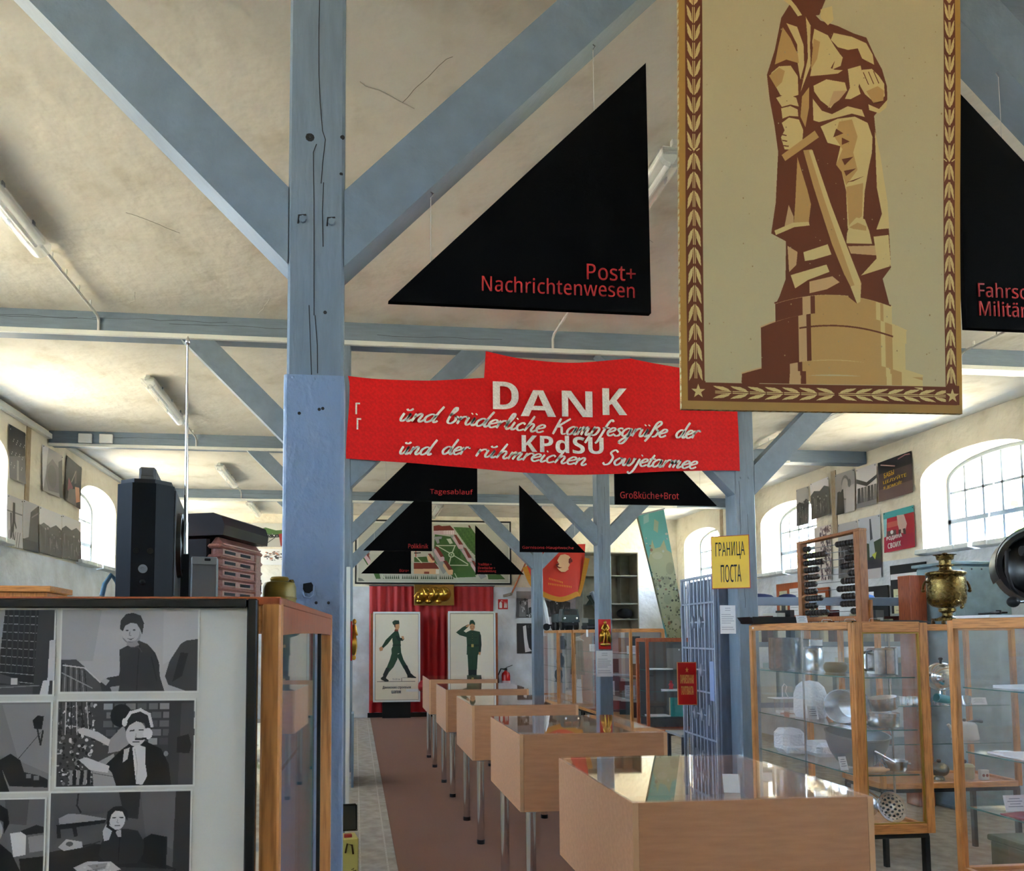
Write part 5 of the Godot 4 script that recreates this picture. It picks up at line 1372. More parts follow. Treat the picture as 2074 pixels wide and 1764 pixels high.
func ceiling_lamp(label: String, x: float, z0: float, z1: float, beam: float) -> void:
	var t := thing("ceiling_lamp", label, "lamp", V(x, HC, (z0 + z1) / 2), 0, "tube lamps on the ceiling")
	var l := z1 - z0
	obj("base_tray", mb().box(Vector3(0, -0.03, 0), Vector3(0.085, 0.04, l - 0.04), 0.005), M.lamp_body, t)
	for s in [-1.0, 1.0]: obj("mount", mb().box(Vector3(0, -0.005, s * l * 0.3), Vector3(0.03, 0.012, 0.05)), M.lamp_body, t)
	obj("tube", mb().cyl(Vector3(0, -0.075, -l / 2 + 0.06), Vector3(0, -0.075, l / 2 - 0.06), 0.013, 0.013, 12), M.tube_white, t)
	var pr := PackedVector2Array()
	for i in 13:
		var a := PI + PI * i / 12.0
		pr.append(Vector2(0.065 * cos(a), -0.052 + 0.065 * sin(a)))
	pr.append(Vector2(0.065, -0.035)); pr.append(Vector2(-0.065, -0.035))
	var b := mb()
	for i in pr.size() - 1:
		b.quad(Vector3(pr[i].x, pr[i].y, l / 2), Vector3(pr[i + 1].x, pr[i + 1].y, l / 2), Vector3(pr[i + 1].x, pr[i + 1].y, -l / 2), Vector3(pr[i].x, pr[i].y, -l / 2))
	obj("cover", b, M.lamp_cover, t)
	for s in [-1.0, 1.0]:
		var e := obj("end_cap", mb().prism(pr.duplicate(), 0.03, Transform3D(Basis(), Vector3(0, 0, s * (l / 2 - 0.01)))), M.lamp_cover, t)
		obj("clip", mb().box(Vector3(0, -0.02, s * (l / 2 + 0.012)), Vector3(0.035, 0.03, 0.025), 0.004), M.lamp_body, e)
	for i in 3:
		for s in [-1.0, 1.0]: obj("side_clip", mb().box(Vector3(s * 0.067, -0.04, -l * 0.3 + i * l * 0.3), Vector3(0.008, 0.025, 0.03), 0.002), M.steel, t)
	# cable pipe on clips to the next beam, then down the face of the beam
	if beam > 0:
		var zb := -(beam - 0.0825 - (z0 + z1) / 2) + 0.012
		obj("cable_pipe", mb().tube([Vector3(0.01, -0.045, -l / 2 - 0.01), Vector3(0.012, -0.045, zb + 0.04), Vector3(0.012, -0.06, zb + 0.012), Vector3(0.012, -0.075, zb), Vector3(0.012, -0.155, zb)], 0.010, 8), M.cable, t)
		var n := int((beam - z1) / 0.22)
		for i in n: obj("pipe_clip", mb().box(Vector3(0.012, -0.02, -l / 2 - 0.15 - i * 0.22), Vector3(0.012, 0.045, 0.012)), M.cable, t)

func build_lamps() -> void:
	ceiling_lamp("tube lamp cut by the picture edge above the photo panel", -1.87, 3.25, 4.46, 5.54)
	ceiling_lamp("clear-covered tube lamp on the ceiling near the radio antenna", -1.87, 6.78, 7.98, 8.85)
	ceiling_lamp("tube lamp third along the window side of the sheathed post", -1.85, 10.2, 11.4, 12.17)
	ceiling_lamp("smallest tube lamp, last before the back wall on the radio side", -1.84, 13.0, 14.2, 0.0)
	ceiling_lamp("tube lamp peeping out beside the Post+ sign and the rug", 1.5, 3.24, 4.44, 5.54)
	ceiling_lamp("tube lamp over the aisle behind the banner", 1.5, 6.6, 7.8, 8.85)
	ceiling_lamp("tube lamp over the aisle in front of the map", 1.5, 12.9, 14.1, 0.0)
	ceiling_lamp("tube lamp over the kitchen cabinets behind the rug", 4.93, 3.3, 4.5, 5.54)
	ceiling_lamp("tube lamp on the ceiling by the post with the yellow sign", 4.93, 6.7, 7.9, 8.85)

# an atlas of snapshots, six across and four down
func build_prints() -> void:
	var P := Paint.new(1536, 1024, 0, 0, 600, 400, g(0.5))
	for n in 24:
		var cx := (n % 6) * 100.0; var cy := (n / 6) * 100.0
		var r := RandomNumberGenerator.new(); r.seed = 500 + n
		P.rect(cx, cy, cx + 100, cy + 100, g(r.randf_range(0.62, 0.95)))
		var hz := cy + r.randf_range(30, 55)
		P.rect(cx, hz, cx + 100, cy + 100, g(r.randf_range(0.18, 0.4)))
		P.poly([cx, hz, cx + 20, hz - 10, cx + 50, hz - 4, cx + 75, hz - 14, cx + 100, hz - 6, cx + 100, hz + 10, cx, hz + 12], g(r.randf_range(0.2, 0.35)))
		for i in 7:
			var x := cx + r.randf_range(8, 92); var y := cy + r.randf_range(34, 60); var s := r.randf_range(0.7, 1.2)
			var tone := r.randf_range(0.06, 0.3)
			P.poly([x - 5 * s, y + 6 * s, x + 5 * s, y + 6 * s, x + 6 * s, y + 24 * s, x + 3 * s, y + 44 * s, x + 1, y + 28 * s, x - 3 * s, y + 44 * s, x - 6 * s, y + 24 * s], g(tone))
			P.ell(x, y + 2, 2.6 * s, 3.4 * s, g(r.randf_range(0.45, 0.75)))
			P.poly([x - 3 * s, y, x + 3 * s, y, x + 2 * s, y - 3 * s, x - 2 * s, y - 3 * s], g(tone))
		for i in 26: P.poly([cx + (i * 31) % 90, cy + 40 + (i * 17) % 50, cx + 4 + (i * 31) % 90, cy + 38 + (i * 17) % 50, cx + 9 + (i * 31) % 90, cy + 46 + (i * 17) % 50, cx + 3 + (i * 31) % 90, cy + 52 + (i * 17) % 46], g(r.randf_range(0.02, 0.6)))
		for i in 14: P.ell(cx + r.randf_range(2, 98), cy + r.randf_range(55, 98), r.randf_range(1, 4), r.randf_range(0.8, 2), g(r.randf_range(0.15, 0.7)))
	# cell 0: pale plaza seen from above with marching shadows
	P.rect(0, 0, 100, 100, g(0.18)); P.poly([0, 60, 100, 45, 100, 100, 0, 100], g(0.45))
	for i in 26: P.ell(8 + (i * 37) % 88, 8 + (i * 23) % 70, 2.4, 1.4, g(0.85))
	P.poly([50, 60, 62, 60, 60, 98, 48, 98], g(0.7))
	# cell 1: smoke and a building
	P.rect(100, 0, 200, 100, g(0.62)); P.poly([100, 0, 130, 0, 118, 60, 104, 95, 100, 95], g(0.86)); P.poly([125, 40, 150, 20, 185, 35, 195, 90, 130, 95, 118, 70], g(0.42)); P.ell(150, 60, 22, 26, g(0.33)); P.poly([180, 20, 200, 10, 200, 100, 185, 100], g(0.3))
	# cell 2: night scene with flags
	P.rect(200, 0, 300, 100, rgb(28, 24, 26)); P.poly([220, 45, 250, 60, 240, 80, 215, 75], rgb(150, 70, 90)); P.poly([255, 20, 268, 15, 270, 45, 258, 50], rgb(110, 100, 95)); P.poly([262, 55, 290, 50, 296, 82, 268, 92], rgb(205, 140, 110)); P.poly([225, 70, 265, 60, 275, 100, 215, 100], rgb(120, 112, 108)); P.line([240, 50, 262, 20], 3, rgb(190, 180, 170))
	# cell 3: two soldiers on paving
	P.rect(300, 0, 400, 100, g(0.82)); P.rect(300, 30, 400, 33, g(0.5)); P.poly([338, 12, 352, 12, 356, 48, 366, 60, 362, 64, 350, 52, 348, 70, 356, 96, 350, 96, 342, 70, 334, 84, 328, 82, 338, 50], g(0.2)); P.poly([322, 34, 334, 34, 334, 66, 324, 92, 320, 90, 326, 64], g(0.28))
	for i in 6: P.line([306 + i * 14, 98, 318 + i * 14, 70], 3, g(0.35))
	# cell 4: grey hillside
	P.rect(400, 0, 500, 100, g(0.76)); P.poly([450, 20, 500, 0, 500, 100, 400, 100, 400, 80, 440, 72], g(0.33)); P.line([458, 30, 500, 16], 3, g(0.6)); P.rect(400, 78, 500, 100, g(0.2))
	# cell 12: portrait pair under an arch
	P.rect(0, 200, 100, 300, g(0.62)); P.ell(50, 238, 22, 30, g(0.4)); P.ell(50, 240, 17, 25, g(0.7)); P.poly([10, 245, 40, 240, 45, 300, 5, 300], g(0.12)); P.ell(26, 236, 8, 10, g(0.6)); P.poly([55, 240, 95, 235, 98, 300, 52, 300], g(0.75)); P.ell(72, 230, 8, 10, g(0.35))
	# cell 13: group standing under a porch roof
	P.rect(100, 200, 200, 300, g(0.84)); P.poly([100, 225, 150, 240, 200, 228, 200, 236, 150, 250, 100, 236], g(0.25))
	for i in 6: P.poly([106 + i * 16, 250, 118 + i * 16, 250, 120 + i * 16, 290, 104 + i * 16, 290], g(0.2 + 0.1 * (i % 3)))
	P.rect(100, 288, 200, 300, g(0.5))
	# cell 14: dark train side with yellow slogan
	P.rect(200, 200, 300, 300, rgb(74, 58, 58)); P.rect(200, 200, 300, 230, rgb(32, 26, 28)); P.rect(200, 270, 300, 300, rgb(106, 84, 82)); P.line([210, 208, 250, 222], 3, rgb(200, 160, 150)); P.line([262, 208, 282, 204, 296, 206], 3, rgb(190, 130, 130))
	# cell 15: monument before trees
	P.rect(300, 200, 400, 300, rgb(196, 198, 206)); P.poly([300, 248, 320, 240, 350, 244, 400, 238, 400, 275, 300, 275], rgb(46, 66, 44)); P.poly([352, 204, 358, 204, 364, 240, 376, 268, 350, 268, 352, 240], rgb(60, 66, 76)); P.poly([346, 240, 366, 236, 374, 262, 348, 266], rgb(170, 180, 192)); P.poly([300, 262, 330, 258, 316, 270, 300, 272], rgb(190, 200, 80)); P.poly([358, 262, 380, 258, 372, 270], rgb(190, 200, 80)); P.rect(300, 270, 400, 284, rgb(52, 48, 60)); P.rect(300, 284, 400, 300, rgb(190, 184, 188))
	# cell 16: red wagon poster with a figure
	P.rect(400, 200, 500, 300, rgb(176, 28, 52)); P.rect(400, 200, 500, 216, rgb(70, 170, 176)); P.poly([400, 216, 412, 216, 408, 260, 400, 262], rgb(150, 200, 205)); P.rect(412, 226, 470, 240, rgb(196, 96, 86)); P.rect(410, 248, 440, 262, rgb(96, 66, 66)); P.ell(426, 252, 5, 5, rgb(225, 220, 220)); P.poly([445, 214, 468, 216, 476, 240, 468, 262, 452, 258, 446, 236], rgb(206, 176, 166)); P.poly([448, 250, 456, 250, 454, 280, 448, 280], rgb(80, 46, 46)); P.poly([462, 250, 470, 250, 474, 286, 466, 286], rgb(80, 46, 46)); P.rect(404, 264, 496, 298, rgb(170, 20, 62))
	# cell 17: tree blossom print
	P.rect(500, 200, 600, 300, rgb(222, 212, 206)); P.speckle(160, 1.5, 4.5, [rgb(92, 70, 82), rgb(120, 100, 104), rgb(70, 54, 60)], 9, 535, 202, 598, 298)
	# cell 18: colour parade on a road
	P.rect(0, 300, 100, 400, rgb(206, 206, 200)); P.poly([0, 340, 40, 318, 70, 330, 100, 326, 100, 350, 0, 352], rgb(76, 110, 62)); P.poly([0, 352, 100, 345, 100, 358, 0, 366], rgb(40, 42, 48)); P.speckle(60, 1, 2.5, [rgb(220, 220, 220), rgb(60, 64, 70)], 10, 2, 344, 96, 360); P.rect(0, 362, 100, 400, rgb(176, 174, 168)); P.line([30, 400, 66, 362], 2.5, rgb(70, 70, 74)); P.poly([78, 345, 100, 340, 100, 396, 84, 396], rgb(146, 46, 46))
	# cell 19: magazine page
	P.rect(100, 300, 200, 400, rgb(228, 226, 222)); P.rect(104, 312, 128, 318, rgb(60, 60, 60)); P.speckle(50, 2, 5, [rgb(60, 56, 54), rgb(130, 126, 120), rgb(180, 120, 90)], 11, 136, 316, 196, 370)
	# cell 20: workshop people
	P.rect(200, 300, 300, 400, g(0.3)); P.poly([200, 300, 300, 300, 300, 330, 200, 326], g(0.6)); P.poly([255, 330, 280, 328, 284, 360, 276, 396, 262, 396, 256, 362], g(0.8)); P.ell(266, 322, 6, 7, g(0.55)); P.poly([258, 360, 282, 360, 280, 398, 262, 398], g(0.15)); P.poly([215, 340, 240, 335, 245, 396, 212, 396], g(0.5)); P.speckle(30, 2, 5, [g(0.1), g(0.75)], 12, 204, 330, 296, 396)
	# cell 21: pale figure on dark
	P.rect(300, 300, 400, 400, g(0.16)); P.poly([330, 310, 345, 306, 350, 350, 358, 380, 372, 392, 340, 396, 334, 350], g(0.85)); P.speckle(40, 2, 6, [g(0.08), g(0.3), g(0.05)], 13, 350, 304, 398, 340)
	var tex := P.done(0.5)
	var pm := print_mat(tex, 0.4)
	# side, cell, near-depth, far-depth, low, high, lean, label
	var L := [
		[0, 0, 7.80, 8.17, 3.20, 3.75, 0.02, "dark black-and-white snapshot highest up beside the nearest window"],
		[0, 1, 8.60, 9.17, 3.23, 3.75, 0.02, "large smoky black-and-white photograph on the window wall"],
		[0, 2, 9.27, 9.78, 3.22, 3.77, -0.09, "dark colour night photograph hanging crooked by the window"],
		[0, 3, 7.80, 8.15, 2.51, 3.03, 0.0, "photograph of two soldiers on paving, lower row"],
		[0, 4, 8.16, 8.55, 2.51, 3.04, 0.0, "grey hillside photograph in the lower row"],
		[0, 5, 8.57, 9.20, 2.52, 3.04, 0.0, "photograph of a standing crowd, third in the lower row"],
		[0, 6, 9.21, 9.83, 2.53, 3.05, 0.0, "photograph of men in caps beside the small window"],
		[1, 7, 9.53, 9.95, 3.25, 3.78, 0.06, "slanting group photograph beside the middle arched window"],
		[1, 12, 9.00, 9.40, 3.22, 3.78, 0.0, "photograph of a couple under an arch"],
		[1, 13, 8.59, 8.97, 3.24, 3.76, 0.0, "photograph of a group under a porch roof"],
		[1, 14, 7.99, 8.56, 3.26, 3.76, 0.03, "dark photograph with a yellow painted slogan by the window"],
		[1, 17, 9.53, 9.90, 2.35, 3.12, 0.0, "pale blossom print seen behind the abacus"],
		[1, 8, 8.98, 9.38, 2.35, 3.09, 0.0, "dark narrow photograph behind the abacus"],
		[1, 15, 8.56, 8.97, 2.30, 3.10, 0.0, "tall photograph of a monument before trees"],
		[1, 16, 7.99, 8.50, 2.61, 3.11, 0.03, "red poster with a bending figure by the big window"],
		[1, 9, 10.0, 10.3, 3.2, 3.75, 0.0, "narrow dark print half hidden by the yellow-sign post"],
		[1, 10, 11.5, 11.75, 3.1, 3.7, 0.0, "upper small print between the far windows"],
		[1, 11, 11.5, 11.75, 2.45, 3.0, 0.0, "lower small print between the far windows"],
	]
	var nn := 0
	for a in L:
		nn += 1
		var w: float = a[3] - a[2]; var h: float = a[5] - a[4]
		var left: bool = a[0] == 0
		var x: float = XL + 0.016 if left else XR - 0.016
		var th := PI / 2 if left else -PI / 2
		var t := thing("wall_photo", a[7], "photograph", V(x, (a[4] + a[5]) / 2, (a[2] + a[3]) / 2), th, "photographs pinned between the windows")
		var cell: int = a[1]
		var cw := 1.0 / 6.0; var ch := 0.25
		var cu := (cell % 6) * cw; var cv := (cell / 6) * ch
		var rw := w / cw; var rh := h / ch
		var uvr := Rect2(-w / 2 - cu * rw, h / 2 - (1.0 - cv) * rh, rw, rh)
		var s := obj("sheet", mb().grid(func(u: float, v: float) -> Vector3:
			var q := Vector2(-w / 2 + u * w, h / 2 - v * h).rotated(a[6])
			return Vector3(q.x, q.y, 0.010 * pow(v, 3.0) + 0.008 * pow(absf(u - 0.5) * 2, 4.0) * v), 8, 10, 0.001), pm, t)
		# the sheet samples its own cell of the atlas
		var arr: Array = s.mesh.surface_get_arrays(0)
		var uv: PackedVector2Array = arr[Mesh.ARRAY_TEX_UV]
		for i in uv.size(): uv[i] = Vector2(cu + uv[i].x * cw, cv + uv[i].y * ch)
		arr[Mesh.ARRAY_TEX_UV] = uv
		var am := ArrayMesh.new(); am.add_surface_from_arrays(Mesh.PRIMITIVE_TRIANGLES, arr)
		s.mesh = am
		for p in [[-1, 1], [1, 1]]:
			obj("pin", mb().lathe(pv([0, 0.006, 0.004, 0.005, 0.006, 0]), 8, Transform3D(Basis(Vector3.RIGHT, PI / 2), Vector3(p[0] * (w / 2 - 0.02), h / 2 - 0.02, 0.004))), M.black, t)
		if cell == 14:
			var ym := mat(Color(0.86, 0.70, 0.16), 0.6)
			fit_text(t, "БАБЫ", sans, ym, -0.17, 0.02, 0.0, 0.08, 0.014, 0.0, 0.1)
			fit_text(t, "ЦЕЛУЙТЕ", sans, ym, -0.19, -0.06, 0.2, 0.0, 0.014, 0.0, 0.05)
			fit_text(t, "Я ДОМОЙ!", sans, ym, -0.19, -0.13, 0.12, -0.075, 0.014, 0.0, 0.05)
		if cell == 16:
			fit_text(t, "РОДИНА", sans_bold, M.white_paint, -0.2, -0.125, 0.06, -0.065, 0.015, 0.0, 0.06)
			fit_text(t, "СВОИХ", sans_bold, M.white_paint, -0.18, -0.215, 0.04, -0.15, 0.017, 0.0, 0.06)
	# snapshots on the back wall use the same atlas
	var B := [[18, -2.0, -1.33, 3.30, 3.76, "colour photograph of a parade on a road, high on the back wall"], [19, -2.0, -1.33, 2.95, 3.26, "pale magazine page below the parade photograph"], [20, 3.20, 3.62, 1.93, 2.46, "black-and-white workshop photograph beside the fire notice"], [21, 3.20, 3.62, 1.22, 1.82, "dark photograph with a pale figure above the extinguisher corner"], [22, 3.78, 4.3, 1.95, 2.5, "black-and-white photograph below the red flag"], [23, -2.75, -2.05, 3.3, 3.76, "dark print next to the parade photograph"]]
	for a in B:
		var w: float = a[2] - a[1]; var h: float = a[4] - a[3]
		var cell: int = a[0]
		var cw := 1.0 / 6.0; var ch := 0.25
		var cu := (cell % 6) * cw; var cv := (cell / 6) * ch
		var rw := w / cw; var rh := h / ch
		var o := obj("wall_photo", mb().prism(pv([-w / 2, -h / 2, w / 2, -h / 2, w / 2, h / 2, -w / 2, h / 2]), 0.006, Transform3D(), Rect2(-w / 2 - cu * rw, h / 2 - (1.0 - cv) * rh, rw, rh)), pm)
		o.position = V((a[1] + a[2]) / 2, (a[3] + a[4]) / 2, ZB - 0.035)
		tag(o, a[5], "photograph", "photographs on the back wall")

func build_rack() -> void:
	var steel := mat(Color(0.48, 0.53, 0.60), 0.4, 0.2)
	var t := thing("steel_rack", "grey-blue steel rack behind the abacus", "rack", V(4.95, 0, 7.2))
	for y in [1.93, 1.5, 0.9]:
		obj("shelf", mb().box(Vector3(0, y, 0), Vector3(2.0, 0.02, 0.45), 0.002), steel, t)
		obj("shelf_lip", mb().box(Vector3(0, y - 0.005, 0.225), Vector3(2.0, 0.085 if y > 1.8 else 0.05, 0.012), 0.002), steel, t)
	for x in [-0.97, 0.97]:
		for z in [-0.2, 0.2]: obj("upright", mb().box(Vector3(x, 0.96, z), Vector3(0.035, 1.92, 0.035), 0.002), steel, t)
	# files and boxes on it
	var cols := [Color(0.78, 0.76, 0.64), Color(0.35, 0.08, 0.08), Color(0.85, 0.85, 0.82), Color(0.12, 0.12, 0.13), Color(0.80, 0.79, 0.70), Color(0.5, 0.52, 0.55)]
	for i in 16:
		var w := 0.05 + 0.02 * (i % 3); var h := 0.24 + 0.03 * (i % 4)
		var b := obj("binder", mb().box(Vector3.ZERO, Vector3(w, h, 0.26), 0.004), mat(cols[i % 6], 0.6))
		b.position = V(4.03 + i * 0.119, 1.511 + h / 2, 7.15)
		tag(b, ["cream", "dark red", "white", "black", "buff", "grey"][i % 6] + " file on the steel rack, number %s from the post" % ["one", "two", "three", "four", "five", "six", "seven", "eight", "nine", "ten", "eleven", "twelve", "thirteen", "fourteen", "fifteen", "sixteen"][i], "file", "files on the steel rack")
		obj("spine_label", mb().box(Vector3(0, h * 0.12, 0.131), Vector3(w * 0.7, h * 0.3, 0.002)), M.paper, b)
	for i in 9:
		var h := 0.34 + 0.05 * (i % 3)
		var b := obj("document_box", mb().box(Vector3.ZERO, Vector3(0.17, h, 0.3), 0.006), mat([Color(0.72, 0.74, 0.70), Color(0.62, 0.68, 0.68), Color(0.78, 0.77, 0.68)][i % 3], 0.7))
		b.position = V(4.1 + i * 0.2, 0.911 + h / 2, 7.15)
		tag(b, "pale archive box on the lower rack shelf, number %s from the post" % ["one", "two", "three", "four", "five", "six", "seven", "eight", "nine"][i], "box", "archive boxes on the lower rack shelf")
	# folded blue cloths on top
	var bc := mat(Color(0.10, 0.15, 0.34), 0.9); var lb := mat(Color(0.32, 0.52, 0.80), 0.85)
	for a in [[4.1, 0.34, bc, "dark navy folded cloth on the rack next to the post"], [4.42, 0.2, bc, "small navy cloth on the rack"], [5.78, 0.16, lb, "bright blue cloth on the end of the rack"], [5.28, 0.2, lb, "pale blue folded cloth in the middle of the rack"]]:
		var f := obj("folded_cloth", mb().lathe(pv([0, 0, 0.5, 0, 0.52, 0.04, 0.4, 0.12, 0.2, 0.15, 0, 0.16]), 18), a[2])
		f.position = V(a[0], 1.94, 7.15); f.scale = Vector3(a[1], 0.45, a[1] * 0.8)
		tag(f, a[3], "cloth", "cloths on the rack")
	# framed notices on the window wall
	var N4 := [[10.2, 10.87, 1.72, 2.37, M.red_wood, "wood-framed notice with a photo beside the rack"], [9.6, 10.1, 1.7, 2.25, M.red_wood, "wood-framed notice with blue print beside the abacus"], [8.45, 9.0, 1.75, 2.2, M.black, "black board with a small white caption"], [7.83, 8.4, 1.6, 2.43, M.black, "tall black notice board with a caption strip and yellowed sheet"]]
	for a in N4:
		var w: float = a[1] - a[0]; var h: float = a[3] - a[2]
		var f := thing("framed_notice", a[5], "frame", V(XR - 0.03, (a[2] + a[3]) / 2, (a[0] + a[1]) / 2), -PI / 2, "framed notices on the window wall")
		obj("board", mb().box(Vector3.ZERO, Vector3(w, h, 0.02), 0.003), a[4], f)
		if a[4] == M.red_wood:
			obj("photo", mb().box(Vector3(-w * 0.22, h * 0.05, 0.012), Vector3(w * 0.3, h * 0.55, 0.003)), mat(Color(0.75, 0.74, 0.65), 0.6), f)
			obj("photo_image", mb().box(Vector3(-w * 0.22, h * 0.0, 0.0142), Vector3(w * 0.16, h * 0.3, 0.001)), mat(Color(0.25, 0.25, 0.24), 0.6), f)
			obj("text_sheet", mb().box(Vector3(w * 0.2, h * 0.05, 0.012), Vector3(w * 0.34, h * 0.62, 0.003)), M.paper, f)
			for i in 7: obj("text_line", mb().box(Vector3(w * 0.2, h * (0.27 - i * 0.07), 0.0142), Vector3(w * 0.26, 0.006, 0.001)), mat(Color(0.6, 0.6, 0.6), 0.8), f)
		else:
			obj("caption", mb().box(Vector3(-w * 0.05 if h > 0.6 else -w * 0.2, h * 0.33 if h > 0.6 else h * 0.2, 0.012), Vector3(w * 0.86 if h > 0.6 else w * 0.5, h * 0.08 if h > 0.6 else h * 0.3, 0.003)), M.paper, f)
			if h > 0.6: obj("text_sheet", mb().box(Vector3(-w * 0.02, -h * 0.16, 0.012), Vector3(w * 0.78, h * 0.62, 0.003)), mat(Color(0.83, 0.82, 0.66), 0.7), f)
			for i in (6 if h > 0.6 else 2): obj("text_line", mb().box(Vector3(-w * (0.05 if h > 0.6 else 0.2), h * ((0.05 - i * 0.07) if h > 0.6 else (0.24 - i * 0.12)), 0.0142), Vector3(w * (0.6 if h > 0.6 else 0.36), 0.007, 0.001)), mat(Color(0.5, 0.5, 0.45), 0.8), f)

# ---------------------------------------------------------------- the far end: map, curtain, posters, flag, shelf, blade
func build_back_wall() -> void:
	struct("trim_60", mb().box(V((XL + XR) / 2, 1.27, ZB - 0.012), Vector3(XR - XL, 2.54, 0.024)), M.dado)
	build_map()
	# curtain
	var c := thing("red_curtain", "dark red pleated curtain behind the two soldier posters", "curtain", V(0, 0, ZB - 0.1))
	obj("cloth", mb().grid(func(u: float, v: float) -> Vector3:
		var x := lerpf(0.277, 2.73 - 0.05 * sin(v * 9.0) * v, u)
		return Vector3(x, lerpf(2.545, 0.10, v), 0.022 * sin(x * 41.0 + 0.8 * sin(x * 7.0)) + 0.012 * sin(x * 17.0 + v * 3.0)), 150, 10, 0.004), M.curtain, c)
	obj("red_bundle", mb(Transform3D(Basis().scaled(Vector3(0.8, 1, 0.6)), Vector3(1.29, 0.62, 0.35))).lathe(ball(0.12, 10), 14), M.curtain, c)  # maroon bundle beside the poster, kept as a child of the curtain
	obj("bundle_band", mb().tube([Vector3(1.42, 0.75, 0.0), Vector3(1.40, 0.68, 0.2), Vector3(1.32, 0.64, 0.34)], 0.03, 8), M.curtain, c)  # band reaching from the curtain to the bundle
	obj("rail", mb().cyl(Vector3(0.27, 2.555, 0), Vector3(2.75, 2.555, 0), 0.012, 0.012, 8), M.steel, c)
	var sk := struct("gap_shade_back", mb().box(V(1.5, 0.045, ZB - 0.035), Vector3(2.5, 0.09, 0.03)), M.black)  # black strip put in for the shaded gap under the curtain
	build_posters()
	# gilded relief of three heads
	var r := thing("gold_relief", "gold relief plaque of three overlapping heads below the map", "plaque", V(1.532, 2.371, ZB - 0.2))
	obj("board", mb().box(Vector3.ZERO, Vector3(0.784, 0.408, 0.03), 0.004), mat(Color(0.58, 0.43, 0.19), 0.4, 0.4), r)
	for i in 3:
		var x := -0.2 + i * 0.19
		var hd := obj("head", mb(Transform3D(Basis().scaled(Vector3(1, 1, 0.5)), Vector3(x, 0.02, 0.015))).lathe(ball(0.15, 12), 20), M.gold, r)
		obj("face", mb(Transform3D(Basis().scaled(Vector3(0.8, 1.15, 0.6)), Vector3(x - 0.09, -0.04, 0.02))).lathe(ball(0.085, 10), 16), M.gold, hd)
		obj("brow", mb().tube([Vector3(x - 0.16, 0.03, 0.075), Vector3(x - 0.11, 0.05, 0.09), Vector3(x - 0.05, 0.04, 0.09)], 0.012, 6), M.gold, hd)
		obj("nose", mb().tube([Vector3(x - 0.15, 0.02, 0.07), Vector3(x - 0.19, -0.03, 0.055), Vector3(x - 0.16, -0.045, 0.06)], 0.014, 6), M.gold, hd)
		obj("beard", mb(Transform3D(Basis(Vector3(0, 0, 1), 0.3).scaled(Vector3(1.1, 0.8, 0.5)), Vector3(x - 0.1, -0.12, 0.02))).lathe(ball(0.07, 10), 14), M.gold, hd)
		for k in 4: obj("curl", mb().tube([Vector3(x - 0.02 + k * 0.03, 0.12, 0.06), Vector3(x + 0.01 + k * 0.03, 0.06, 0.085 - k * 0.012), Vector3(x + 0.0 + k * 0.03, -0.02, 0.07 - k * 0.012)], 0.012, 6), M.gold, hd)
	# fire notice and extinguisher
	var fs := thing("fire_sign", "small red extinguisher pictogram sign on the back wall", "sign", V(2.928, 2.2, ZB - 0.03))
	obj("plate", mb().box(Vector3.ZERO, Vector3(0.198, 0.198, 0.006), 0.001), mat(Color(0.72, 0.06, 0.07), 0.5), fs)
	obj("bottle_symbol", mb().prism(pv([-0.075, -0.075, -0.02, -0.075, -0.02, 0.02, -0.032, 0.045, -0.06, 0.045, -0.075, 0.02]), 0.002, Transform3D(Basis(), Vector3(0, 0, 0.004))), M.white_plastic, fs)
	obj("nozzle_symbol", mb().tube([Vector3(-0.046, 0.05, 0.004), Vector3(-0.03, 0.075, 0.004), Vector3(-0.005, 0.06, 0.004)], 0.006, 5), M.white_plastic, fs)
	for k in 3: obj("flame_symbol", mb().prism(pv([0.02 + k * 0.022, -0.07, 0.034 + k * 0.022, -0.07, 0.038 + k * 0.022, 0.0, 0.03 + k * 0.022, 0.06 - k * 0.01, 0.026 + k * 0.022, 0.0]), 0.002, Transform3D(Basis(), Vector3(0, 0, 0.004))), M.white_plastic, fs)
	var fe := thing("fire_extinguisher", "red fire extinguisher with black hose by the back wall", "extinguisher", V(2.94, 0, ZB - 0.2))
	var red := mat(Color(0.72, 0.04, 0.05), 0.25)
	obj("cylinder", mb().lathe(pv([0, 0.34, 0.08, 0.34, 0.085, 0.36, 0.085, 0.8, 0.07, 0.85, 0.03, 0.88, 0.03, 0.9, 0, 0.9]), 24), red, fe)
	obj("label", mb().lathe(pv([0.0858, 0.5, 0.0858, 0.7]), 24), mat(Color(0.85, 0.75, 0.75), 0.5), fe)
	obj("valve", mb().box(Vector3(0, 0.92, 0), Vector3(0.05, 0.05, 0.05), 0.006), M.black, fe)
	obj("lever", mb().bar(Vector3(0, 0.95, 0), Vector3(0.13, 1.0, 0.02), 0.02, 0.012, 0.002), M.black, fe)
	obj("hose", mb().tube([Vector3(-0.02, 0.92, 0), Vector3(-0.1, 0.93, 0.01), Vector3(-0.16, 0.8, 0.02), Vector3(-0.15, 0.6, 0.03), Vector3(-0.11, 0.5, 0.03)], 0.014, 8), M.black, fe)
	obj("wall_bracket", mb().box(Vector3(0, 0.32, -0.06), Vector3(0.14, 0.03, 0.2), 0.003), M.black, fe)
	# flag on a slanting staff
	var fl := thing("red_flag", "red velvet flag with a pale portrait and gold fringe on a slanting staff", "flag", V(0, 0.0368, ZB - 0.65))
	fl.scale = Vector3(0.977, 0.977, 1.0)
	obj("staff", mb().cyl(Vector3(3.02, 2.37, 0.05), Vector3(3.62, 3.62, 0.02), 0.017, 0.015, 10), M.red_wood, fl)
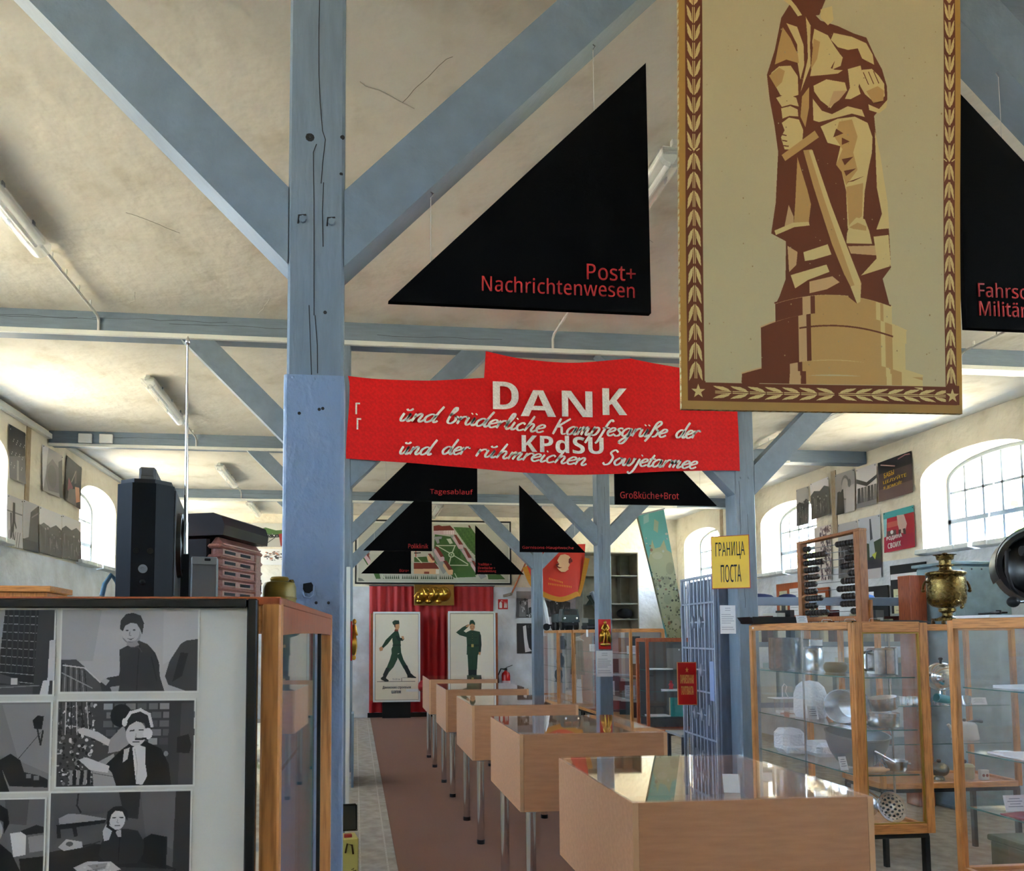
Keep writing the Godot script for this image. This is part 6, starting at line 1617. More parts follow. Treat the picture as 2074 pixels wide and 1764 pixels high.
	obj("socket", mb().box(Vector3(3.02, 2.385, -0.27), Vector3(0.04, 0.05, 0.7), 0.004), M.old_wood, fl)
	var bottom := func(u: float) -> Vector2:
		var q := [Vector2(3.33, 2.92), Vector2(3.45, 2.62), Vector2(3.62, 2.43), Vector2(3.98, 2.30), Vector2(4.30, 2.40), Vector2(4.38, 2.47), Vector2(4.50, 3.10)]
		var f := u * (q.size() - 1)
		var i: int = min(int(f), q.size() - 2)
		return q[i].cubic_interpolate(q[i + 1], q[max(i - 1, 0)], q[min(i + 2, q.size() - 1)], f - i)
	var cloth := func(u: float, v: float, e: float) -> Vector3:
		var a := Vector2(3.50, 3.35).lerp(Vector2(4.52, 3.38), u)
		var b: Vector2 = bottom.call(u)
		var p := a.lerp(b, v)
		return Vector3(p.x, p.y, 0.012 * sin(u * 11.0 + v * 2.0) * v + 0.06 + e)
	obj("cloth", mb().grid(func(u: float, v: float) -> Vector3: return cloth.call(u, v, 0.0), 40, 20, 0.004), M.flag_red, fl)
	obj("fringe", mb().grid(func(u: float, v: float) -> Vector3:
		var p: Vector3 = cloth.call(u, 0.97, 0.006)
		return p + (p - Vector3(4.0, 3.2, p.z)).normalized() * 0.10 * v, 60, 2, 0.004), M.fringe, fl)
	var skin := mat(Color(0.83, 0.66, 0.52), 0.7)
	var h := func(a: Array) -> PackedVector2Array:
		var o := PackedVector2Array()
		for i in range(0, a.size(), 2): o.append(Vector2(3.313 + (1040 + a[i] / 7.977 - 1062) * 0.01003, 2.908 + (1150 - 1100 - a[i + 1] / 7.977) * 0.01003))
		return o
	obj("portrait", mb().prism(h.call([690, 250, 720, 205, 790, 192, 850, 215, 900, 265, 905, 310, 870, 330, 860, 370, 840, 400, 845, 430, 790, 470, 730, 470, 690, 440, 668, 405, 680, 385, 662, 340, 690, 320, 665, 300]), 0.003, Transform3D(Basis(), Vector3(0, 0, 0.115))), skin, fl)
	obj("hair", mb().prism(h.call([850, 270, 880, 240, 905, 280, 910, 310, 880, 325, 865, 345, 845, 320, 850, 290]), 0.003, Transform3D(Basis(), Vector3(0, 0, 0.1165))), mat(Color(0.42, 0.08, 0.06), 0.7), fl)
	obj("beard", mb().prism(h.call([640, 360, 680, 330, 700, 350, 670, 375, 700, 395, 745, 400, 700, 415, 660, 400]), 0.003, Transform3D(Basis(), Vector3(0, 0, 0.1165))), mat(Color(0.45, 0.10, 0.07), 0.7), fl)
	var gy := mat(Color(0.85, 0.50, 0.14), 0.7)
	for row in [[530, 560, 760, 625, 9], [520, 640, 900, 690, 14]]:
		for i in row[4]:
			var u: float = float(i) / row[4]
			var x := lerpf(row[0], row[2], u); var y := lerpf(row[1], row[3], u)
			obj("lettering", mb().prism(h.call([x, y, x + 16, y + 4, x + 14, y + 34, x + 4, y + 32]), 0.003, Transform3D(Basis(), Vector3(0, 0, 0.115))), gy, fl)
	# open shelf unit
	var beige := mat(Color(0.60, 0.58, 0.52), 0.5, 0, {"tex": "soft", "scale": Vector3(1, 1, 1)})
	var su := thing("shelf_unit", "tall grey-beige open metal shelf unit beside the flag", "shelf", V(4.95, 0, 14.15))
	obj("back_panel", mb().box(Vector3(0, 1.6, -0.2), Vector3(1.1, 3.2, 0.02)), beige, su)
	for s in [-1.0, 1.0]: obj("side_panel", mb().box(Vector3(s * 0.555, 1.6, 0.02), Vector3(0.02, 3.2, 0.46), 0.002), beige, su)
	for y in [3.19, 2.74, 2.19, 1.89, 1.5, 0.9, 0.1]: obj("shelf", mb().box(Vector3(0, y, 0.02), Vector3(1.09, 0.025, 0.44), 0.002), beige, su)
	obj("divider", mb().box(Vector3(0.3, 2.69, -0.1), Vector3(0.01, 0.95, 0.18)), beige, su)
	var cap := obj("fur_cap", mb(Transform3D(Basis().scaled(Vector3(1, 0.62, 0.8)), Vector3.ZERO)).lathe(ball(0.16, 12), 20), mat(Color(0.10, 0.09, 0.08), 0.95))
	cap.position = V(5.28, 2.008, 14.05); tag(cap, "black round fur cap on the beige shelf unit", "cap")
	var bg := thing("leather_bag", "small brown leather bag on the beige shelf unit", "bag", V(4.93, 1.905, 14.05))
	obj("pouch", mb().box(Vector3(0, 0.07, 0), Vector3(0.2, 0.14, 0.1), 0.03), mat(Color(0.30, 0.17, 0.09), 0.6), bg)
	obj("handle", mb().tube([Vector3(-0.05, 0.13, 0), Vector3(-0.04, 0.2, 0), Vector3(0.04, 0.2, 0), Vector3(0.05, 0.13, 0)], 0.012, 6), mat(Color(0.12, 0.09, 0.07), 0.6), bg)
	# rotor blade leaning in the corner
	var pb := Paint.new(512, 1024, 4.9, 0, 6.2, 3.9, rgb(136, 142, 112))
	pb.poly([4.9, 0, 6.2, 0, 6.2, 1.05, 5.72, 1.15, 5.7, 1.0, 5.6, 0.85, 5.52, 0.8, 5.47, 0.62, 5.40, 0.75, 5.30, 0.78, 5.25, 0.62, 5.2, 0.9, 5.12, 1.15, 5.05, 0.9, 5.0, 0.8, 4.9, 0.7], rgb(70, 140, 140))
	pb.poly([5.3, 0.25, 5.38, 0.3, 5.36, 0.5, 5.28, 0.45], rgb(120, 140, 120)); pb.poly([5.1, 0.2, 5.2, 0.15, 5.2, 0.3, 5.1, 0.35], rgb(110, 150, 150))
	pb.speckle(70, 0.03, 0.10, [rgb(124, 132, 104), rgb(148, 150, 126), rgb(120, 124, 96)], 21, 5.0, 0.9, 6.2, 3.9)
	pb.speckle(420, 0.006, 0.022, [rgb(44, 48, 36), rgb(60, 64, 46), rgb(90, 92, 70)], 22, 5.2, 1.2, 6.2, 3.0)
	pb.speckle(60, 0.01, 0.03, [rgb(110, 80, 60), rgb(150, 160, 150)], 23, 5.0, 0.3, 6.2, 3.8)
	var bl := thing("metal_wing", "long weathered metal blade with turquoise tip leaning in the corner", "blade", V(0, 0, 12.6))
	obj("skin", mb().prism(pv([4.995, 3.70, 5.483, 3.82, 5.65, 2.8, 5.843, 1.548, 6.09, 0.01, 5.85, 0.01, 5.495, 1.549, 5.25, 2.62]), 0.07, Transform3D(), Rect2(4.9, 0, 1.3, 3.9)), print_mat(pb.done(1), 0.6), bl)
	obj("end_rib", mb().bar(Vector3(4.99, 3.715, 0), Vector3(5.5, 3.84, 0), 0.09, 0.02, 0.002), M.grey_metal, bl)
	for y in [3.3, 2.4, 1.9]:
		var u: float = (3.8 - y) / 3.8
		for s in [0.0, 1.0]:
			obj("bolt", mb().lathe(pv([0, 0.008, 0.012, 0.006, 0.015, 0]), 8, Transform3D(Basis(Vector3.RIGHT, PI / 2), Vector3(lerpf(lerpf(5.03, 5.87, u), lerpf(5.44, 6.05, u), s), y, 0.035))), M.steel, bl)

func ball(r: float, n: int) -> PackedVector2Array:
	var p := PackedVector2Array()
	for i in n + 1:
		var a := -PI / 2 + PI * i / n
		p.append(Vector2(max(0.0, r * cos(a)), r * sin(a)))
	return p

func build_map() -> void:
	var bgc := rgb(186, 186, 172)
	var P := Paint.new(1400, 564, 60, 140, 1918, 910, bgc)
	var gr := rgb(62, 98, 44); var gd := rgb(40, 74, 30); var rd := rgb(118, 46, 34); var pk := rgb(204, 172, 180); var cr := rgb(220, 178, 136); var wt := rgb(196, 204, 178); var gy := rgb(150, 152, 152)
	P.rect(60, 140, 1918, 910, rgb(214, 214, 204)); P.rect(86, 165, 1900, 895, bgc)
	P.poly([1225, 205, 1440, 210, 1530, 340, 1700, 620, 1560, 640, 1400, 460], gr)
	P.poly([1000, 300, 1210, 330, 1560, 800, 1240, 845, 980, 640], gr)
	for i in 120:
		var x := 1240.0 + (i * 53) % 330; var y := 215.0 + (i * 37) % 400
		if x > 1235 + (y - 205) * 0.62 and x < 1450 + (y - 205) * 0.6: P.poly([x, y, x + 7, y, x + 5, y + 26, x, y + 22], gd if i % 2 else rgb(84, 122, 58))
	for i in 90:
		var x := 1050.0 + (i * 59) % 330; var y := 350.0 + (i * 41) % 330
		if x > 1000 + (y - 300) * 0.45 and x < 1250 + (y - 300) * 0.5: P.poly([x, y, x + 6, y, x + 5, y + 22, x, y + 18], gd)
	P.poly([1180, 310, 1250, 310, 1640, 820, 1560, 860], gy); P.poly([985, 330, 1090, 325, 1070, 400, 1030, 420, 1010, 380], gy); P.poly([960, 480, 1030, 480, 1180, 720, 1100, 800, 1000, 620], gy)
	P.line([1020, 440, 1250, 440], 12, wt); P.line([1020, 440, 1200, 545, 1400, 670], 12, wt); P.line([1245, 440, 1200, 555, 1170, 680], 12, wt); P.line([1170, 685, 1400, 685], 12, wt); P.ell(1200, 555, 38, 34, wt); P.ell(1200, 555, 24, 20, gr); P.ell(1200, 555, 10, 9, wt)
	P.poly([1050, 360, 1140, 355, 1170, 430, 1060, 430], gr); P.poly([1140, 355, 1190, 350, 1220, 410, 1180, 420], wt)
	var house := func(a: Array, roof: Array, wall: Color) -> void:
		P.poly(a, wall); P.poly(roof, rd)
	P.poly([985, 245, 1240, 240, 1240, 300, 985, 300], pk); P.poly([985, 195, 1050, 182, 1090, 195, 1150, 190, 1185, 185, 1240, 245, 985, 255], rd)
	for i in 6: P.rect(1110 + i * 22, 250, 1118 + i * 22, 298, rgb(236, 224, 228))
	house.call([1225, 320, 1345, 440, 1340, 480, 1290, 480, 1220, 350], [1230, 300, 1260, 302, 1345, 425, 1295, 425], pk)
	house.call([1335, 480, 1450, 600, 1448, 640, 1400, 640, 1330, 510], [1345, 460, 1380, 470, 1450, 592, 1405, 592], pk)
	house.call([1440, 650, 1555, 760, 1552, 805, 1510, 805, 1435, 690], [1445, 625, 1480, 630, 1535, 745, 1510, 750], pk)
	house.call([995, 480, 1115, 590, 1115, 635, 1065, 640, 990, 520], [995, 455, 1040, 460, 1110, 575, 1070, 585], pk)
	house.call([1100, 660, 1220, 750, 1215, 805, 1165, 805, 1098, 700], [1100, 635, 1140, 625, 1215, 740, 1165, 745], cr)
	house.call([910, 560, 985, 620, 1000, 640, 960, 662, 915, 630], [915, 545, 950, 542, 1000, 625, 975, 630], cr)
	P.poly([745, 720, 1050, 725, 1050, 800, 745, 795], cr); P.poly([745, 660, 1000, 655, 1050, 730, 745, 735], rd); P.rect(870, 768, 930, 796, rgb(150, 70, 50)); P.rect(1010, 740, 1050, 796, rgb(226, 220, 208))
	P.poly([750, 590, 900, 580, 920, 650, 750, 650], gr); P.line([780, 590, 840, 655], 14, wt); P.rect(765, 510, 775, 585, rgb(170, 60, 40)); P.poly([750, 530, 830, 528, 830, 540, 750, 545], rgb(40, 34, 34)); P.poly([1240, 785, 1470, 780, 1500, 830, 1260, 840], gr); P.poly([1640, 800, 1790, 790, 1860, 858, 1650, 860], gr); P.poly([1240, 700, 1330, 695, 1390, 765, 1280, 770], gr)
	P.poly([1630, 765, 1740, 760, 1745, 800, 1640, 800], rgb(206, 204, 150)); P.line([1590, 765, 1640, 830, 1640, 860], 10, wt); P.line([1240, 790, 1270, 850], 10, wt)
	P.poly([130, 580, 200, 515, 240, 590, 240, 640, 205, 690], pk); P.poly([165, 545, 200, 518, 240, 590, 232, 640], rd); P.poly([130, 590, 145, 585, 205, 690, 190, 690], gr)
	for i in 34:
		var x := 380.0 + i * 25.0
		if i % 9 != 8: P.poly([x, 860, x + 8, 815 - (i * 7) % 14, x + 18, 860], rgb(44, 66, 40))
	P.poly([265, 790, 330, 780, 350, 860, 295, 862], gr); P.poly([390, 765, 570, 765, 570, 800, 390, 800], cr); P.line([340, 770, 400, 860], 12, wt); P.poly([84, 850, 130, 862, 160, 890, 84, 890], rgb(110, 112, 108)); P.poly([1405, 185, 1425, 180, 1445, 215, 1420, 210], rgb(90, 40, 30))
	P.poly([210, 560, 400, 555, 560, 640, 740, 640, 740, 760, 260, 760], rgb(176, 178, 164))
	var t := thing("site_map", "large framed bird's-eye site plan of barracks on the back wall", "map", V(1.545, 3.223, ZB - 0.05))
	obj("panel", mb().prism(pv([-1.525, -0.61, 1.525, -0.61, 1.525, 0.61, -1.525, 0.61]), 0.03, Transform3D(), Rect2(-1.525, -0.61, 3.05, 1.22)), print_mat(P.done(0.6), 0.5), t)
	for s in [-1.0, 1.0]:
		obj("frame_bar", mb().box(Vector3(0, s * 0.618, 0.005), Vector3(3.1, 0.03, 0.05), 0.003), M.black, t)
		obj("frame_bar", mb().box(Vector3(s * 1.535, 0, 0.005), Vector3(0.03, 1.21, 0.05), 0.003), M.black, t)

func build_posters() -> void:
	var dg := rgb(36, 66, 44); var dk := rgb(22, 42, 30); var sk := rgb(196, 140, 96); var bk := rgb(20, 26, 24); var bg := rgb(226, 216, 196)
	# marching soldier (coordinates of the enlarged view)
	var P := Paint.new(640, 1216, 229, 913, 557, 1545, bg)
	P.line([243, 928, 545, 928, 545, 1530, 243, 1530, 243, 928], 3, rgb(120, 116, 108))
	P.poly([362, 985, 378, 973, 408, 975, 411, 992, 366, 1000], dg); P.poly([366, 1000, 411, 992, 411, 1006, 372, 1006], dk)
	P.poly([378, 1003, 410, 998, 412, 1022, 404, 1042, 385, 1040, 378, 1020], sk); P.poly([374, 1000, 384, 1002, 384, 1025, 376, 1018], rgb(60, 44, 36)); P.poly([380, 1036, 404, 1040, 404, 1056, 376, 1052], rgb(140, 60, 46))
	P.poly([366, 1062, 380, 1050, 404, 1052, 412, 1080, 420, 1110, 420, 1150, 424, 1205, 358, 1210, 356, 1175, 368, 1150, 362, 1110], dg)
	P.poly([366, 1062, 384, 1070, 330, 1140, 300, 1168, 288, 1160, 316, 1112], dg); P.poly([270, 1168, 288, 1156, 300, 1168, 294, 1186, 276, 1190], sk)
	P.poly([384, 1085, 402, 1082, 420, 1098, 440, 1092, 446, 1105, 436, 1118, 402, 1118], dk); P.poly([424, 1086, 440, 1084, 446, 1104, 434, 1110], sk)
	P.rect(364, 1144, 422, 1152, dk)
	P.poly([358, 1205, 400, 1205, 398, 1246, 372, 1300, 340, 1336, 318, 1376, 300, 1380, 298, 1352, 322, 1308, 346, 1248], dg); P.poly([344, 1310, 330, 1345, 318, 1380, 296, 1376, 304, 1340, 320, 1305], bk); P.poly([282, 1378, 300, 1364, 320, 1380, 338, 1394, 334, 1402, 310, 1400, 286, 1388], bk)
	P.poly([390, 1220, 424, 1200, 440, 1250, 470, 1302, 490, 1340, 470, 1352, 440, 1310, 408, 1250], dg); P.poly([440, 1290, 466, 1290, 488, 1345, 470, 1366, 452, 1330], bk); P.poly([466, 1352, 490, 1344, 514, 1366, 530, 1374, 526, 1380, 468, 1376], bk)
	P.line([258, 1402, 520, 1402], 3, rgb(50, 46, 40)); P.line([428, 1378, 428, 1402], 3, rgb(50, 46, 40)); P.line([434, 1376, 528, 1376], 2, rgb(50, 46, 40)); P.rect(459, 1455, 540, 1474, rgb(224, 226, 226))
	# saluting soldier
	var Q := Paint.new(640, 1216, 752, 908, 1076, 1560, bg)
	Q.line([766, 924, 1064, 924, 1064, 1546, 766, 1546, 766, 924], 3, rgb(120, 116, 108))
	Q.poly([898, 985, 905, 968, 922, 966, 936, 985, 936, 1000, 898, 1000], dg); Q.ell(917, 1012, 18, 22, sk); Q.line([905, 1012, 912, 1012], 2, bk); Q.line([921, 1012, 929, 1012], 2, bk); Q.line([911, 1024, 924, 1024], 2, rgb(120, 60, 50)); Q.rect(909, 1028, 926, 1042, sk)
	Q.poly([876, 1048, 905, 1034, 928, 1036, 968, 1044, 976, 1070, 978, 1130, 970, 1180, 962, 1180, 958, 1196, 878, 1196, 880, 1130], dg)
	Q.poly([806, 1048, 850, 1014, 886, 996, 892, 1010, 858, 1040, 884, 1056, 878, 1080, 830, 1066], dg); Q.poly([870, 1010, 892, 994, 902, 998, 884, 1014], sk)
	Q.poly([962, 1060, 976, 1066, 980, 1130, 974, 1180, 960, 1176], dk); Q.poly([960, 1178, 974, 1178, 972, 1198, 962, 1198], sk)
	Q.rect(882, 1128, 960, 1142, dk); Q.rect(910, 1126, 926, 1146, rgb(196, 170, 96)); for i in 5: Q.ell(918, 1056 + i * 16, 2.2, 2.2, rgb(200, 180, 110))
	Q.line([918, 1046, 918, 1126], 2, dk); Q.rect(886, 1080, 908, 1084, dk); Q.rect(930, 1080, 952, 1084, dk)
	Q.poly([884, 1196, 954, 1196, 948, 1290, 944, 1300, 890, 1300, 888, 1290], dg); Q.line([919, 1200, 918, 1300], 2, dk); Q.poly([888, 1295, 946, 1295, 942, 1420, 894, 1420], bk); Q.poly([884, 1420, 918, 1416, 952, 1420, 952, 1432, 884, 1432], bk); Q.line([790, 1436, 1040, 1436], 3, rgb(50, 46, 40))
	for k in 2:
		var w := 0.90 if k == 0 else 0.927; var h := 1.717 if k == 0 else 1.90
		var t := thing("soldier_poster", ["white-framed poster of a marching soldier in green on the curtain", "white-framed poster of a saluting soldier in green behind the vitrines"][k], "poster", V(0.796, 1.18, ZB - 0.33) if k == 0 else V(2.25, 1.10, ZB - 0.33), 0, "soldier posters before the curtain")
		obj("panel", mb().prism(pv([-w / 2, -h / 2, w / 2, -h / 2, w / 2, h / 2, -w / 2, h / 2]), 0.012, Transform3D(), Rect2(-w / 2, -h / 2, w, h)), print_mat(P.done(0.6) if k == 0 else Q.done(0.6), 0.5), t)
		obj("back_box", mb().box(Vector3(-0.02 if k == 0 else 0.02, 0, -0.06), Vector3(w + 0.06, h - 0.06, 0.1), 0.003), M.red_wood, t)
		for s in [-1.0, 1.0]:
			obj("frame_bar", mb().box(Vector3(s * (w / 2 - 0.015), 0, 0.01), Vector3(0.03, h, 0.02), 0.003), M.white_wood, t)
			obj("frame_bar", mb().box(Vector3(0, s * (h / 2 - 0.015), 0.01), Vector3(w - 0.06, 0.03, 0.02), 0.003), M.white_wood, t)
		if k == 0:
			fit_text(t, "Движение строевым", sans_bold, M.ink, -0.27, -0.62, 0.27, -0.555, 0.0075)
			fit_text(t, "шагом", sans_bold, M.ink, -0.1, -0.695, 0.08, -0.64, 0.0075)
			fit_text(t, "15-20 см", sans, M.ink, -0.08, -0.445, 0.06, -0.41, 0.0075)
		obj("leg_rest", mb().box(Vector3(0, -h / 2 - (1.18 if k == 0 else 1.10) / 2 + h / 4 + 0.006, -0.08), Vector3(w * 0.6, (1.18 if k == 0 else 1.10) - h / 2 - 0.014, 0.04)), M.black, t)

# ---------------------------------------------------------------- kitchenware in and on the cabinets
func card(label: String, at: Vector3, w: float, h: float, turn := 0.0, lean := 0.25, cat := "card") -> void:
	var c := thing("text_card", label, cat, at, turn, "small text cards in the cabinets")
	var bs := Basis(Vector3.RIGHT, -lean)
	obj("sheet", mb().box(bs * Vector3(0, h / 2, 0), Vector3(w, h, 0.0015), 0.0, bs), M.paper, c)
	for i in 4: obj("text_line", mb().box(bs * Vector3(0, h * (0.78 - i * 0.16), 0.0012), Vector3(w * (0.7 if i % 2 else 0.5), h * 0.05, 0.0006), 0.0, bs), mat(Color(0.55, 0.57, 0.62), 0.8), c)

func pot_shape(r: float, h: float, wall := 0.004) -> PackedVector2Array:
	return pv([0, 0, r * 0.94, 0, r, h * 0.05, r, h - 0.004, r + 0.004, h, r - wall, h, r - wall, wall, 0, wall])

func build_kitchen_things() -> void:
	var s1 := 1.362; var s2 := 1.076; var s3 := 0.834; var s0 := 0.552
	# top shelf
	var p := thing("stock_pot", "tall dented aluminium stock pot on the top glass shelf", "pot", V(2.825, s1, 4.62))
	obj("body", mb().lathe(pot_shape(0.098, 0.213), 32), M.alu, p)
	p = thing("milk_can", "small aluminium milk can with square lid beside the stock pot", "can", V(2.945, s1, 4.50))
	obj("body", mb().lathe(pv([0, 0, 0.058, 0, 0.062, 0.01, 0.062, 0.115, 0.05, 0.14, 0.046, 0.15, 0, 0.15]), 28), M.alu, p)
	obj("collar", mb().lathe(pv([0.046, 0.148, 0.055, 0.15, 0.055, 0.156, 0, 0.156]), 24), M.steel, p)
	obj("lid", mb().box(Vector3(0, 0.18, 0), Vector3(0.095, 0.05, 0.08), 0.006), M.alu, p)
	p = thing("brown_mug_pot", "low ochre enamel pot on the top glass shelf", "pot", V(2.945, s1, 4.28))
	obj("body", mb().lathe(pv([0, 0, 0.055, 0, 0.066, 0.02, 0.068, 0.045, 0.055, 0.062, 0.05, 0.064, 0, 0.062]), 26), mat(Color(0.48, 0.38, 0.19), 0.4), p)
	p = thing("glass_jar", "plain glass jar standing behind the ochre pot", "jar", V(3.01, s1, 4.395))
	obj("wall", mb().lathe(pv([0, 0, 0.05, 0, 0.052, 0.006, 0.052, 0.12, 0.048, 0.125]), 24), M.pane_green, p)
	card("white text card on the top shelf beside the ochre pot", V(2.985, s1, 4.14), 0.06, 0.085)
	p = thing("mess_tin", "rectangular aluminium mess tin with wire handle on the top shelf", "mess tin", V(2.97, s1, 3.93))
	obj("body", mb().box(Vector3(0.01, 0.078, 0), Vector3(0.125, 0.156, 0.09), 0.012), M.alu, p)
	obj("lid_edge", mb().box(Vector3(0.076, 0.081, 0), Vector3(0.014, 0.16, 0.098), 0.006), M.alu, p)
	obj("seam", mb().box(Vector3(0.008, 0.078, 0.0455), Vector3(0.003, 0.14, 0.002)), M.steel, p)
	obj("handle", mb().tube([Vector3(-0.055, 0.14, 0.02), Vector3(-0.085, 0.135, 0.02), Vector3(-0.09, 0.12, 0.02), Vector3(-0.09, 0.04, 0.02), Vector3(-0.08, 0.03, 0.02), Vector3(-0.055, 0.03, 0.02)], 0.005, 8), M.steel, p)
	obj("handle", mb().tube([Vector3(-0.055, 0.13, -0.03), Vector3(-0.095, 0.12, -0.03), Vector3(-0.1, 0.08, -0.03), Vector3(-0.095, 0.04, -0.03), Vector3(-0.055, 0.03, -0.03)], 0.008, 8), M.brass_dark, p)
	p = thing("aluminium_plate", "round aluminium plate leaning behind the mess tin", "plate", V(2.995, s1 + 0.001, 4.035))
	obj("disc", mb().lathe(pv([0, 0.004, 0.05, 0.004, 0.07, 0.012, 0.072, 0.008, 0.05, 0, 0, 0]), 26, Transform3D(Basis(Vector3.RIGHT, 1.2), Vector3(0, 0.07, 0))), M.alu, p)
	# second shelf
	for i in 3:
		p = thing("drinking_glass", ["drinking glass at the post end of the second shelf", "middle of three drinking glasses on the second shelf", "drinking glass nearest the milk pail"][i], "glass", V(2.80 + i * 0.075, s2, 4.66 - i * 0.04), 0, "drinking glasses on the second shelf")
		obj("wall", mb().lathe(pv([0, 0.002, 0.026, 0.002, 0.028, 0.012, 0.034, 0.095, 0.0325, 0.095, 0.027, 0.014, 0, 0.012]), 18), M.pane, p)
		obj("facet_band", mb().lathe(pv([0.0275, 0.006, 0.0282, 0.02]), 18), M.enamel_white, p)
	var pc := obj("paper_cover", mb().box(V(2.86, s2 + 0.102, 4.63), Vector3(0.26, 0.004, 0.1), 0.0), M.paper)
	tag(pc, "white paper laid across the drinking glasses", "paper")
	p = thing("paperclip_hook", "white bent wire hook standing on the paper over the glasses", "hook", V(2.82, s2 + 0.105, 4.62))
	obj("wire", mb().tube([Vector3(-0.02, 0, 0), Vector3(-0.02, 0.07, 0), Vector3(-0.005, 0.09, 0), Vector3(0.012, 0.075, 0), Vector3(0.0, 0.04, 0), Vector3(0.02, 0.0, 0)], 0.004, 6), M.white_plastic, p)
	p = thing("flour_sack", "white cloth sack behind the lying milk pail", "sack", V(2.87, s2, 4.43))
	obj("cloth", mb().lathe(pv([0, 0, 0.085, 0.0, 0.098, 0.03, 0.096, 0.14, 0.08, 0.19, 0.05, 0.22, 0, 0.23]), 20), M.cloth_white, p)
	p = thing("milk_pail", "aluminium pail lying on its side with its mouth open", "pail", V(2.84, s2 + 0.100, 4.10), 0)
	var ax := Transform3D(Basis(Vector3(0, 0, 1), Vector3(-0.84, 0, 0.54).normalized(), Vector3(0.54, 0, 0.84)).orthonormalized(), Vector3.ZERO)
	var yd := Vector3(-0.80, 0.0, 0.60); var zd := Vector3(0, 1, 0); var xd := yd.cross(zd)
	ax = Transform3D(Basis(xd, yd, zd), Vector3(0.10, 0, -0.06))
	obj("body", mb().lathe(pv([0, -0.1, 0.082, -0.1, 0.09, -0.09, 0.096, 0.13, 0.099, 0.133, 0.093, 0.133, 0.087, -0.085, 0, -0.09]), 32, ax), M.alu, p)
	obj("bail", mb().tube([ax * Vector3(0, 0.12, 0.099), ax * Vector3(-0.05, 0.16, 0.09), ax * Vector3(-0.12, 0.17, 0.03), ax * Vector3(-0.13, 0.17, -0.04), ax * Vector3(-0.07, 0.15, -0.095), ax * Vector3(0, 0.12, -0.097)], 0.0025, 6), M.steel, p)
	card("white text card before the drinking glasses", V(2.80, s2, 4.29), 0.065, 0.08)
	p = thing("round_tin", "shallow aluminium tin with lid on the second shelf by the door", "tin", V(2.975, s2, 3.92))
	obj("body", mb().lathe(pv([0, 0, 0.072, 0, 0.078, 0.008, 0.078, 0.058, 0.081, 0.06, 0.081, 0.078, 0.077, 0.08, 0, 0.078]), 28), M.alu, p)
	p = thing("tilted_tin", "aluminium tin tilted on top of the round tin", "tin", V(2.945, s2 + 0.092, 3.87))
	obj("body", mb().lathe(pv([0, 0, 0.066, 0, 0.07, 0.006, 0.07, 0.05, 0.073, 0.052, 0.073, 0.068, 0, 0.068]), 28, Transform3D(Basis(Vector3(0, 0, 1), 0.17), Vector3(0, 0.01, 0))), M.alu, p)
	p = thing("cutlery_heap", "few aluminium spoons lying before the pail", "cutlery", V(2.86, s2 + 0.003, 3.98), 0.4)
	for i in 3: obj("spoon", mb().tube([Vector3(-0.06, 0.003, i * 0.014), Vector3(0, 0.006, i * 0.012), Vector3(0.06, 0.003, i * 0.02)], 0.003, 6), M.alu, p)
	# third shelf
	p = thing("mixing_bowl", "wide dull aluminium mixing bowl on the third shelf", "bowl", V(2.896, s3, 4.06))
	obj("body", mb().lathe(pv([0, 0, 0.09, 0, 0.10, 0.01, 0.135, 0.06, 0.158, 0.12, 0.165, 0.17, 0.171, 0.173, 0.171, 0.179, 0.162, 0.179, 0.15, 0.12, 0.127, 0.06, 0.092, 0.012, 0, 0.006]), 36, Transform3D(Basis(Vector3.RIGHT, 0.14), Vector3(0, 0.016, 0))), mat(Color(0.62, 0.65, 0.66), 0.45, 0.6), p)
	p = thing("linen_pile", "white folded linen on the third shelf", "linen", V(2.80, s3, 4.56))
	obj("cloth", mb().box(Vector3(0, 0.078, 0), Vector3(0.15, 0.156, 0.16), 0.03), M.cloth_white, p)
	obj("fold", mb().box(Vector3(0.0, 0.028, 0.084), Vector3(0.145, 0.05, 0.02), 0.009), M.cloth_white, p)
	p = thing("linen_cloth", "flat white linen cloth beside the mixing bowl", "linen", V(2.93, s3, 4.42))
	obj("cloth", mb().box(Vector3(0, 0.045, 0), Vector3(0.16, 0.09, 0.18), 0.025), M.cloth_white, p)
	p = thing("rolling_pin", "wooden rolling pin in front of the mixing bowl", "rolling pin", V(2.83, s3 + 0.018, 4.25 - 0.42))
	obj("roller", mb().cyl(Vector3(-0.07, 0, 0), Vector3(0.07, 0, 0), 0.018, 0.018, 14), M.beech_edge, p)
	for s in [-1.0, 1.0]: obj("handle", mb().lathe(pv([0, 0, 0.006, 0, 0.009, 0.015, 0.006, 0.03, 0, 0.03]), 10, Transform3D(Basis(Vector3(0, 0, 1), -s * PI / 2), Vector3(s * 0.07, 0, 0))), M.beech_edge, p)
	card("white text card below the mixing bowl", V(2.745, s3, 3.94), 0.055, 0.075, 0.2)
	p = thing("wire_whisk", "big wire whisk hanging over the third shelf", "whisk", V(2.875, s3, 3.87))
	for i in 7:
		var a := PI * i / 7.0
		var pts := []
		for k in 13:
			var q := k / 12.0
			pts.append(Vector3(0.02, 0.10, 0) + Vector3(cos(a) * 0.045 * sin(PI * q), -0.09 * sin(PI * q) + 0.02 * (1 - absf(2 * q - 1)), sin(a) * 0.045 * sin(PI * q)) + Vector3(0, 0, 0.0) + Vector3(-0.02 * (2 * q - 1) * cos(a), 0, 0))
		obj("wire", mb().tube(pts, 0.0014, 5), M.steel, p)
	obj("grip", mb().bar(Vector3(0.0, 0.115, 0.0), Vector3(0.10, 0.05, 0.03), 0.016, 0.012, 0.003), M.alu, p)
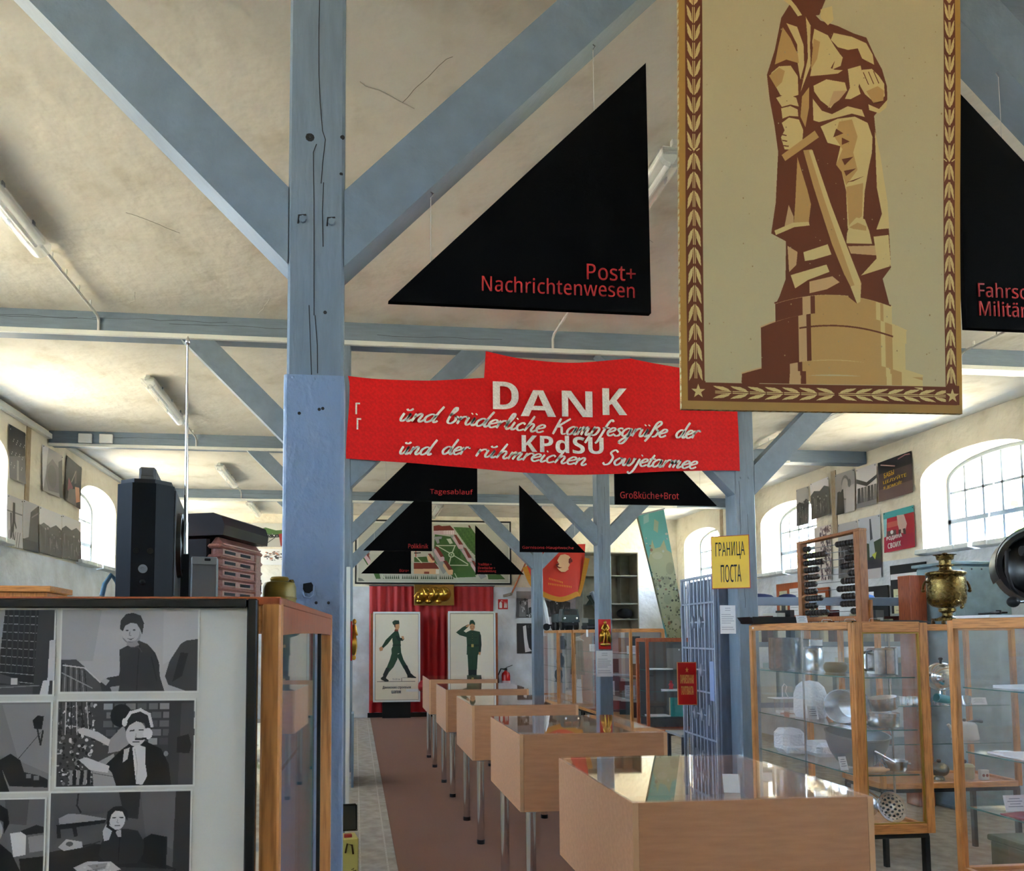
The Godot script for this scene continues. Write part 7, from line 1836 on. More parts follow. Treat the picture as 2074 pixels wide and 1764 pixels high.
	p = thing("saucepan", "small shiny saucepan with pouring lip on the third shelf", "saucepan", V(3.02, s3, 3.90))
	obj("body", mb().lathe(pv([0, 0, 0.045, 0, 0.056, 0.012, 0.06, 0.05, 0.064, 0.056, 0.058, 0.055, 0.052, 0.014, 0, 0.006]), 28), M.alu, p)
	obj("lug", mb().box(Vector3(0.055, 0.042, 0.03), Vector3(0.02, 0.012, 0.03), 0.004), M.alu, p)
	# base
	p = thing("skimmer", "large perforated skimmer spoon on the cabinet floor", "skimmer", V(2.965, s0, 3.88))
	var tilt := Transform3D(Basis(Vector3.RIGHT, PI / 2 - 0.3), Vector3(0, 0.085, 0))
	obj("disc", mb().lathe(pv([0, 0.006, 0.05, 0.008, 0.082, 0.018, 0.084, 0.015, 0.05, 0.004, 0, 0.002]), 36, tilt), M.alu, p)
	for ring in [[0.0, 1], [0.025, 6], [0.048, 12], [0.068, 17]]:
		for i in ring[1]:
			var a: float = TAU * i / ring[1] + ring[0] * 20.0
			obj("dark_hole_disc", mb().cyl(tilt * Vector3(cos(a) * ring[0], 0.004, sin(a) * ring[0]), tilt * Vector3(cos(a) * ring[0], 0.0085 + ring[0] * 0.07, sin(a) * ring[0]), 0.0065, 0.0065, 8), M.black, p)  # dark discs set on the bowl for the shade in its perforations
	obj("handle", mb().bar(Vector3(-0.06, 0.13, 0.01), Vector3(-0.24, 0.24, 0.05), 0.02, 0.008, 0.002), M.alu, p)
	p = thing("ladle", "round aluminium ladle beside the skimmer", "ladle", V(2.925, s0, 4.02))
	obj("bowl", mb(Transform3D(Basis(), Vector3(0, 0.062, 0))).lathe(ball(0.062, 14), 24), M.alu, p)
	obj("handle", mb().bar(Vector3(0, 0.1, 0.02), Vector3(-0.14, 0.25, 0.12), 0.018, 0.006, 0.002), M.alu, p)
	p = thing("frying_pan", "shallow dark aluminium pan on the cabinet floor", "pan", V(2.83, s0, 4.4))
	obj("body", mb().lathe(pot_shape(0.1, 0.06), 28), mat(Color(0.4, 0.42, 0.44), 0.4, 0.8), p)
	# ---- on top of the cabinet
	build_abacus()
	p = thing("baking_tray", "black iron baking tray on the kitchen cabinet with a white card", "tray", V(2.79, CT + 0.007, 4.70), 0.0)
	obj("pan", mb().prism(pv([-0.17, 0, 0.17, 0, 0.205, 0.045, 0.198, 0.045, 0.165, 0.006, -0.165, 0.006, -0.198, 0.045, -0.205, 0.045]), 0.16), mat(Color(0.07, 0.07, 0.075), 0.5, 0.3), p)
	for s in [-1.0, 1.0]: obj("end_wall", mb().box(Vector3(0, 0.024, s * 0.078), Vector3(0.36, 0.044, 0.006), 0.001), mat(Color(0.07, 0.07, 0.075), 0.5, 0.3), p)
	card("white text card leaning on the black baking tray", V(2.88, CT + 0.007, 4.5), 0.075, 0.052)
	for i in 3:
		p = thing("card_holder", ["bent wire card holder nearest the baking tray", "middle one of three bent wire card holders", "bent wire card holder nearest the abacus post"][i], "card holder", V(2.88 + i * 0.03, CT + 0.007, 4.25 - i * 0.17), 0, "wire card holders on the kitchen cabinet")
		obj("wire", mb().tube([Vector3(-0.035, 0, 0), Vector3(-0.032, 0.016, 0), Vector3(-0.025, 0.02, 0), Vector3(0.025, 0.02, 0), Vector3(0.034, 0.012, 0)], 0.0016, 6), M.cable, p)
	# samovar and bayonet on the teapot cabinet
	build_samovar(V(4.335, CT + 0.007, 5.0))
	p = thing("bayonet", "long black bayonet lying on the teapot cabinet", "bayonet", V(3.93, CT + 0.007, 4.95), 0.05)
	obj("blade", mb().prism(pv([-0.18, 0.0, 0.14, 0.0, 0.24, 0.017, 0.14, 0.030, -0.18, 0.028]), 0.012), M.black, p)
	obj("grip", mb().box(Vector3(-0.23, 0.017, 0), Vector3(0.11, 0.034, 0.022), 0.006), M.brass_dark, p)
	# teapot cabinet contents
	var c1 := 1.094; var c2 := 0.829; var c0 := 0.552
	p = thing("spherical_samovar", "round chrome tea urn with side handles in the teapot cabinet", "tea urn", V(4.28, c1, 5.02))
	obj("globe", mb(Transform3D(Basis(), Vector3(0, 0.19, 0))).lathe(ball(0.105, 18), 28), M.chrome, p)
	obj("stand", mb().lathe(pv([0, 0, 0.06, 0, 0.06, 0.01, 0.02, 0.03, 0.025, 0.09, 0, 0.09]), 20), M.chrome, p)
	for s in [-1.0, 1.0]: obj("handle", mb().bar(Vector3(s * 0.1, 0.2, 0), Vector3(s * 0.14, 0.215, 0), 0.022, 0.022, 0.006), M.black, p)
	obj("knob", mb().lathe(pv([0.008, 0.29, 0.01, 0.31, 0.016, 0.32, 0.01, 0.33, 0, 0.33]), 12), M.black, p)
	for i in 5:
		p = thing("tea_glass_holder", "filigree tea glass holder, %s from the urn's far side" % ["first", "second", "third", "fourth", "fifth"][i], "glass holder", V(3.78 + i * 0.085 + (0.24 if i > 3 else 0.0), c1, 4.90), 0, "tea glass holders in the teapot cabinet")
		obj("cup", mb().lathe(pv([0, 0, 0.03, 0, 0.032, 0.02, 0.035, 0.06, 0.033, 0.06, 0.03, 0.02, 0, 0.006]), 16), M.chrome, p)
		obj("handle", mb().tube([Vector3(0.033, 0.05, 0), Vector3(0.055, 0.045, 0), Vector3(0.05, 0.018, 0), Vector3(0.031, 0.012, 0)], 0.003, 6), M.chrome, p)
	p = thing("teal_cup", "turquoise plastic cup lying in the teapot cabinet", "cup", V(4.165, c1 + 0.033, 4.88))
	obj("body", mb().lathe(pv([0, 0, 0.028, 0, 0.032, 0.1, 0.029, 0.1, 0.025, 0.004, 0, 0.004]), 18, Transform3D(Basis(Vector3(0, 0, 1), 1.4), Vector3(0.05, 0, 0))), mat(Color(0.10, 0.56, 0.62), 0.4), p)
	card("white text card below the tea urn", V(4.44, c1, 4.87), 0.12, 0.05)
	p = thing("enamel_kettle", "pale enamel kettle with black handle in the teapot cabinet", "kettle", V(4.43, c2, 5.0))
	obj("body", mb().lathe(pv([0, 0, 0.08, 0, 0.088, 0.01, 0.075, 0.11, 0.06, 0.125, 0, 0.13]), 26), M.enamel_white, p)
	obj("spout", mb().cyl(Vector3(-0.07, 0.04, 0), Vector3(-0.13, 0.11, 0), 0.02, 0.011, 12), M.enamel_white, p)
	obj("handle", mb().tube([Vector3(0.03, 0.12, 0), Vector3(0.09, 0.135, 0), Vector3(0.14, 0.128, 0)], 0.012, 8), M.black, p)
	obj("knob", mb().lathe(pv([0.006, 0.125, 0.012, 0.14, 0.008, 0.15, 0, 0.152]), 12), M.brass_dark, p)
	p = thing("cream_pot", "cream enamel pot with lid on the teapot cabinet floor", "pot", V(4.40, c0, 4.98))
	obj("body", mb().lathe(pv([0, 0, 0.05, 0, 0.057, 0.01, 0.057, 0.085, 0.062, 0.09, 0.05, 0.105, 0, 0.11]), 24), mat(Color(0.80, 0.77, 0.56), 0.35), p)
	obj("knob", mb().lathe(pv([0.006, 0.108, 0.014, 0.125, 0.008, 0.135, 0, 0.135]), 12), mat(Color(0.35, 0.18, 0.1), 0.5), p)
	p = thing("silver_teapot", "small tarnished silver teapot on the teapot cabinet floor", "teapot", V(4.18, c0, 4.96))
	obj("body", mb(Transform3D(Basis().scaled(Vector3(1, 0.85, 1)), Vector3(0, 0.075, 0))).lathe(ball(0.062, 14), 24), mat(Color(0.5, 0.47, 0.40), 0.25, 1.0), p)
	obj("foot", mb().lathe(pv([0, 0, 0.035, 0, 0.03, 0.02, 0, 0.03]), 18), mat(Color(0.5, 0.47, 0.40), 0.25, 1.0), p)
	obj("spout", mb().tube([Vector3(-0.05, 0.05, 0), Vector3(-0.09, 0.07, 0), Vector3(-0.1, 0.13, 0), Vector3(-0.12, 0.15, 0)], 0.011, 8), M.alu, p)
	obj("knob", mb().lathe(pv([0.008, 0.12, 0.016, 0.135, 0.01, 0.145, 0, 0.145]), 12), M.brass_dark, p)
	p = thing("small_picture_box", "little white box with a red flower print beside the cream pot", "box", V(4.50, c0, 4.93))
	obj("carton", mb().box(Vector3(0, 0.035, 0), Vector3(0.065, 0.07, 0.03), 0.003), M.white_plastic, p)
	for s in [-0.014, 0.014]: obj("flower_print", mb().cyl(Vector3(s, 0.032, 0.0145), Vector3(s, 0.032, 0.0158), 0.011, 0.011, 10), mat(Color(0.55, 0.12, 0.12), 0.6), p)
	# brown board leaning in the teapot cabinet
	var lb := obj("leaning_board", mb().prism(pv([-0.1, 0, 0.14, 0, 0.02, 0.25, -0.1, 0.25]), 0.012), M.red_wood)
	lb.position = V(3.80, c2 + 0.001, 5.10)
	tag(lb, "brown wooden board leaning on the middle teapot shelf", "board")

func build_abacus() -> void:
	var t := thing("abacus", "large wooden abacus with dark beads standing on the kitchen cabinet", "abacus", V(3.045, CT + 0.007, 4.44), PI / 2 + 0.12)
	# local x runs along the frame: -0.26 (far) .. 0.26 (near)
	var w := mat(Color(0.66, 0.42, 0.22), 0.5, 0, {"tex": "grain", "scale": Vector3(9, 1, 9)})
	var s := -1.0
	obj("post", mb().box(Vector3(-0.25 * s, 0.27, 0), Vector3(0.035, 0.54, 0.06), 0.003), w, t)
	obj("post", mb().box(Vector3(0.25 * s, 0.28, 0), Vector3(0.045, 0.56, 0.06), 0.003), w, t)
	obj("top_rail", mb().bar(Vector3(-0.27 * s, 0.545, 0), Vector3(0.275 * s, 0.568, 0), 0.06, 0.018, 0.003), w, t)
	obj("bottom_rail", mb().box(Vector3(0, 0.028, 0), Vector3(0.48, 0.03, 0.05), 0.003), w, t)
	obj("foot", mb().box(Vector3(0.26 * s, 0.07, 0.035), Vector3(0.05, 0.14, 0.02), 0.003), w, t)
	var bead := mb().lathe(pv([0.003, -0.0115, 0.014, -0.011, 0.0195, -0.005, 0.0195, 0.005, 0.014, 0.011, 0.003, 0.0115]), 14, Transform3D(Basis(Vector3(0, 0, 1), PI / 2), Vector3.ZERO)).done()
	var bm := mat(Color(0.17, 0.13, 0.11), 0.45)
	var rows := [[2, 7], [8, 2], [7, 3], [5, 4], [5, 3], [4, 5], [4, 6], [6, 4], [4, 6], [8, 2]]
	for i in 10:
		var y := 0.50 - i * 0.0475
		obj("rod", mb().cyl(Vector3(-0.235, y, 0), Vector3(0.235, y, 0), 0.0025, 0.0025, 6), M.steel, t)
		for side in 2:
			for k in rows[i][side]:
				var x: float = (-0.215 + k * 0.024 + 0.01 * ((i * 3) % 3)) if side == 0 else (0.215 - k * 0.024 - 0.012 * ((i * 5) % 4))
				var o := obj("bead", bead, bm, t)
				o.position = Vector3(x * s, y, 0)

func build_samovar(at: Vector3) -> void:
	var t := thing("samovar", "tarnished brass samovar with tap on the teapot cabinet", "samovar", at, -0.2)
	var k := 0.000455
	var L := func(a: Array) -> PackedVector2Array:
		var o := PackedVector2Array()
		for i in range(0, a.size(), 2): o.append(Vector2(a[i] * k, (1470 - a[i + 1]) * k))
		return o
	obj("body", mb().lathe(L.call([0, 1205, 110, 1205, 200, 1175, 255, 1130, 272, 1060, 275, 900, 272, 760, 262, 710, 240, 690, 262, 680, 282, 660, 285, 640, 275, 625, 230, 612, 110, 600, 0, 600]), 40), M.brass, t)
	obj("collar", mb().lathe(L.call([105, 600, 85, 570, 82, 540, 130, 518, 128, 512, 85, 515, 85, 430, 92, 425, 0, 425]), 32), M.brass, t)
	obj("crown", mb().lathe(L.call([90, 430, 115, 420, 122, 380, 128, 355, 165, 342, 160, 338, 120, 345, 0, 350]), 32), M.brass, t)
	obj("finial", mb().lathe(L.call([50, 350, 48, 330, 30, 312, 0, 305]), 20), M.brass_dark, t)
	obj("stem", mb().lathe(L.call([0, 1205, 118, 1210, 122, 1255, 95, 1275, 70, 1290, 75, 1330, 120, 1355, 150, 1372, 0, 1378]), 32), M.brass, t)
	obj("plinth", mb().prism(pv([-0.075, -0.075, 0.075, -0.075, 0.085, 0, 0.075, 0.075, -0.075, 0.075, -0.085, 0]), 0.02, Transform3D(Basis(Vector3.RIGHT, PI / 2), Vector3(0, 0.034, 0))), M.brass, t)
	for sx in [-1.0, 1.0]:
		for sz in [-1.0, 1.0]: obj("foot", mb().lathe(pv([0.006, 0, 0.014, 0.004, 0.014, 0.014, 0.009, 0.026, 0, 0.026]), 12, Transform3D(Basis(), Vector3(sx * 0.066, 0, sz * 0.066))), M.brass_dark, t)
		var h := obj("handle", mb().tube([Vector3(sx * 0.118, 0.31, 0), Vector3(sx * 0.145, 0.315, 0), Vector3(sx * 0.158, 0.29, 0), Vector3(sx * 0.165, 0.26, 0), Vector3(sx * 0.155, 0.24, 0)], 0.009, 8), M.brass_dark, t)
		obj("grip", mb(Transform3D(Basis(), Vector3(sx * 0.162, 0.248, 0))).lathe(ball(0.013, 8), 12), M.brass_dark, h)
	var tp := obj("tap", mb().cyl(Vector3(0, 0.155, 0.11), Vector3(0, 0.150, 0.19), 0.012, 0.010, 12), M.brass, t)
	obj("tap_plate", mb().lathe(pv([0, 0.008, 0.02, 0.006, 0.024, 0]), 16, Transform3D(Basis(Vector3.RIGHT, PI / 2), Vector3(0, 0.157, 0.118))), M.brass, tp)
	obj("tap_key", mb().prism(pv([-0.006, -0.03, 0.006, -0.03, 0.012, 0.02, 0.004, 0.055, -0.006, 0.03]), 0.006, Transform3D(Basis(Vector3.UP, 0.4), Vector3(0, 0.17, 0.165))), M.brass, tp)
	obj("spout", mb().cyl(Vector3(0, 0.155, 0.185), Vector3(0, 0.12, 0.19), 0.009, 0.007, 10), M.brass, tp)

# ---------------------------------------------------------------- signs on posts, gate, searchlight, models, papers
func build_small_things() -> void:
	# yellow enamel sign
	var y := thing("post_sign", "yellow enamel sign with black Cyrillic lettering on the post", "sign", V(2.868, 2.152, 5.375), -0.6)
	var w := 0.278; var h := 0.41
	obj("plate", mb().box(Vector3.ZERO, Vector3(w, h, 0.006), 0.002), mat(Color(0.62, 0.20, 0.07), 0.3), y)
	obj("face", mb().box(Vector3(0, 0, 0.0035), Vector3(w - 0.012, h - 0.012, 0.003), 0.001), mat(Color(0.93, 0.76, 0.05), 0.3), y)
	fit_text(y, "ГРАНИЦА", sans, M.black, -0.105, 0.02, 0.105, 0.155, 0.0055)
	fit_text(y, "ПОСТА", sans, M.black, -0.07, -0.155, 0.075, -0.02, 0.0055)
	# typed notice below it
	typed_sheet("white typed notice on the post below the yellow sign", V(2.878, 1.712, 5.4555), 0.125, 0.22, 0)
	typed_sheet("white typed notice below the gold relief on the post", V(3.03, 1.242, 8.7642), 0.205, 0.315, 0)
	# gold relief on red
	var r := thing("relief_plaque", "red plaque with a gold relief figure on the post", "plaque", V(3.033, 1.6, 8.7575))
	obj("board", mb().box(Vector3.ZERO, Vector3(0.155, 0.365, 0.012), 0.002), mat(Color(0.74, 0.07, 0.07), 0.5), r)
	relief(r, 0.0)
	var r2 := thing("relief_plaque", "red plaque with a gold relief seen edge-on beside the sheathed post", "plaque", V(-0.0255, 1.555, 5.54), PI / 2)
	obj("board", mb().box(Vector3.ZERO, Vector3(0.15, 0.29, 0.012), 0.002), mat(Color(0.74, 0.07, 0.07), 0.5), r2)
	relief(r2, 0.0)
	# leaning blue-grey board on the floor behind the sheathed post
	var lb := obj("leaning_sheet", mb().prism(pv([0, 0, 0.6, 0, 0.5, 0.74, 0.05, 0.76]), 0.025, Transform3D(Basis(Vector3.UP, PI / 2), Vector3.ZERO)), mat(Color(0.46, 0.55, 0.64), 0.6))
	lb.position = V(-0.02, 0.0, 7.9)
	tag(lb, "blue-grey panel leaning on the floor behind the sheathed post", "panel")
	build_gate()
	build_searchlight()
	# light blue steel tank by the wall
	var t := thing("steel_tank", "pale blue riveted steel tank behind the samovar", "tank", V(5.72, 0, 6.4))
	var lbm := mat(Color(0.58, 0.69, 0.74), 0.45, 0.15, {"tex": "soft", "scale": Vector3(1.5, 1.5, 1.5)})
	obj("shell", mb().box(Vector3(0, 1.12, 0), Vector3(0.62, 2.24, 0.44), 0.03), lbm, t)
	obj("rim", mb().box(Vector3(0, 2.245, 0), Vector3(0.66, 0.03, 0.48), 0.006), lbm, t)
	for i in 5: obj("rivet", mb(Transform3D(Basis(), Vector3(-0.2 + i * 0.1, 2.19, 0.221))).lathe(ball(0.009, 6), 8), M.grey_metal, t)
	for yy in [1.93, 1.84]: obj("bolt", mb(Transform3D(Basis(), Vector3(-0.22, yy, 0.222))).lathe(ball(0.016, 6), 10), M.brass_dark, t)
	obj("seam", mb().box(Vector3(-0.18, 1.12, 0.2205), Vector3(0.006, 2.1, 0.003)), lbm, t)
	# red-brown timber beam end behind the rack
	var wb := obj("timber_beam", mb().box(V(5.28, 1.075, 6.5), Vector3(0.17, 2.15, 0.16), 0.006), M.red_wood)
	tag(wb, "upright red-brown timber beam between the rack and the tank", "beam")
	# grey low table beside the gate
	var tb := thing("grey_table", "small grey table behind the barred gate", "table", V(3.62, 0, 7.5))
	obj("top", mb().box(Vector3(0, 0.56, 0), Vector3(0.6, 0.025, 0.4), 0.003), mat(Color(0.62, 0.66, 0.68), 0.5), tb)
	for sx in [-1.0, 1.0]:
		for sz in [-1.0, 1.0]: obj("leg", mb().box(Vector3(sx * 0.27, 0.275, sz * 0.17), Vector3(0.03, 0.55, 0.03), 0.002), mat(Color(0.25, 0.26, 0.30), 0.5), tb)
	build_models()
	build_papers()

func typed_sheet(label: String, at: Vector3, w: float, h: float, turn: float) -> void:
	var t := thing("typed_notice", label, "notice", at, turn, "typed notices on the posts")
	obj("sheet", mb().box(Vector3.ZERO, Vector3(w, h, 0.002)), M.paper, t)
	for i in 11:
		if i == 2 or i == 8: continue
		var ww: float = w * (0.35 if i < 2 else [0.8, 0.74, 0.82, 0.6][i % 4])
		obj("text_line", mb().box(Vector3(0.0 if i < 2 else -w * 0.42 + ww / 2, h * (0.40 - i * 0.075), 0.0012), Vector3(ww, h * 0.016, 0.0008)), mat(Color(0.55, 0.57, 0.64), 0.8), t)

func relief(p: Node, z: float) -> void:
	var f := obj("relief_figure", mb(Transform3D(Basis().scaled(Vector3(0.48, 1.1, 0.3)), Vector3(0, 0.06, 0.0165))).lathe(ball(0.06, 12), 16), M.gold, p)
	obj("head", mb(Transform3D(Basis().scaled(Vector3(1, 1.15, 0.8)), Vector3(0.0, 0.142, 0.022))).lathe(ball(0.019, 8), 12), M.gold, f)
	for s in [-1.0, 1.0]:
		obj("drape", mb(Transform3D(Basis(Vector3(0, 0, 1), s * 0.28).scaled_local(Vector3(0.3, 1.0, 0.24)), Vector3(s * 0.04, -0.015, 0.0165))).lathe(ball(0.095, 12), 12), M.gold, f)
		obj("leg", mb().tube([Vector3(s * 0.012, 0.02, 0.03), Vector3(s * 0.016, -0.04, 0.034), Vector3(s * 0.02, -0.105, 0.024)], 0.011, 6), M.gold, f)
		obj("arm", mb().tube([Vector3(s * 0.022, 0.115, 0.026), Vector3(s * 0.045, 0.07, 0.032), Vector3(s * 0.01, 0.045, 0.04)], 0.009, 6), M.gold, f)
	obj("base", mb(Transform3D(Basis().scaled(Vector3(1.0, 0.28, 0.25)), Vector3(0, -0.125, 0.018))).lathe(ball(0.066, 10), 16), M.gold, f)

func build_gate() -> void:
	# stands parallel to the aisle; local x from the far end (0) to the near end (0.69)
	var a := V(2.925, 0, 6.36); var b := V(2.885, 0, 5.67)
	var t := thing("barred_gate", "blue-grey barred prison gate standing beside the post", "gate", a, atan2(-(b - a).z, (b - a).x))
	var L := 0.69; var H := 2.09
	# slats at the back
	for i in 8:
		obj("slat", mb().box(Vector3(0.05 + i * 0.0845, H / 2, -0.06), Vector3(0.062 if i % 7 != 0 else 0.075, H - 0.06, 0.012), 0.002), M.gate_blue, t)
	for x in [0.008, L - 0.008]: obj("frame_bar", mb().box(Vector3(x, H / 2, 0), Vector3(0.02, H, 0.025), 0.002), M.gate_bar, t)
	for yy in [0.03, H - 0.012]: obj("frame_bar", mb().box(Vector3(L / 2, yy, 0), Vector3(L - 0.03, 0.022, 0.025), 0.002), M.gate_bar, t)
	for yy in [1.86, 1.48, 1.12, 0.74, 0.42]: obj("cross_bar", mb().box(Vector3(L / 2, yy, 0.002), Vector3(L - 0.03, 0.016, 0.012), 0.002), M.gate_bar, t)
	for x in [0.19, 0.50]: obj("upright_bar", mb().box(Vector3(x, H / 2, 0.004), Vector3(0.018, H - 0.03, 0.014), 0.002), M.gate_bar, t)
	for x in [0.27, 0.345, 0.42]: obj("upright_bar", mb().cyl(Vector3(x, 0.04, 0.0), Vector3(x, H - 0.02, 0.0), 0.007, 0.007, 8), M.gate_bar, t)
	for x in [0.07, 0.13, 0.57, 0.63]: obj("upright_bar", mb().cyl(Vector3(x, 0.04, 0.0), Vector3(x, H - 0.02, 0.0), 0.006, 0.006, 8), M.gate_bar, t)
	for yy in [1.70, 1.30, 0.93, 0.58, 0.25]:
		obj("cross_bar", mb().box(Vector3(0.345, yy, 0.002), Vector3(0.31, 0.012, 0.012)), M.gate_bar, t)
		for x in [0.27, 0.42]:
			obj("diamond", mb().prism(pv([-0.024, 0, 0, -0.055, 0.024, 0, 0, 0.055]), 0.03, Transform3D(Basis(), Vector3(x, yy, 0.006))), M.gate_bar, t)
	# wooden jamb at the near end, lock plate and bolt
	obj("jamb", mb().box(Vector3(L + 0.02, H / 2 - 0.02, -0.09), Vector3(0.035, H - 0.04, 0.15), 0.003), M.gate_blue, t)
	obj("lock_plate", mb().box(Vector3(L - 0.06, 1.22, 0.014), Vector3(0.08, 0.32, 0.006), 0.002), mat(Color(0.55, 0.64, 0.80), 0.4), t)
	obj("hook", mb().tube([Vector3(L - 0.1, 1.02, 0.02), Vector3(L - 0.03, 1.0, 0.05), Vector3(L - 0.02, 0.92, 0.06), Vector3(L - 0.12, 0.86, 0.02)], 0.009, 8), M.gate_bar, t)
	obj("hinge", mb().cyl(Vector3(-0.012, 1.74, 0), Vector3(-0.012, 1.84, 0), 0.014, 0.014, 10), M.grey_metal, t)
	# weathered door edge with an iron lock next to it
	var d := thing("weathered_door", "weathered grey wooden door edge with rusty lock between gate and post", "door leaf", V(3.035, 0, 5.75))
	for x in [0.0, 0.048]: obj("plank", mb().box(Vector3(x, 0.92, -0.02 - x), Vector3(0.044, 1.84, 0.05), 0.004), M.old_wood, d)
	obj("iron_lock", mb().box(Vector3(0.03, 0.98, 0.03), Vector3(0.08, 0.16, 0.05), 0.006), mat(Color(0.20, 0.16, 0.13), 0.7, 0.5), d)
	obj("latch", mb().tube([Vector3(-0.05, 1.07, 0.03), Vector3(0.04, 1.08, 0.05), Vector3(0.09, 1.05, 0.04)], 0.01, 8), mat(Color(0.26, 0.21, 0.18), 0.7, 0.4), d)
	# red and gold guardhouse sign sticking out from the gate
	var s := thing("guardhouse_sign", "red sign with gold star and Cyrillic lettering on the barred gate", "sign", V(2.815, 1.18, 6.06), -0.12)
	obj("plate", mb().box(Vector3.ZERO, Vector3(0.165, 0.365, 0.008), 0.002), mat(Color(0.80, 0.50, 0.30), 0.4), s)
	obj("face", mb().box(Vector3(0, 0, 0.0045), Vector3(0.152, 0.352, 0.003), 0.001), mat(Color(0.72, 0.06, 0.04), 0.3), s)
	var gold := mat(Color(0.87, 0.66, 0.30), 0.4)
	fit_text(s, "ГАРНИЗОННАЯ", sans_bold, gold, -0.058, 0.0, 0.056, 0.075, 0.0062)
	fit_text(s, "ГАУПТВАХТА", sans_bold, gold, -0.052, -0.095, 0.052, -0.022, 0.0062)
	var q := PackedVector2Array()
	for i in 10:
		var rr := 0.026 if i % 2 == 0 else 0.01
		q.append(Vector2(rr * 0.6 * sin(TAU * i / 10.0), rr * cos(TAU * i / 10.0)))
	obj("star", mb().prism(q, 0.002, Transform3D(Basis(), Vector3(0, 0.115, 0.0066))), gold, s)

func build_searchlight() -> void:
	var t := thing("searchlight", "dark grey hooded searchlight with black lens on the near cabinet", "searchlight", V(2.985, CT + 0.007, 2.99), 0)
	var dk := mat(Color(0.24, 0.23, 0.23), 0.35, 0.6, {"tex": "soft", "scale": Vector3(4, 4, 4)})
	# drum axis points towards the aisle and the viewer
	var yd := Vector3(-0.55, 0.10, 0.82).normalized(); var xd := yd.cross(Vector3.UP).normalized(); var zd := xd.cross(yd)
	var ax := Transform3D(Basis(xd, yd, zd), Vector3(0.06, 0.225, 0))
	obj("housing", mb().lathe(pv([0, -0.13, 0.11, -0.12, 0.155, -0.06, 0.16, 0.06, 0.165, 0.075, 0.165, 0.09, 0.145, 0.09, 0.14, 0.04, 0.12, -0.05, 0, -0.09]), 36, ax), dk, t)
	obj("lens", mb().lathe(pv([0.142, 0.055, 0.1, 0.075, 0.04, 0.085, 0, 0.087]), 36, ax), M.black_gloss, t)
	# hood
	var hood := mb()
	hood.grid(func(u: float, v: float) -> Vector3:
		var a := lerpf(-PI * 0.62, PI * 0.62, u)
		var rr := 0.172
		return ax * Vector3(sin(a) * rr, lerpf(-0.02, 0.12, v), cos(a) * rr), 24, 4, 0.004)
	obj("hood", hood, dk, t)
	obj("yoke", mb().tube([Vector3(-0.135, 0.30, 0.06), Vector3(-0.15, 0.29, 0.06), Vector3(-0.155, 0.2, 0.06), Vector3(-0.13, 0.13, 0.06), Vector3(-0.09, 0.11, 0.04)], 0.007, 8), M.black, t)
	obj("hinge", mb().cyl(Vector3(-0.11, 0.29, 0.09), Vector3(-0.08, 0.29, 0.1), 0.022, 0.022, 12), M.black, t)
	obj("clamp_knob", mb(Transform3D(Basis(), Vector3(-0.13, 0.07, 0.06))).lathe(ball(0.024, 10), 14), M.black, t)
	obj("clamp_rod", mb().cyl(Vector3(-0.12, 0.07, 0.06), Vector3(-0.03, 0.075, 0.05), 0.008, 0.008, 8), M.steel, t)
	obj("base_box", mb().box(Vector3(0.035, 0.045, 0.06), Vector3(0.12, 0.09, 0.12), 0.006), M.black, t)
	fit_text(t, "Д", sans_bold, M.white_plastic, -0.02, 0.02, 0.012, 0.065, 0.1212)
	obj("pillar", mb().cyl(Vector3(0.06, 0.08, 0), Vector3(0.06, 0.16, 0), 0.03, 0.03, 14), dk, t)
	# papers and black tongs on the same cabinet top
	var pp := obj("paper_stack", mb().box(V(2.80, CT + 0.0135, 2.98), Vector3(0.2, 0.012, 0.18), 0.001), M.paper)
	tag(pp, "thin stack of white paper under the searchlight edge", "paper")
	var tg := thing("black_tongs", "long black iron tongs on the white paper beside the samovar", "tongs", V(2.83, CT + 0.0205, 2.98), 0.1)
	obj("arm", mb().bar(Vector3(-0.1, 0.005, 0), Vector3(0.05, 0.012, -0.01), 0.02, 0.008, 0.002), M.black, tg)
	obj("arm", mb().bar(Vector3(-0.06, 0.013, 0.02), Vector3(0.06, 0.015, -0.02), 0.014, 0.006, 0.002), M.steel, tg)
	obj("pivot", mb().cyl(Vector3(0, 0.004, 0), Vector3(0, 0.022, 0), 0.01, 0.01, 10), M.black, tg)

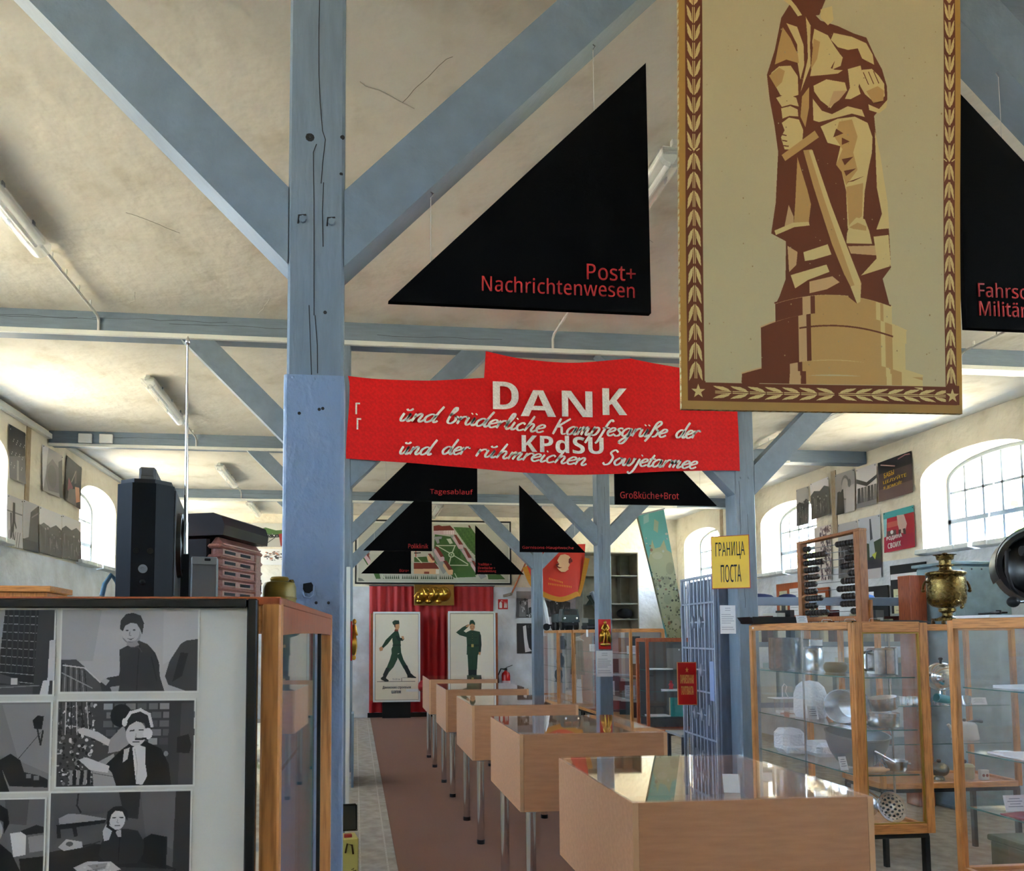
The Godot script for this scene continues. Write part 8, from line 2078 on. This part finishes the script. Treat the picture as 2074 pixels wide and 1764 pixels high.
func build_models() -> void:
	# truck model
	var gm := mat(Color(0.24, 0.29, 0.28), 0.5)
	var t := thing("model_truck", "grey-green model lorry facing the viewer on the glass cabinets", "model", V(3.44, CT + 0.007, 11.65))
	obj("chassis", mb().box(Vector3(0, 0.1, -0.25), Vector3(0.2, 0.04, 0.7), 0.004), M.black, t)
	obj("cab", mb().prism(pv([-0.14, 0.14, 0.14, 0.14, 0.145, 0.2, 0.125, 0.34, -0.125, 0.34, -0.145, 0.2]), 0.2), gm, t)
	for s in [-1.0, 1.0]:
		obj("windscreen", mb().prism(pv([s * 0.008, 0.245, s * 0.115, 0.245, s * 0.105, 0.32, s * 0.008, 0.32]), 0.004, Transform3D(Basis(), Vector3(0, 0, 0.102))), M.black_gloss, t)
		obj("headlamp", mb().lathe(pv([0, 0.012, 0.018, 0.008, 0.02, 0]), 14, Transform3D(Basis(Vector3.RIGHT, PI / 2), Vector3(s * 0.1, 0.19, 0.1))), M.chrome, t)
		for z in [0.02, -0.3, -0.48]:
			obj("wheel", mb().cyl(Vector3(s * 0.09, 0.07, z), Vector3(s * 0.14, 0.07, z), 0.07, 0.07, 18), M.black, t)
	obj("bumper", mb().box(Vector3(0, 0.14, 0.115), Vector3(0.29, 0.03, 0.02), 0.003), gm, t)
	obj("load_bed", mb().box(Vector3(0, 0.2, -0.38), Vector3(0.26, 0.14, 0.42), 0.004), gm, t)
	# rocket trailer model beside it
	var r := thing("model_rocket", "white model rocket on dark wheels beside the model lorry", "model", V(3.34, CT + 0.007, 12.55))
	obj("rocket", mb().lathe(pv([0, 0, 0.028, 0.0, 0.03, 0.02, 0.03, 0.3, 0.012, 0.42, 0, 0.44]), 16, Transform3D(Basis(Vector3(0, 0, 1), 0.16), Vector3(0, 0.1, 0))), M.white_plastic, r)
	obj("carriage", mb().box(Vector3(0.02, 0.09, 0), Vector3(0.16, 0.03, 0.12), 0.004), M.black, r)
	for s in [-1.0, 1.0]: obj("wheel", mb().cyl(Vector3(0.02 + s * 0.07, 0.06, 0.05), Vector3(0.02 + s * 0.07, 0.06, 0.08), 0.06, 0.06, 16), M.black, r)
	# missile launcher
	var gr := mat(Color(0.13, 0.18, 0.14), 0.5)
	var m := thing("model_launcher", "dark green model missile launcher beside the gold-relief post", "model", V(3.46, CT + 0.007, 10.35))
	obj("hull", mb().box(Vector3(0, 0.1, 0), Vector3(0.34, 0.1, 0.24), 0.01), gr, m)
	obj("tracks", mb().box(Vector3(0, 0.035, 0.0), Vector3(0.36, 0.07, 0.28), 0.02), M.black, m)
	obj("launch_rail", mb().bar(Vector3(0.12, 0.16, 0), Vector3(-0.1, 0.5, 0), 0.12, 0.05, 0.004), gr, m)
	obj("fin", mb().prism(pv([-0.16, 0.34, -0.05, 0.36, 0.02, 0.5, -0.04, 0.52]), 0.01), gr, m)
	obj("missile", mb().cyl(Vector3(0.1, 0.2, 0.05), Vector3(-0.08, 0.54, 0.05), 0.035, 0.03, 14), M.grey_metal, m)
	obj("light_box", mb().box(Vector3(-0.2, 0.13, 0.1), Vector3(0.08, 0.07, 0.07), 0.004), mat(Color(0.55, 0.56, 0.52), 0.5), m)
	# hanging white tags on the cabinet row
	for a in [[12.4, 1.62, "white tag on the far end of the glass cabinet row"], [10.0, 1.615, "white tag under the model launcher"]]:
		var o := obj("price_tag", mb().box(V(3.213, a[1], a[0]), Vector3(0.002, 0.1, 0.08)), M.paper)
		tag(o, a[2], "tag", "white tags on the cabinet row")

func build_papers() -> void:
	# near cabinet: papers on the three shelves
	var L := [
		["white_booklet", V(2.90, 1.362 + 0.008, 2.86), Vector3(0.26, 0.014, 0.22), 0.12, M.paper, "white booklet on the top shelf of the near cabinet", "booklet"],
		["white_folder", V(2.86, 1.076 + 0.005, 2.88), Vector3(0.24, 0.008, 0.2), -0.1, M.paper, "flat white folder on the middle shelf of the near cabinet", "folder"],
		["tan_bread", V(2.88, 1.076 + 0.02, 2.66), Vector3(0.16, 0.038, 0.12), 0.2, mat(Color(0.62, 0.45, 0.28), 0.8), "tan cardboard packet on the middle shelf of the near cabinet", "packet"],
		["red_sheet", V(2.88, 0.834 + 0.003, 2.78), Vector3(0.28, 0.005, 0.3), 0.15, mat(Color(0.62, 0.16, 0.22), 0.5), "dark red sheet on the lowest shelf of the near cabinet", "sheet"],
		["pink_box", V(2.97, 0.834 + 0.06, 2.72), Vector3(0.06, 0.11, 0.05), 0.2, mat(Color(0.80, 0.66, 0.74), 0.6), "pink printed packet on the lowest shelf of the near cabinet", "packet"],
		["cream_paper", V(3.42, 1.076 + 0.004, 9.3), Vector3(0.26, 0.006, 0.22), 0.0, M.paper, "pale sheet lying in the long book cabinet", "paper"],
	]
	for a in L:
		var o := obj(a[0], mb().box(Vector3.ZERO, a[2], 0.002), a[4])
		o.position = a[1]; o.rotation.y = a[3]
		tag(o, a[5], a[6])
	var wd := obj("easel_card", mb().prism(pv([-0.13, 0, 0.13, 0, 0.13, 0.23, 0.02, 0.23]), 0.006, Transform3D(Basis(Vector3.RIGHT, -0.2), Vector3.ZERO)), M.paper)
	wd.position = V(2.95, 1.0765, 2.76); tag(wd, "sloping white display card on the middle shelf of the near cabinet", "card")
	card("white framed text card on the lowest shelf of the near cabinet", V(2.84, 0.834, 2.95), 0.1, 0.068, 0, 0.2)
	# green ammunition box on the floor under the near cabinet
	var gb := thing("green_crate", "dark green crate on the floor behind the near cabinet", "crate", V(3.62, 0, 3.6))
	obj("body", mb().box(Vector3(0, 0.24, 0), Vector3(0.36, 0.48, 0.3), 0.008), mat(Color(0.25, 0.29, 0.17), 0.6), gb)
	obj("lid", mb().box(Vector3(0, 0.495, 0), Vector3(0.38, 0.03, 0.32), 0.006), mat(Color(0.27, 0.31, 0.18), 0.6), gb)
	obj("latch", mb().box(Vector3(0, 0.46, 0.155), Vector3(0.05, 0.07, 0.01), 0.002), M.steel, gb)
	# long cabinet: books and documents
	var cols := [Color(0.42, 0.10, 0.11), Color(0.20, 0.28, 0.34), Color(0.60, 0.40, 0.30), Color(0.72, 0.62, 0.60), Color(0.30, 0.12, 0.10), Color(0.16, 0.22, 0.26)]
	var nm := ["dark red", "slate blue", "tan", "pinkish", "maroon", "dark teal"]
	var ys := [1.362, 1.076, 0.834, 0.552]
	var no := 0
	for s in 4:
		for i in 6:
			var h := 0.15 + 0.02 * ((i * 3 + s) % 4)
			var o := thing("display_book", "%s book on shelf %s of the long cabinet, %s from the near end" % [nm[(i + s) % 6], ["one", "two", "three", "four"][s], ["first", "second", "third", "fourth", "fifth", "sixth"][i]], "book", V(3.50, ys[s], 8.64 + i * 0.36), -0.5 + 0.1 * (i % 3), "books in the long cabinet")
			var bs := Basis(Vector3.RIGHT, -0.22)
			obj("cover", mb().box(bs * Vector3(0, h / 2 + 0.004, 0), Vector3(0.14, h, 0.018), 0.002, bs), mat(cols[(i + s) % 6], 0.5), o)
			obj("pages", mb().box(bs * Vector3(0.003, h / 2 + 0.004, 0), Vector3(0.14, h - 0.008, 0.012), 0.0, bs), M.paper, o)
			no += 1
	for a in [[8.72, 1.362, 0.14, 0.1], [8.84, 0.834, 0.12, 0.14], [9.55, 0.834, 0.12, 0.15], [10.2, 1.362, 0.12, 0.1]]:
		card("white sheet standing in the long cabinet at depth step %s" % ["a near the end stile", "b low by the end stile", "c low in the middle", "d high by the narrow cabinet"][[8.72, 8.84, 9.55, 10.2].find(a[0])].substr(2), V(3.37, a[1], a[0]), a[2], a[3], -0.3)
	# uniform hanging in the narrow cabinet
	var u := thing("hanging_uniform", "brown striped cloth hanging in the narrow cabinet", "uniform", V(3.42, 0, 11.15), -0.9)
	obj("cloth", mb().grid(func(uu: float, v: float) -> Vector3: return Vector3(lerpf(-0.13, 0.13, uu) * (0.75 + 0.25 * v), lerpf(1.50, 0.98, v), 0.014 * sin(uu * 26.0)), 40, 6, 0.006), mat(Color(0.42, 0.32, 0.22), 0.9, 0, {"tex": "grain", "scale": Vector3(20, 1, 20)}), u)
	obj("hanger", mb().tube([Vector3(-0.12, 1.5, 0), Vector3(0, 1.56, 0), Vector3(0.12, 1.5, 0)], 0.006, 6), M.white_plastic, u)
	obj("hook", mb().tube([Vector3(0, 1.56, 0), Vector3(0, 1.6, 0), Vector3(0.015, 1.615, 0)], 0.003, 6), M.steel, u)
	var wp := obj("white_sheet", mb().prism(pv([-0.08, 0, 0.08, 0, 0.06, 0.36, 0.0, 0.36]), 0.004), M.paper)
	wp.position = V(3.40, 0.552, 11.1); wp.rotation.y = -0.6; tag(wp, "tall white sheet on the narrow cabinet floor", "paper")
	# far cabinet: dark vase and bottles
	for i in 3:
		var v := thing("dark_vase", ["dark blue vase high in the last cabinet", "dark teal vase on the middle shelf of the last cabinet", "small dark flask low in the last cabinet"][i], "vase", V(3.44, ys[i], 12.05 + i * 0.12))
		obj("body", mb().lathe(pv([0, 0, 0.05, 0, 0.07, 0.06, 0.06, 0.14, 0.03, 0.18, 0.035, 0.21, 0, 0.21]), 20), mat(Color(0.06, 0.14, 0.20), 0.25), v)
	# dark cabinet beside the gate
	var pz := [[3.46, 1.199, "flat papers on the upper shelf of the dark cabinet"], [3.62, 0.959, "spread white papers on the middle shelf of the dark cabinet"], [3.42, 0.674, "pale papers on the lower shelf of the dark cabinet"]]
	for a in pz:
		var o := obj("paper_sheets", mb().box(Vector3.ZERO, Vector3(0.24, 0.012, 0.16), 0.001), M.paper)
		o.position = V(a[0], a[1] + 0.007, 8.13); tag(o, a[2], "paper")
	var ph := thing("desk_telephone", "black desk telephone in the dark cabinet", "telephone", V(3.90, 0.959, 8.13), -0.3)
	ph.scale = Vector3(0.75, 0.75, 0.75)
	obj("base", mb().prism(pv([-0.1, 0, 0.1, 0, 0.09, 0.03, -0.04, 0.1, -0.1, 0.1]), 0.16), M.black_gloss, ph)
	obj("handset", mb().tube([Vector3(-0.08, 0.12, 0.09), Vector3(-0.06, 0.13, 0.05), Vector3(-0.06, 0.13, -0.05), Vector3(-0.08, 0.12, -0.09)], 0.02, 10), M.black_gloss, ph)
	obj("dial", mb().lathe(pv([0, 0.006, 0.03, 0.006, 0.035, 0]), 18, Transform3D(Basis(Vector3(0, 0, 1), -0.5), Vector3(0.03, 0.065, 0))), M.grey_metal, ph)
	var tb := thing("teal_book", "bright turquoise booklet standing low in the dark cabinet", "booklet", V(3.62, 0.674, 8.06), -0.1)
	obj("cover", mb().box(Vector3(0, 0.105, 0), Vector3(0.155, 0.21, 0.008), 0.001), mat(Color(0.02, 0.62, 0.60), 0.45), tb)
	obj("spine", mb().box(Vector3(-0.081, 0.105, 0), Vector3(0.012, 0.21, 0.01), 0.001), mat(Color(0.72, 0.68, 0.55), 0.6), tb)
	var gf := thing("grey_picture", "grey framed picture leaning on the upper shelf of the dark cabinet", "frame", V(3.66, 1.199, 8.2), 0)
	obj("board", mb().box(Vector3(0, 0.12, 0), Vector3(0.17, 0.24, 0.01), 0.002), mat(Color(0.52, 0.50, 0.47), 0.6), gf)
	obj("pin", mb(Transform3D(Basis(), Vector3(0.06, 0.22, 0.008))).lathe(ball(0.008, 6), 8), M.white_plastic, gf)
	var rf := obj("red_figurine", mb().lathe(pv([0, 0, 0.025, 0, 0.02, 0.03, 0.03, 0.05, 0.012, 0.07, 0.018, 0.09, 0, 0.1]), 12), mat(Color(0.75, 0.12, 0.16), 0.4))
	rf.position = V(3.60, 0.959 + 0.014, 8.16); tag(rf, "tiny red figurine on the papers in the dark cabinet", "figurine")
	var db := obj("dark_board", mb().prism(pv([-0.06, 0, 0.12, 0, 0.12, 0.3, 0.0, 0.3]), 0.012), mat(Color(0.10, 0.11, 0.14), 0.5))
	db.position = V(3.88, 1.199, 8.16); tag(db, "slanting dark board on the upper shelf of the dark cabinet", "board")
